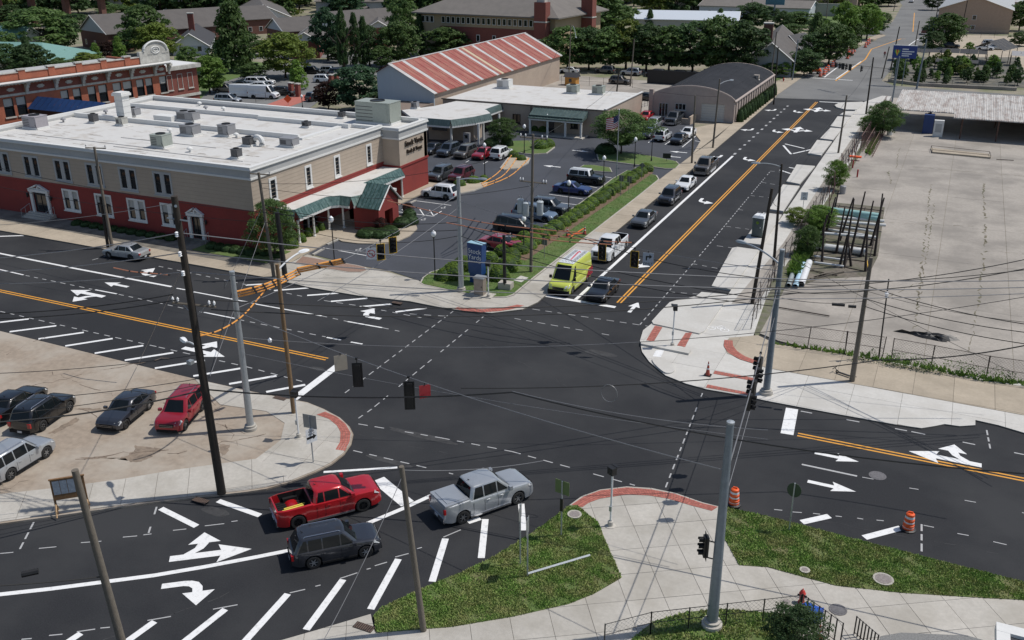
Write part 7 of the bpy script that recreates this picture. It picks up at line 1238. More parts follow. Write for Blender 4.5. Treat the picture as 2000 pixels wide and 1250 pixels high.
def tree_mesh(shape,leaf,v,fine=0):
 k=(shape,leaf,v,fine)
 if k not in TM:
  ncl,nlf,ls={0:(150,46,.46),1:(210,85,.24),2:(75,30,.7)}[fine];C,N,S=crown(shape,ncl,nlf,ls,11+v*7+len(shape));TM[k]=leaves('crown',C,N,S,LG[leaf])
 return TM[k]
TR={}
def trunk_mesh(shape):
 if shape not in TR:
  b=MB();b.tube([(0,0,-.1),(.05,0,1.2),(0,.05,2.6),(.05,0,5.5)],[.3,.22,.18,.06],8);r=random.Random(3)
  for k in range(7):a=k*.9+r.random();z=1.9+k*.35;b.tube([(0,0,z),(1.1*math.cos(a),1.1*math.sin(a),z+1.0),(2.4*math.cos(a),2.4*math.sin(a),z+2.2)],[.13,.09,.03],5)
  me=bpy.data.meshes.new('trunk');me.from_pydata(b.v,[],b.f);me.materials.append(BARK);me.shade_smooth();TR[shape]=me
 return TR[shape]
def tree(base,topy,wpx,shape,leaf,label,v=0,group=None,fine=0,name='shade_tree',cat='tree',world=None,H=None,Wd=None):
 if world:g=Vector((*world,0));h,w_=H,Wd
 else:g=at(*base);h=rise(base,topy)*.97;w_=wpx*(CAM-g).length/F*(1.12 if fine==0 else 1.05)
 r=empty(name,(g.x,g.y,0),label,cat,group,rz=(v*1.7+g.x)%6.28);zt={'round':9.3,'spread':10.2,'cone':8.6,'column':8.6}[shape]
 t=link('trunk',trunk_mesh(shape),r);c=link('crown',tree_mesh(shape,leaf,v,fine),r);sc=(w_/8.6,w_/8.6,h/zt)
 c.scale=sc;t.scale=(sc[2]*.9,sc[2]*.9,sc[2]);return r
TL=[((1213,302),214,125,'spread','mid','round shade tree on the grass island beside the flagpole',1),((982,286),229,58,'round','mid','small round tree by the drive-through pillars',1),((538,505),388,92,'round','mid','leafy tree at the bank corner behind the black pole',1),((1628,372),312,44,'round','light','bright green shrub tree leaning over the bike path',1),((1598,452),400,62,'round','light','bright green shrub tree beside the pipe rack',1),((1575,500),440,52,'round','mid','dark tangled shrub below the bright one by the pipe rack',1),((1556,440),405,50,'round','yellow','thin yellow green bush hanging over the sidewalk by the speed sign',1),((1722,268),196,64,'round','mid','ragged tree over the rusty fence at the shed corner',1),((1695,262),225,36,'round','light','low light shrub in the rusty fence',1),((1552,1290),1188,110,'round','dark','dark leafy tree at the bottom edge behind the blue bin',1),((462,140),-4,92,'cone','mid','tall conical tree in front of the long apartment wing',0),((558,152),62,96,'round','yellow','broad yellow green tree by the rear lot',0),((582,175),114,38,'cone','light','young bright green tree on the rear verge',0),((672,134),8,27,'column','dark','leftmost of the tall columnar trees',0),((696,132),20,28,'column','dark','middle columnar tree of the three',0),((713,130),26,26,'column','dark','right columnar tree of the three',0),((641,118),12,58,'round','blue','blue green tree left of the columnar trees',0),((722,128),48,44,'round','dark','dark tree right behind the columnar trees',0),((779,128),40,74,'round','mid','umbrella shaped tree before the ochre building',0),((790,105),-6,60,'round','mid','taller tree behind the umbrella shaped one',0),((822,112),20,24,'column','dark','slim dark tree at the left corner of the ochre building',0),((704,218),127,100,'round','blue','big rounded dark tree beside the striped warehouse',0),((642,214),158,52,'round','red','dark maroon leafed tree left of the big rounded one',0),((740,222),180,50,'round','dark','low dark shrub tree at the warehouse foot',0),((410,182),108,66,'round','light','bright round tree at the right end of the brick hall',0),((495,158),122,50,'round','mid','low round tree beside the rear lot',0),((370,135),90,40,'round','mid','small tree behind the arched crest',0),((85,105),14,110,'round','mid','large tree between the green roofs and the brick house',0),((128,100),30,50,'round','dark','darker tree at the left of the brick house',0),((288,108),8,80,'round','mid','large tree in front of the blue gable',0),((312,118),44,72,'round','yellow','yellow green tree just right of the blue gable',0),((22,158),84,74,'round','dark','dark tree at the left edge before the green roof',0),((68,160),84,70,'round','dark','second dark tree before the green roof',0),((62,150),66,26,'cone','dark','narrow dark conifer before the green roof',0),((190,122),82,26,'cone','light','bright young tree behind the hall, left',0),((236,124),68,30,'cone','light','bright young tree behind the hall, right',0),((130,130),96,26,'cone','mid','small conical tree behind the hall roof',0),((165,130),102,50,'round','yellow','low yellow green shrub behind the hall parapet',0),((212,116),80,36,'round','red','maroon shrub under the blue gable',0),((870,118),52,90,'round','mid','round tree at the left front of the ochre building',0),((925,112),55,70,'round','mid','second round tree before the ochre building',0),((965,108),62,60,'round','mid','third round tree before the ochre building',0),((1005,104),60,64,'round','mid','fourth round tree before the ochre building',0),((1045,100),62,50,'round','dark','fifth round tree before the ochre building',0),((1108,136),50,90,'round','mid','first tree of the shade row, by the curved lamp',0),((1150,136),52,80,'round','dark','second tree of the shade row',0),((1192,137),50,84,'round','mid','third tree of the shade row',0),((1222,136),36,74,'round','yellow','yellow green topped tree of the shade row',0),((1262,139),46,84,'round','dark','fifth tree of the shade row',0),((1306,141),48,84,'round','mid','sixth tree of the shade row',0),((1352,143),40,92,'round','dark','seventh tree of the shade row',0),((1400,146),30,96,'round','mid','eighth and tallest tree of the shade row',0),((1446,149),38,90,'round','dark','last tree of the shade row by the chimney',0),((1165,78),-20,130,'round','mid','big spreading tree behind the shade row',0),((1115,76),-8,70,'round','mid','tree between the ochre building and the big spreading one',0),((1268,62),16,22,'cone','dark','small conifer in front of the white metal building',0),((1405,60),14,24,'cone','mid','conifer at the right end of the white metal building',0),((1470,58),4,60,'round','dark','dark round tree right of the white metal building',0),((1526,72),20,32,'round','dark','small dark tree left of the roadside trees',0),((1590,108),20,40,'cone','mid','pointed roadside tree, first',0),((1642,100),2,52,'round','light','bright tall roadside tree, left of two',0),((1692,78),6,52,'round','light','bright tall roadside tree, right of two',0),((1618,126),44,78,'round','mid','broad roadside tree over the sidewalk',0),((1586,128),62,50,'round','dark','dark tree beside the broad roadside tree',0),((1660,100),36,36,'round','mid','small tree between the two bright ones',0),((1712,66),30,34,'round','dark','dark tree at the far kerb',0),((1546,84),46,50,'round','mid','round tree behind the grey houses',0),((1570,148),95,60,'round','dark','dark shrub tree by the blue umbrella house',0),((1532,150),118,34,'round','light','bright small shrub at the cottage corner',0),((1505,150),122,40,'round','mid','dull shrub at the cottage corner',0),((1842,92),24,62,'round','mid','full round tree by the salmon warehouse',0),((1820,100),60,36,'round','dark','lower dark tree left of the full round one',0),((1890,110),82,16,'round','light','thin young tree behind the black shelter',0),((1990,60),0,40,'round','mid','tree at the right edge by the far warehouse',0),((1820,20),-14,30,'round','dark','far tree right of the far road top',0),((1735,12),-20,44,'round','dark','far tree left of the far road top',0)]
for i,(bs,ty,wp,sh_,lf,lb,fi)in enumerate(TL):tree(bs,ty,wp,sh_,lf,lb,i%3,None,fi,'conifer' if 'conifer' in lb else 'shade_tree')
GW='trees of the far woods';k=0
for(x0,x1,y0,y1,n)in[(-60,560,10,34,60),(560,1180,4,34,60),(1120,1560,2,30,26),(1560,1720,0,16,10),(-60,1720,-16,6,110),(1840,2060,-8,20,12)]:
 for _ in range(n):
  px,py=random.uniform(x0,x1),random.uniform(y0,y1);g=at(px,py);H=random.uniform(9,15);lf=random.choice(['mid','dark','dark','mid','yellow','blue']);
  tree(None,0,0,random.choice(['round','round','round','cone']),lf,{'mid':'green tree of the far woods under the top edge','dark':'dark green tree of the far woods under the top edge','yellow':'yellowish tree of the far woods under the top edge','blue':'bluish green tree of the far woods under the top edge'}[lf],k%3,GW,2,'woodland_tree',world=(g.x,g.y),H=H,Wd=H*random.uniform(.95,1.4));k+=1
for i,(px,ty,wp,lf,lb)in enumerate([((455,66),30,50,'mid','right of the chimney house'),((480,92),60,44,'dark','beside the tall conical tree'),((508,108),78,40,'mid','low behind the rear lot'),((600,62),34,40,'mid','between the white gables'),((420,60),24,50,'dark','over the long grey roof'),((150,60),26,50,'dark','behind the dark brick house'),((230,44),8,60,'mid','above the blue gable'),((30,50),8,70,'dark','at the top left under the viaduct'),((110,60),22,50,'mid','right of the viaduct'),((760,66),18,60,'dark','at the left of the hipped roof'),((800,100),60,36,'dark','under the left corner of the hipped roof'),((585,84),56,44,'red','maroon, before the brick pavilion'),((660,122),90,40,'dark','at the foot of the columnar trees'),((745,134),88,40,'mid','between the columnar and the umbrella tree'),((500,40),14,50,'dark','left of the wide white gable'),((1150,56),4,80,'dark','left behind the big spreading tree'),((1215,48),12,50,'mid','at the left end of the white metal building'),((1500,44),12,44,'dark','right of the white metal building, rear'),((1560,52),22,60,'mid','in front of the long pale wall'),((1600,60),34,40,'dark','before the rough grass'),((1450,84),48,50,'mid','behind the last shade tree'),((350,100),74,34,'mid','left of the chimney house'),((440,112),84,40,'dark','under the tall conical tree'),((250,100),66,44,'dark','against the pale blue gable'),((5,120),60,60,'mid','at the very left before the cream clerestory'),((120,150),112,50,'mid','behind the left end of the hall parapet'),((1725,48),24,26,'mid','at the far kerb bend'),((1990,90),62,34,'mid','at the right edge beside the garden lot')]):tree(px,ty,wp,'round',lf,'tree '+lb,i%3)
def bush_mesh(kind):
 key=('bush',kind)
 if key not in TM:
  r=np.random.default_rng(5);n=1500;d=r.normal(size=(n,3));d/=np.linalg.norm(d,axis=1,keepdims=True);d[:,2]=np.abs(d[:,2]);C=d*r.uniform(.86,1.04,n)[:,None]*[.5,.5,1];N=d+r.normal(size=(n,3))*.35;TM[key]=leaves('foliage',C,N,r.uniform(.06,.12,n),kind)
 return TM[key]
def core_mesh():
 if 'core' not in TM:
  b=MB();b.lathe([(.45,0),(.47,.3),(.4,.65),(.25,.86),(.001,.93)],12);me=bpy.data.meshes.new('core');me.from_pydata(b.v,[],b.f);me.materials.append(LG['dark']);me.shade_smooth();TM['core']=me
 return TM['core']
HB=leafmat('leaf_boxwood',(.14,.225,.03),(.18,.27,.04));HD=leafmat('leaf_hedge',(.03,.06,.018),(.045,.08,.02))
def bush(p,w_,h,m,label,group=None,z=.15):
 r=empty('clipped_bush',(p[0],p[1],z),label,'bush',group,rz=random.uniform(0,6));a=link('foliage',bush_mesh(m),r);c=link('core',core_mesh(),r);a.scale=c.scale=(w_,w_*random.uniform(.9,1.1),h);return r
a_,c_=Vector(at2((968,540))),Vector(at2((1241,333)));n=27
for k in range(n):
 t=k/(n-1);p=a_.lerp(c_,t);p.x=-37.4+t*1.0+random.uniform(-.12,.12)if k>2 else p.x
 bush((p.x,p.y),random.uniform(1.8,2.1),random.uniform(.9,1.05),HB,ORD[k]+' clipped round bush from the lower end of the long row','clipped round bushes of the long row')
for k in range(0,6):t=k/18;p=a_.lerp(c_,t);bush((-38.9+t*1.2,p.y+.9),1.7,.95,HB,ORD[k]+' clipped bush from the lower end of the short second row','clipped bushes of the second row')
for px,w_,h,lb in[((885,545),2.2,1.5,'bush left of the blue sign'),((868,548),1.6,1.1,'small bush left of the steel pole'),((905,528),2.0,1.3,'bush behind the steel pole'),((950,545),2.2,1.4,'bush just right of the blue sign'),((975,548),2.0,1.4,'bush behind the stone block'),((990,530),2.0,1.3,'bush behind the black post')]:bush(at2(px),w_,h,HB,'clipped yellow green '+lb)
for px,w_,h,lb in[((590,474),.95,.9,'first ball bush at the porch columns'),((603,463),.95,.9,'second ball bush at the porch columns'),((616,456),.8,.7,'third ball bush at the porch columns'),((628,451),.9,.9,'fourth ball bush at the porch columns'),((570,485),1.5,1.0,'bush under the corner tree'),((720,462),2.6,.8,'low hedge mound left of the gable path'),((745,463),2.4,.8,'low hedge mound before the gable'),((762,459),2.2,.9,'rounded hedge mound right of the first two'),((785,443),2.0,1.0,'hedge mound right of the gable'),((800,438),2.0,1.0,'outer hedge mound right of the gable'),((800,425),1.6,.9,'rear hedge mound right of the gable'),((1183,300),3.2,1.4,'dark bush at the left end of the tree island'),((1055,290),2.6,1.2,'bush at the right end of the drive-through island'),((1070,287),2.2,1.1,'second bush at the right end of the drive-through island'),((960,290),3.0,1.5,'wide dark bush under the small round tree'),((990,286),2.2,1.2,'dark bush right of the small round tree'),((1035,254),2.0,1.1,'first bush along the annex wall'),((1048,256),2.0,1.1,'second bush along the annex wall'),((1062,258),1.8,1.0,'third bush along the annex wall'),((1005,250),2,1.0,'bush at the annex downpipe'),((898,364),1.6,.8,'bush on the left concrete island'),((925,358),1.8,.8,'middle bush on the left concrete island'),((945,356),1.4,.8,'right bush on the left concrete island'),((1003,308),1.6,.9,'bush on the right concrete island'),((1018,314),1.4,.7,'lower bush on the right concrete island')]:bush(at2(px),w_,h,HD if 'dark' in lb or 'hedge' in lb else HB,'green '+lb)
tree((744,456),424,26,'round','red','small maroon tree in front of the red gable',2,fine=1);tree((796,420),396,22,'round','red','small maroon tree right of the red gable',1,fine=1)
for k in range(15):y=161+k*2.15;bush((-32.55,y),1.3,2.3,HD,ORD[k]+' tall dark shrub in the row along the barrel roofed shop','tall shrubs along the shop wall',.12)
for k in range(16):bush((-86+k*1.35+(7 if k>10 else 0),71.1),1.3,.55,HD,ORD[k]+' low dark hedge clump from the left along the bank front','hedge clumps along the bank front',.1)
for k in range(6):bush((-66.5+k*1.0,70.6),1.4,.7,HD,ORD[k]+' hedge clump from the left near the bank corner','hedge clumps near the bank corner',.1)
g=MB();g.prism([(-68,69.3),(-58.5,69.0),(-58.5,73),(-61.5,73),(-61.9,71.9),(-68,71.9)],.1,.14);tag(g.build('corner_lawn',LAWN2,None,loc=(-64,70,.1)),'shaded strip of grass at the bank corner',None,None,'structure')
g=MB();g.sheet([(-36.9,80),(-35.7,80),(-35.0,120),(-36.2,120)],.19);struct('mulch_strip',g,MULCH,'brown mulch strip beside the clipped bushes')
def weeds(label,poly,n,size,z=.1,m=None):tufts('weeds',label,poly,n,size,z,m or LG['light'])
weeds('weeds growing along the chain link fence',PX([(1515,672),(1650,690),(1817,718),(1925,741),(2000,748),(2000,756),(1925,749),(1817,726),(1650,696),(1515,677)]),380,.3)
weeds('green weeds beside the fallen trusses',PX([(1690,300),(1712,262),(1720,262),(1700,305)]),1200,.35);weeds('weeds and vines under the pipe rack fence',PX([(1540,540),(1570,470),(1600,420),(1620,420),(1590,480),(1560,545)]),3500,.55)
for k,px in enumerate(sorted(1660+330*random.random()for _ in range(30))):
 py=700+(px-1660)*.155+random.uniform(-1,3);h=random.uniform(.5,1.3);p=at(px,py,.1);C=np.array([[p.x,p.y,.1]])+rng.normal(size=(60,3))*[.22,.15,.0]+np.c_[np.zeros(60),np.zeros(60),rng.uniform(0,h,60)];o=link('tall_weed',leaves('leaves',C-[p.x,p.y,0],rng.normal(size=(60,3)),rng.uniform(.08,.16,60),LG['mid']if k%3 else LG['light']));o.location=(p.x,p.y,0);tag(o,ORD[k]+' tall weed from the left along the chain link fence','weed','tall weeds along the chain link fence')
GC={}
for k,px in enumerate(sorted(random.uniform(1742,1992)for _ in range(62))):
 py=random.choice([random.uniform(118,150),random.uniform(140,163)])+(px-1745)*.03;g=at(px,py);lf=random.choice(['mid','dark','mid','light','yellow','dark']);H=random.uniform(1.5,4.2)
 tree(None,0,0,random.choice(['round','cone','column']),lf,ORD[GC.setdefault(lf,-1)+1]+' '+{'mid':'plain green','dark':'dark evergreen','light':'bright green','yellow':'yellowish'}[lf]+' shrub from the left in the garden centre stock',k%3,'plants of the garden centre',2,'nursery_shrub','shrub',world=(g.x,g.y),H=H,Wd=H*random.uniform(.6,1.0));GC[lf]+=1
for q,lb in[([(1600,112),(1660,84),(1700,72),(1722,70),(1700,80),(1650,100),(1605,122)],'narrow lawn along the far sidewalk'),([(1480,172),(1530,152),(1560,140),(1580,128),(1540,130),(1480,150)],'lawn before the grey cottage'),([(1540,55),(1700,40),(1720,30),(1700,20),(1540,30)],'rough grass before the long pale wall')]:g=MB();g.prism(PX(q),0,.06);struct('verge',g,LAWN2,lb)
g=MB();g.prism(PX([(1512,190),(1560,156),(1600,132),(1658,99),(1712,76),(1730,70),(1722,66),(1650,90),(1590,125),(1540,150),(1490,172)]),0,.09);struct('far_sidewalk',g,CONC_TAN,'sidewalk up the left side of the far road')
for q,w_,m_ in[([(1632,158),(1690,116),(1702,96),(1760,76),(1768,76)],.3,YEL_PAINT),([(1582,152),(1665,157)],.5,WHITE_PAINT),([(1610,151),(1640,128)],.3,WHITE_PAINT),([(1633,154),(1682,120)],.3,WHITE_PAINT),([(1745,110),(1790,78),(1806,72)],.3,WHITE_PAINT),([(1783,62),(1786,25)],.25,YEL_PAINT)]:strip('lane_line',q,w_,m_,z=.016,par=old_road)
# smaller things
def barrel(px,label,z=0.,s=1.,group='orange traffic barrels'):
 p=at2(px,z);r=empty('traffic_barrel',(p[0],p[1],z),label,'traffic barrel',group);K=dict(local=True);hs=[0,.22,.24,.44,.46,.66,.68,.88,.9,1.0]
 b=MB();b.lathe([(.42*s,0),(.42*s,.06*s),(.3*s,.1*s)],14);b.build('rubber_base',BLACK,r,**K)
 b=MB();b.lathe([(.3*s,.05),(.29*s,.35*s),(.27*s,.36*s),(.26*s,.7*s),(.24*s,.71*s),(.22*s,1.0*s),(.16*s,1.05*s),(.001,1.05*s)],14);bd=b.build('drum',ORANGE,r,smooth=True,**K)
 for z0 in(.2,.48,.76):b=MB();rr=.315*s-z0*.09*s;b.lathe([(rr,z0*s),(rr-.012*s,(z0+.13)*s)],14);b.build('reflective_band',SWHITE,bd,**K)
 b=MB();b.box(-.12*s,.12*s,-.025,.025,1.04*s,1.14*s);b.build('handle',ORANGE,bd,**K)
barrel((1433,985),'orange and white barrel behind the tall near steel pole',.1);barrel((1773,1034),'orange and white barrel on the painted stripe in the right road')
for k,px in enumerate([(1602,150),(1609,147),(1612,143),(1617,139),(1626,131),(1629,128),(1655,115),(1658,111),(1664,106),(1668,102),(1658,103),(1690,93),(1694,88),(1697,85)]):barrel(px,ORD[k]+' distant orange barrel, counting away, in the closed lane of the far road',.02,1.25,'distant orange barrels')
p=at2((1591,144));r=empty('orange_cart',(*p,0),'small orange work cart at the start of the closed lane','cart');b=MB();b.box(-1.2,1.2,-.7,.7,.5,1.1,);b.build('body',ORANGE,r,local=True);b=MB();b.box(-.9,.9,-.6,.6,1.1,1.7);b.build('cage',BLACK,r,local=True)
for s in(-.8,.8):b=MB();b.lathe([(.2,-.8),(.35,-.8),(.35,.8),(.2,.8)],12,axis='y');o=b.build('wheel',TYRE,r,local=True);o.location=(s,0,.35)
def cone(px,label,h=1.1,z=.1,striped=True):
 p=at2(px,z);r=empty('traffic_cone',(p[0],p[1],z),label,'traffic cone');b=MB();b.box(-.25,.25,-.25,.25,0,.05);b.build('base',BLACK,r,local=True);b=MB();b.lathe([(.17,.05),(.03,h),(.001,h)],12);c=b.build('cone',mat('dull_red_cone',(.35,.06,.035),.6,.15,4),r,smooth=True,local=True)
 if striped:
  for z0 in(.45,.75):b=MB();f=lambda zz:.17-(zz-.05)*.14/(h-.05)+.004;b.lathe([(f(z0*h),z0*h),(f((z0+.1)*h),(z0+.1)*h)],12);b.build('white_band',SWHITE,c,local=True)
cone((1382,733),'tall faded cone with white bands on the right plaza');cone((1599,1247),'orange cone behind the near fence at the bottom',.75,.1)
for k,(px,lb)in enumerate([((1108,462),'left'),((1142,458),'right')]):cone(px,f'{lb} red cone of the barricade in the long bed',1.0,.15)
a_,c_=at(1108,440,.6),at(1142,443,.6);b=MB();b.tube([at(1108,458,.9),at(1142,455,.9)],.06,5);b.tube([at(1115,462,.5),at(1140,446,.5)],.05,5);tag(b.build('barricade_bar',ORANGE,None,loc=tuple(a_)),'orange bars of the barricade in the long bed','barricade')
p=at2((1480,462),.2);r=empty('portable_toilet',(p[0],p[1]+.3,.2),'grey portable toilet with a white roof on the concrete pad','portable toilet',None,R(-8));K=dict(local=True)
PTG=mat('toilet_green_grey',(.11,.14,.13),.5,.08,4);b=MB();b.box(-.57,.57,-.57,.57,.1,2.05);b.build('cabin',PTG,r,**K);b=MB();b.box(-.6,.6,-.6,.6,0,.1);b.build('skid',BLACK,r,**K);b=MB();b.add([(-.64,-.64,2.05),(.64,-.64,2.05),(.64,.64,2.05),(-.64,.64,2.05),(-.5,-.5,2.3),(.5,-.5,2.3),(.5,.5,2.3),(-.5,.5,2.3)],[(0,1,5,4),(1,2,6,5),(2,3,7,6),(3,0,4,7),(4,5,6,7),(3,2,1,0)]);b.build('roof',WHITEP,r,**K)
d_=MB();d_.box(-.45,.4,-.6,-.575,.15,1.95);d_=d_.build('door',mat('toilet_door',(.075,.095,.095),.5,.08,4),r,**K);b=MB();b.box(.28,.34,-.63,-.605,1.0,1.15);b.build('latch',WHITEP,d_,**K);b=MB();b.lathe([(.16,-.612),(.001,-.613)],16,(-.02,0,1.55),axis='y');b.lathe([(.001,-.613),(.16,-.612)],16,(-.02,0,1.55),axis='y');b.build('round_emblem',mat('lime_emblem',(.25,.4,.05),.6,.1,4),d_,**K)
for s in(-1,1):b=MB();b.box(s*.575-.012,s*.575+.012,-.5,.5,.2,1.95);b.build('side_panel',WHITEP if s>0 else PTG,r,**K)
b=MB();b.lathe([(.05,2.2),(.05,2.5)],8,(.3,.3,0));b.build('vent_pipe',WHITEP,r,**K)
def fence(label,pts,h,z,px_post=2.6,m=BLACK,mesh=True,rails=(.98,.5),cat='fence',lean=0.):
 P=[Vector((*p,z))for p in pts];root=empty('chain_link_fence',tuple(P[0]),label,cat)
 for a,c in zip(P,P[1:]):
  L=(c-a).length;k=max(1,round(L/px_post));t=(c-a)/L
  for i in range(k+1):q=a+t*(L*i/k);b=MB();b.tube([q,q+Vector((lean*random.uniform(-1,1),lean*random.uniform(-1,1),h))],.035,5);b.build('post',m,root)
  for f in rails:b=MB();b.tube([a+Vector((0,0,h*f)),c+Vector((0,0,h*f))],.022,4);b.build('rail',m,root)
  if mesh:
   b=MB();s_=.22;n=int(L/s_)
   for i in range(-int(h/s_),n+1):
    for sg in(1,-1):
     u0=i*s_;z0=0;u1=u0+h;
     if sg<0:u0,u1=u1,u0
     A2,C2=(u0,0.),(u1,h)
     def cl(A2,C2):
      (ua,za),(ub,zb)=A2,C2
      for lim,lo in((0,True),(L,False)):
       if(ua<lim)==lo and(ub<lim)==lo:return None
       for w__ in(0,1):
        if w__==0 and((ua<lim)if lo else(ua>lim)):tt=(lim-ua)/(ub-ua);za=za+(zb-za)*tt;ua=lim
        if w__==1 and((ub<lim)if lo else(ub>lim)):tt=(lim-ua)/(ub-ua);zb=za+(zb-za)*tt;ub=lim
      return(ua,za),(ub,zb)
     q=cl(A2,C2)
     if q:(ua,za),(ub,zb)=q;pa,pb=a+t*ua+Vector((0,0,za)),a+t*ub+Vector((0,0,zb));w2=Vector((0,0,.006));b.add([pa-w2,pb-w2,pb+w2,pa+w2],[(0,1,2,3)])
   o=b.build('wire_mesh',m if m is not BLACK else STEEL_D,root);o['kind']='stuff'
 return root
RUSTP=mat('rusty_post',(.05,.035,.03),.9,.3,6)
fence('long sagging chain link fence between the tan sidewalk and the yard',PX([(1505,672),(1650,692),(1722,703)],.1),1.9,.1,m=RUSTP,lean=.08);fence('right run of the chain link fence behind the weeds',PX([(1740,706),(1817,720),(1925,742)],.1)+[(14,70)],1.9,.1,m=RUSTP,lean=.05)
fence('rusty fence between the bike path and the pipe rack',[(-12.2,72),(-12.6,84),(-12.4,96),(-12.3,112)],2.4,.1,2.2,RUSTP,lean=.25);fence('rusty overgrown fence from the pipe rack up to the shed',[(-12.3,112),(-12.4,130),(-12.2,160)],2.2,.1,2.4,RUSTP,lean=.3)
fence('near black chain link fence along the bottom edge',[at2((1180,1262),.15),at2((1270,1238),.15),at2((1560,1204),.15)],1.25,.15,1.9);fence('black fence running down from the blue bin',[at2((1562,1204),.15),at2((1640,1262),.15)],1.3,.15,.35,BLACK,False,(.98,.1));fence('short black fence corner at the bottom right of centre',[at2((1668,1238),.15),at2((1710,1275),.15)],1.0,.15,.18,BLACK,False,(.98,.1))
fence('black iron fence of the rear lot before the brick gate',PX([(500,200),(575,186)],0),1.5,0,2.5,BLACK,False,(.95,.2));fence('long fence behind the annex beside the small orange hut',[at2((1096,165)),at2((1235,172))],1.8,0,3,RUSTP,False);fence('black gate at the annex side',PX([(1242,215),(1270,205)]),2.0,0,1.2,BLACK,False,(.98,.6,.3));fence('low fence in front of the garden centre',PX([(1735,158),(1800,166),(1980,174)]),1.3,0,3.0,BLACK,False,(.95,.5,.2));fence('far fence before the salmon warehouse',PX([(1862,74),(1995,74)]),2.0,0,4,BLACK,False)
b=MB();q=PX([(1735,160),(1800,168),(1985,177)]);b.prism(seg_poly(q,.5),0,.6);tag(b.build('low_wall',CONC_OLD,None,loc=(*q[0],0)),'low grey kerb wall of the garden centre','wall')
root=empty('steel_trusses',(*at2((1660,290)),0),'heap of rusty steel trusses leaning on the fence','trusses')
RT1=mat('truss_rust',(.15,.085,.075),.85,.3,5)
for k in range(3):
 y0,y1=at(1668,300).y-k*1.5+1,at(1705,212).y-k;x0=-11.6+k*.8;zt=[2.4,1.9,1.3][k];b=MB()
 b.tube([(x0,y0,zt),(x0+.2,y1,zt)],.045,5);b.tube([(x0+.4,y0,.25),(x0+.6,y1,.25)],.045,5);n=int((y1-y0)/1.3)
 for i in range(n):ya=y0+(y1-y0)*i/n;yb=y0+(y1-y0)*(i+.5)/n;yc=y0+(y1-y0)*(i+1)/n;b.tube([(x0,ya,zt),(x0+.5,yb,.25),(x0,yc,zt)],.028,4);b.tube([(x0,ya,zt),(x0+.4,ya,.25)],.025,4)
 b.build('truss',RT1,root)
for k in range(14):y=112+k*3.3;b=MB();b.tube([(-11.9+random.uniform(-.3,.5),y,.1),(-11.9+random.uniform(-.6,.6),y+random.uniform(-.5,.5),random.uniform(2.0,3.2))],.06,5);b.build('leaning_bar',RT1,root)
PRK=mat('rack_rust',(.03,.022,.02),.9,.3,6);rk=empty('pipe_rack',(*at2((1660,470)),.1),'rusty steel rack of upright posts holding long pipes','pipe rack')
xa,xb=at(1590,520,.1).x,at(1712,520,.1).x;
ya,yb=at(1600,520).y,at(1700,405).y
def rackpost(bs,tp):
 g=at(*bs,.1);best=min(((at(*tp,1+.1*i).xy-g.xy).length,1+.1*i)for i in range(60));T=at(*tp,best[1]);b=MB();b.tube([g,T],[.14,.07],5);b.build('post',PRK,rk)
for bs,tp in[((1605,515),(1610,435)),((1640,520),(1655,458)),((1648,522),(1668,388)),((1690,530),(1695,440)),((1600,490),(1615,420)),((1633,495),(1650,405)),((1660,500),(1690,374)),((1681,502),(1706,392)),((1708,500),(1724,378)),((1662,520),(1657,470)),((1600,470),(1620,415)),((1640,470),(1667,386)),((1700,480),(1727,386)),((1613,455),(1632,385)),((1625,430),(1638,372))]:rackpost(bs,tp)
for(a0,b0,z_)in[((1585,508),(1690,530),.15),((1590,498),(1700,512),.15),((1600,482),(1712,498),.15),((1590,508),(1640,400),.12),((1649,524),(1690,405),.12),((1692,530),(1722,410),.12),((1633,402),(1726,412),1.0),((1610,450),(1712,470),.8),((1598,470),(1706,485),.8)]:b=MB();b.tube([at(*a0,z_),at(*b0,z_)],.05,4);b.build('beam',PRK,rk)
def pipe(label,a,c,z,r_,m,hollow=True):
 A_,C_=at(*a,z),at(*c,z);r_*=1.3;b=MB();b.tube([A_,C_],r_,12,caps=False);b.tube([C_,A_],r_*.88,12,caps=False);o=b.build('steel_pipe',m,None,smooth=True,loc=tuple(A_));tag(o,label,'pipe','long pipes in and by the rack')
TEAL=mat('teal_pipe',(.3,.5,.48),.5,.06,4);PIPE=mat('bare_pipe',(.6,.61,.6),.5,.1,3);PBLUE=mat('pale_blue_pipe',(.42,.6,.72),.5,.06,4);PWHT=mat('white_pipe',(.68,.69,.7),.5,.05,4)
pipe('pale teal pipe, topmost and thickest in the rack',(1604,408),(1716,422),1.5,.26,TEAL);pipe('second teal pipe just under the topmost one',(1622,412),(1716,427),1.3,.22,TEAL);pipe('white ended pipe through the posts',(1600,406),(1650,411),1.4,.14,PWHT);pipe('long grey pipe sticking out right, upper',(1634,424),(1727,432),1.0,.13,PIPE);pipe('long grey pipe sticking out right, lower',(1630,432),(1730,440),.8,.13,PIPE);pipe('thin grey pipe under the long ones',(1625,440),(1710,452),.6,.09,PIPE);pipe('second thin grey pipe in the rack',(1618,448),(1708,462),.5,.09,PIPE);pipe('bright pipe across the middle of the rack',(1602,455),(1715,464),.9,.12,PIPE);pipe('big bright pipe low in the rack',(1590,480),(1690,492),.5,.27,PIPE);pipe('grey pipe lying on the frame, upper',(1590,500),(1650,508),.3,.08,PIPE);pipe('grey pipe lying on the frame, lower',(1590,512),(1648,520),.3,.08,PIPE)
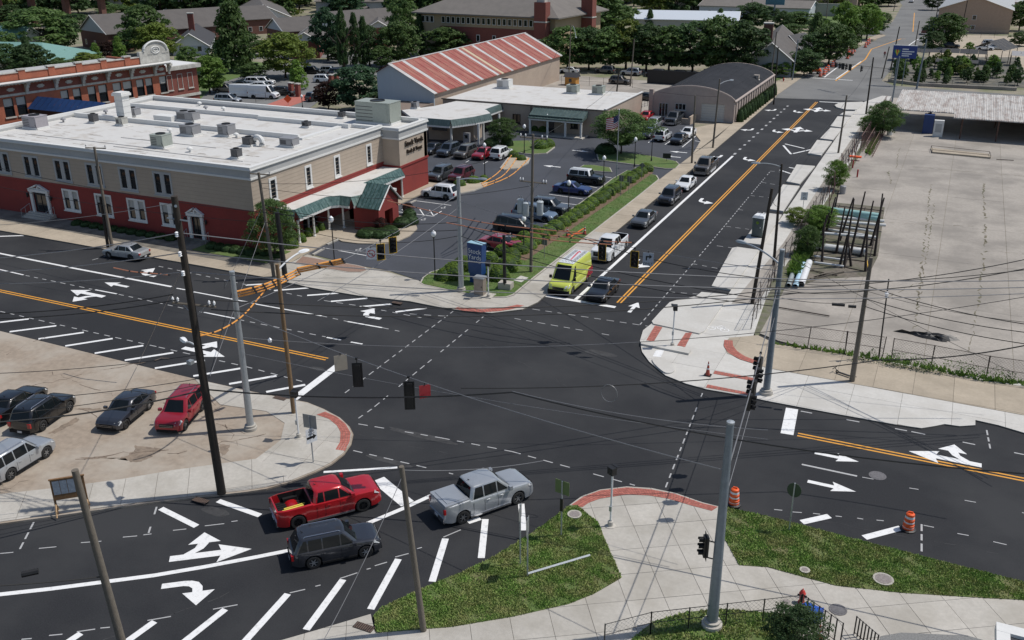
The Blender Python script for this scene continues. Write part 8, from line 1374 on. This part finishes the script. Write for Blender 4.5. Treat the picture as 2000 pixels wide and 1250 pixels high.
pipe('dull grey pipe lying on the ground, left of three',(1555,515),(1540,558),.3,.17,mat('dull_pipe',(.3,.34,.34),.5,.1,3));pipe('pale blue pipe lying on the ground, middle of three',(1570,516),(1553,560),.3,.2,PBLUE);pipe('white pipe lying on the ground, right of three',(1580,512),(1564,556),.3,.26,PWHT)
for k in range(3):A_=at(1604+k*9,538-k,.2);b=MB();b.box(-.12,.12,-1.6,1.6,0,.2,0,R(-28-k*5),(A_.x,A_.y,.1));tag(b.build('timber',WOOD_POLE,None,loc=(A_.x,A_.y,.1)),f'{["left", "middle", "right"][k]} grey timber lying before the pipe rack','timber')
for a0,b0,m_,lb in[((1580,527),(1635,538),RUSTP,'rusty bar on the ground behind the timbers'),((1520,600),(1620,617),RUSTP,'long rusty bar across the yard behind the fence'),((1692,500),(1696,528),SIG_YEL,'yellow painted edge post of the rack'),((1946,311),(1980,313),RUSTP,'dark bar lying at the far side of the yard')]:b=MB();b.tube([at(*a0,.2),at(*b0,.2)],.05,5);tag(b.build('metal_bar',m_,None,loc=tuple(at(*a0,.2))),lb,'bar')
a0=PX([(1818,291),(1932,303),(1934,310),(1820,299)],.1);b=MB();b.prism(a0,.09,.3);q=tag(b.build('low_slab',CONC_TAN,None,loc=(*a0[0],.1)),'long low slab island with rails in the far yard','slab')
for k in range(4):b=MB();b.tube([Vector((*a0[k],.6)),Vector((*a0[(k+1)%4],.6))],.03,4);b.tube([Vector((*a0[k],.1)),Vector((*a0[k],.6))],.03,4);b.build('guard_rail',RUSTP,q)
c=at2((1812,657),.1);me=MB();r_=random.Random(4);n=26;
ring_=[(c[0]+(1.6+.35*math.sin(3*a)+r_.uniform(-.2,.2))*math.cos(a)*1.35,c[1]+(.55+r_.uniform(-.1,.1))*math.sin(a)+.3*math.sin(2*a))for a in[2*math.pi*k/n for k in range(n)]]
vs=[(*p,.1)for p in ring_];
for f_ in(.75,.5,.25):vs+=[(c[0]+(p[0]-c[0])*f_,c[1]+(p[1]-c[1])*f_,.1+r_.uniform(.08,.3))for p in ring_]
vs.append((c[0],c[1],.25));me.add(vs,[(i*n+j,i*n+(j+1)%n,(i+1)*n+(j+1)%n,(i+1)*n+j)for i in range(3)for j in range(n)]+[(3*n+j,3*n+(j+1)%n,4*n)for j in range(n)]);tag(me.build('black_tarp',BLACK,None,loc=(c[0],c[1],.1)),'crumpled black tarp lying in the yard','tarp')
p=at2((1652,735),.12);r=empty('kick_scooter',(p[0],p[1],.12),'black kick scooter fallen beside the yard pole','scooter',None,R(-22));b=MB();b.box(-.6,.3,-.08,.08,.1,.16);b.build('deck',BLACK,r,local=True);b=MB();b.tube([(.35,0,.12),(.75,.1,.18),(-.75,.35,.2)][:2],.03,6);b.tube([(-.6,0,.15),(-.95,.05,.35)],.03,6);b.tube([(-.95,-.25,.35),(-.95,.3,.35)],.03,6);b.build('stem',BLACK,r,local=True)
for x in(-.7,.45):b=MB();b.lathe([(.05,-.03),(.12,-.03),(.12,.03),(.05,.03)],12,axis='y');o=b.build('wheel',TYRE,r,local=True);o.location=(x,0,.14)
p=at2((936,577),.12);r=empty('utility_cabinet',(p[0],p[1]+.2,.12),'metal traffic control cabinet on a concrete pad','utility cabinet');b=MB();b.box(-1.0,1.3,-.55,.6,-.02,.08);b.build('pad',CONC_WALK,r,local=True);b=MB();b.box(-.45,.45,-.35,.35,.08,1.6);b.build('cabinet_body',mat('cabinet_steel',(.34,.29,.25),.5,.1,4,metal=.4),r,local=True);b=MB();b.box(-.5,.5,-.4,.4,1.6,1.72);b.build('cabinet_lid',STEEL,r,local=True);b=MB();b.box(-.4,.4,-.37,-.352,.15,1.5);dd=b.build('door',MATS['cabinet_steel'],r,local=True);b=MB();b.box(.28,.33,-.4,-.375,.8,.95);b.build('handle',BLACK,dd,local=True)
p=at2((988,563),.15);b=MB();b.box(-.6,.6,-.45,.45,0,.6,0,R(5),(p[0],p[1],.15));tag(b.build('concrete_block',CONC_WALK,None,loc=(p[0],p[1],.15)),'square concrete block with a black post behind it','concrete block')
pole('NB','black_post','fat black twin post in the corner bushes','post',(986,556),(984,459),.16,.14,BLACK,.6);crossarm('NB',.96,.6,20,STEEL,(-.9,.9),False)
b=MB();q=PX([(1003,548),(1017,539),(1032,543),(1018,552)],.16);b.prism(q,.1,.2);tag(b.build('access_slab',CONC_NEW,None,loc=(*q[0],.1)),'pale square access slab in the grass','slab')
b=MB();q=at2((866,546),.15);b.box(q[0]-.5,q[0]+.5,q[1]-.25,q[1]+.25,.15,.5);tag(b.build('meter_box',STEEL,None,loc=(*q,.15)),'low grey box left of the signal pole','box')
a_,c_=at(113,1004,.12),at(174,994,.12);t=(c_-a_);L=t.length;ang=math.atan2(t.y,t.x);r=empty('notice_board',tuple(a_),'timber notice board with pinned sheets behind the stepped top pole','notice board',None,ang);K=dict(local=True);BW=mat('board_wood',(.2,.11,.05),.85,.25,6)
hb=rise((113,1004),936)*.97
for x in(0,L):b=MB();b.box(x-.05,x+.05,-.05,.05,0,hb);b.build('post',BW,r,**K);b=MB();b.tube([(x,-.45,.02),(x,0,.7),(x,.45,.02)],.05,4);b.build('prop',mat('fresh_wood',(.5,.33,.18),.8,.15,6),r,**K)
b=MB();b.box(-.05,L+.05,-.08,-.052,hb*.42,hb);b.build('board',BW,r,**K)
for i in range(4):b=MB();b.box(.05+i*(L-.1)/4,.02+(i+1)*(L-.1)/4,-.092,-.082,hb*.58,hb*.97);b.build('sheet',mat('weathered_sheet',(.27,.31,.36),.7,.2,6),r,**K)
b=MB();b.box(-.1,L+.1,-.1,.02,hb,hb+.06);b.build('top_rail',BW,r,**K)
def hydrant(px,m,label,z=.1):
 p=at2(px,z);r=empty('fire_hydrant',(p[0],p[1],z),label,'fire hydrant');b=MB();b.lathe([(.17,0),(.17,.06),(.12,.08),(.12,.5),(.16,.52),(.16,.57),(.13,.6),(.1,.7),(.03,.76),(.001,.77)],14);b.build('barrel',m,r,smooth=True,local=True);b=MB();b.tube([(-.22,0,.4),(.22,0,.4)],.06,8);b.tube([(0,0,.36),(0,-.24,.36)],.075,8);b.build('outlet',BLACK,r,local=True);b=MB();b.tube([(0,0,.76),(0,0,.82)],.03,6);b.build('nut',m,r,local=True)
hydrant((1565,1177),mat('hydrant_red',(.5,.04,.03),.5,.08,4),'red fire hydrant behind the blue bin');hydrant((1530,159),MATS['hydrant_red'],'tiny red hydrant at the far crossing corner',.05)
p=at2((1577,1203),.12);r=empty('recycling_bin',(p[0],p[1],.12),'blue bin tipped over beside the near fence post','bin',None,R(-30));BB=mat('bin_blue',(.02,.09,.42),.45,.06,4);b=MB();b.add([(-.3,-.28,0),(.45,-.32,0),(.45,.32,0),(-.3,.28,0),(-.34,-.26,.5),(.5,-.34,.62),(.5,.34,.62),(-.34,.26,.5)],[(3,2,1,0),(4,5,6,7),(0,1,5,4),(1,2,6,5),(2,3,7,6),(3,0,4,7)]);b.build('body',BB,r,local=True);b=MB();b.box(.5,.56,-.38,.38,-.02,.66);b.build('lid',BB,r,local=True)
for s in(-.25,.25):b=MB();b.lathe([(.03,-.03),(.1,-.03),(.1,.03),(.03,.03)],10,axis='y');o=b.build('wheel',TYRE,r,local=True);o.location=(-.36,s,.3)
def shelter(label,c,L_,W_,h,m,gable=0.,rz=0.):
 r=empty('shade_shelter',(*c,0),label,'shelter',None,rz);K=dict(local=True)
 for x in np.linspace(-L_/2,L_/2,max(2,int(L_/4)+1)):
  for y in(-W_/2,W_/2):b=MB();b.box(x-.06,x+.06,y-.06,y+.06,0,h);b.build('post',BLACK,r,**K)
 n=max(2,int(L_/2))
 for k in range(n):
  x0,x1=-L_/2+L_*k/n,-L_/2+L_*(k+1)/n-.06;b=MB()
  b.add([(x0,-W_/2-.3,h),(x1,-W_/2-.3,h),(x1,0,h+gable+.3),(x0,0,h+gable+.3),(x1,W_/2+.3,h),(x0,W_/2+.3,h)],[(0,1,2,3),(3,2,4,5)]);b.build('canopy_panel',m,r,**K)
SHD=mat('shade_cloth',(.035,.036,.04),.8,.12,3);WSH=mat('pale_canopy',(.4,.41,.42),.7,.1,3)
c=at2((1770,118));shelter('pale sided low shelter left of the black ones in the garden centre',(c[0]+3,c[1]),12,4,2.4,SHD,.2);c=at2((1880,124));shelter('long black shade cloth roof in the garden centre',(c[0],c[1]),10,4.5,2.6,SHD,.5);c=at2((1938,122));shelter('taller black gabled shelter in the garden centre',(c[0],c[1]),10,7,3.4,SHD,1.6,R(70));c=at2((1885,138));shelter('lower black shade cloth roof in front of the long one',(c[0]-2,c[1]),9,3,1.9,SHD,.2);c=at2((1990,128));shelter('small grey hut roof at the right edge of the garden centre',c,4,3,2.4,HVACG,.6)
g0=at(1751,195,0);T=on('X15',1);
q=at(1780,150,0);r=empty('garden_sign',(q.x,q.y,0),'blue garden centre sign with a coloured flower emblem','sign');hs=8.5
c=at(1767,103,6.6);r.location=(c.x,c.y,0)
for s in(-1.2,.4):b=MB();b.tube([(s,0,0),(s,0,5.6)],.1,6);b.build('post',STEEL_D,r,local=True)
b=MB();b.box(-2.3,2.3,-.15,.15,5.5,8.0);b.build('panel',mat('garden_blue',(.02,.05,.22),.5,.06,3),r,local=True);b=MB();b.box(-2.3,2.3,-.16,.16,8.001,8.08);b.build('top_edge',WHITEP,r,local=True)
for k,(m_,dx)in enumerate([(mat('petal_green',(.1,.35,.08),.6,.05,3),-.45),(mat('petal_yellow',(.7,.5,.05),.6,.05,3),-.2),(mat('petal_red',(.6,.08,.04),.6,.05,3),0),(MATS['petal_yellow'],.2),(MATS['petal_green'],.45)]):b=MB();b.add([(-1.4,-.17-.002*k,5.9),(-1.4+dx-.12,-.17-.002*k,6.9),(-1.4+dx,-.17-.002*k,7.3),(-1.4+dx+.12,-.17-.002*k,6.9)],[(0,3,2,1)]);b.build('petal',m_,r,local=True)
b=MB();[b.box(-.5,-.5+w_,-.165,-.152,z,z+.22)for w_,z in((1.2,7.2),(2.3,6.75),(1.9,6.3),(1.4,5.9))];b.build('lettering_lines',SWHITE,r,local=True)
c=at(1902,26,5);b=MB();b.box(-2.8,2.8,-.1,.1,4.6,7.2);r=tag(b.build('wall_sign',MATS['garden_blue'],None,local=True),'dark blue board with pale lines on the salmon warehouse','sign');r.location=(c.x,c.y-.0,0);r.rotation_euler=(0,0,R(-10))
o_=MB();[o_.box(-w_/2,w_/2,-.125,-.102,z,z+.28)for w_,z in((3.0,6.6),(3.6,6.1),(4.4,5.6),(4.0,5.1))];o_.build('lettering_lines',SWHITE,r,local=True)
c=at(1510,45,0);r=empty('billboard',(c.x,c.y,0),'blue billboard on a post beyond the cottage','billboard');b=MB();b.box(-3.2,3.2,-.2,.2,6,9.2);b.build('panel',mat('billboard_blue',(.06,.16,.22),.5,.3,.4),r,local=True);b=MB();b.box(-.25,.25,-.2,.2,0,6);b.build('post',STEEL_D,r,local=True)
c=at2((1117,166));r=empty('small_hut',(*c,0),'tiny orange hut with a dark roof behind the annex','hut');b=MB();b.box(-1.2,1.2,-1,1,0,1.8);b.build('wall',mat('hut_orange',(.5,.24,.05),.7,.1,4),r,local=True);b=MB();b.add([(-1.5,-1.2,1.7),(1.5,-1.2,1.7),(1.5,0,2.6),(-1.5,0,2.6),(1.5,1.2,1.7),(-1.5,1.2,1.7)],[(0,1,2,3),(3,2,4,5),(0,3,5),(1,4,2)]);b.build('roof',SHINGLE_D,r,local=True);b=MB();b.box(-.3,.3,-1.03,-1.002,.7,1.4);b.build('window',GLASS,r,local=True)
for px,lb in[((570,187),'left brick gate pier of the rear drive'),((583,189),'right brick gate pier of the rear drive'),((648,170),'brick gate pier by the white suv, left'),((658,168),'brick gate pier by the white suv, right')]:c=at2(px);b=MB();b.box(c[0]-.4,c[0]+.4,c[1]-.4,c[1]+.4,0,2.4);o=tag(b.build('gate_pier',BRICKM,None,loc=(*c,0)),lb,'gate pier');b=MB();b.box(c[0]-.5,c[0]+.5,c[1]-.5,c[1]+.5,2.4,2.6);b.build('cap',STONE,o)
c=at(563,206,0);r=empty('work_sign',(c.x,c.y,0),'orange diamond road work sign behind the bank','road sign');sign_plate(r,Vector((c.x,c.y,1.2)),-60,1.5,1.5,ORANGE,shape='dia');b=MB();b.tube([(c.x,c.y+.05,0),(c.x,c.y+.05,1.2)],.04,5);b.build('post',STEEL,r)
g=MB();g.prism(PX([(520,205),(560,190),(600,185),(612,192),(575,205),(555,212)]),0,.05);struct('brick_drive',g,BRICK_PAVE,'red brick drive behind the bank')
for px,m_,lb in[((1573,92),mat('umbrella_blue',(.03,.12,.4),.7,.05,3),'open blue patio umbrella'),((1562,92),WHITEP,'closed white patio umbrella')]:c=at2(px);r=empty('patio_umbrella',(*c,0),lb+' beside the grey house','umbrella');b=MB();b.tube([(0,0,0),(0,0,3)],.05,5);b.build('pole',STEEL,r,local=True);b=MB();b.lathe([(1.5,2.3),(.001,3.0)]if 'blue' in lb else[(.35,1.2),(.1,2.6),(.001,3.2)],10);b.build('canopy',m_,r,local=True)
c=at2((1633-0,116));b=MB();b.box(c[0]-2.5,c[0]+2.5,c[1]-.2,c[1]+.2,1.6,3.8);o=tag(b.build('message_board',BLACK,None,loc=(*c,0)),'black message board over the far sidewalk','message board')
for px,m_,lb in[((1674,346),mat('bollard_red',(.35,.03,.03),.6,.1,4),'red bollard in the yard by the shrub tree'),((1665,328),MATS['bollard_red'],'second red bollard beside the fence')]:c=at2(px,.1);b=MB();b.lathe([(.1,0),(.1,1.0),(.001,1.05)],10,(*c,.1));tag(b.build('bollard',m_,None,smooth=True,loc=(*c,.1)),lb,'bollard')
b=MB();c=at2((1670,313),.1);b.box(c[0]-.8,c[0]+.8,c[1]-.3,c[1]+.3,.5,.7);tag(b.build('orange_board',ORANGE,None,loc=(*c,.1)),'orange board beside the trusses','board')
c=at2((1645,378),.1);b=MB();b.lathe([(.35,0),(.38,.9),(.3,1.0),(.001,1.0)],12,(*c,.1));tag(b.build('waste_drum',HVACG,None,smooth=True,loc=(*c,.1)),'grey drum at the top of the pipe rack','drum')
def make_person(px,label,sc,tc):
 p=at2(px);r=empty('person',(*p,0),label,'person');bm=bmesh.new();
 me=bpy.data.meshes.new('body');o=bpy.data.objects.new('body',me);COL.objects.link(o);o.parent=r
 P=[(0,0,.95),(0,0,1.15),(0,0,1.42),(0,0,1.52),(0,.02,1.64),(.1,0,.92),(.12,.06,.5),(.12,.02,.08),(.13,.14,.04),(-.1,0,.92),(-.12,-.08,.5),(-.12,-.16,.1),(-.12,-.04,.04),(.2,0,1.4),(.26,-.04,1.12),(.24,.08,.88),(-.2,0,1.4),(-.26,.04,1.12),(-.24,.12,.9)]
 rad=[.15,.14,.16,.06,.105,.1,.07,.045,.045,.1,.07,.045,.045,.06,.05,.04,.06,.05,.04];E_=[(0,1),(1,2),(2,3),(3,4),(0,5),(5,6),(6,7),(7,8),(0,9),(9,10),(10,11),(11,12),(2,13),(13,14),(14,15),(2,16),(16,17),(17,18)]
 L_=bm.verts.layers.skin.new();vs=[bm.verts.new(q)for q in P]
 for i,v in enumerate(vs):v[L_].radius=(rad[i],rad[i]);v[L_].use_root=i==0
 for a,c in E_:bm.edges.new((vs[a],vs[c]))
 bm.to_mesh(me);bm.free();o.modifiers.new('skin','SKIN');sb=o.modifiers.new('sub','SUBSURF');sb.levels=sb.render_levels=1
 ms=bpy.data.materials.new('clothing');ms.use_nodes=True;n=ms.node_tree.nodes;l=ms.node_tree.links;tc_=n.new('ShaderNodeTexCoord');sx=n.new('ShaderNodeSeparateXYZ');l.new(tc_.outputs['Object'],sx.inputs[0]);cr=n.new('ShaderNodeValToRGB');mr=n.new('ShaderNodeMath');mr.operation='DIVIDE';mr.inputs[1].default_value=1.8;l.new(sx.outputs[2],mr.inputs[0]);l.new(mr.outputs[0],cr.inputs[0]);cr.color_ramp.interpolation='CONSTANT';e=cr.color_ramp.elements;e[0].color=(*tc,1);e[1].position=.53;e[1].color=(*sc,1);k=e.new(.85);k.color=(.3,.17,.12,1);k=e.new(.95);k.color=(.02,.015,.01,1);l.new(cr.outputs[0],n['Principled BSDF'].inputs[0]);me.materials.append(ms)
make_person((1727,113),'person in a dark red top walking up the far road',(.3,.04,.05),(.02,.02,.03))
g=MB();g.prism(PX([(1720,1243),(1760,1236),(1890,1242),(1960,1262),(1960,1300),(1700,1300)],.12),.05,.14);struct('gravel_strip',g,mat('grey_gravel',(.2,.2,.195),.95,.35,14,.4),'grey gravel beyond the walk at the bottom right')
g=MB();g.sheet(PX([(1738,156),(1748,122),(1775,112),(1990,112),(2010,172),(1800,163)]),.03);struct('nursery_ground',g,mat('nursery_ground',(.1,.1,.085),.95,.4,1.2,col2=(.2,.18,.14),scale2=.3,amt2=.7),'dark mottled ground of the garden centre stock')
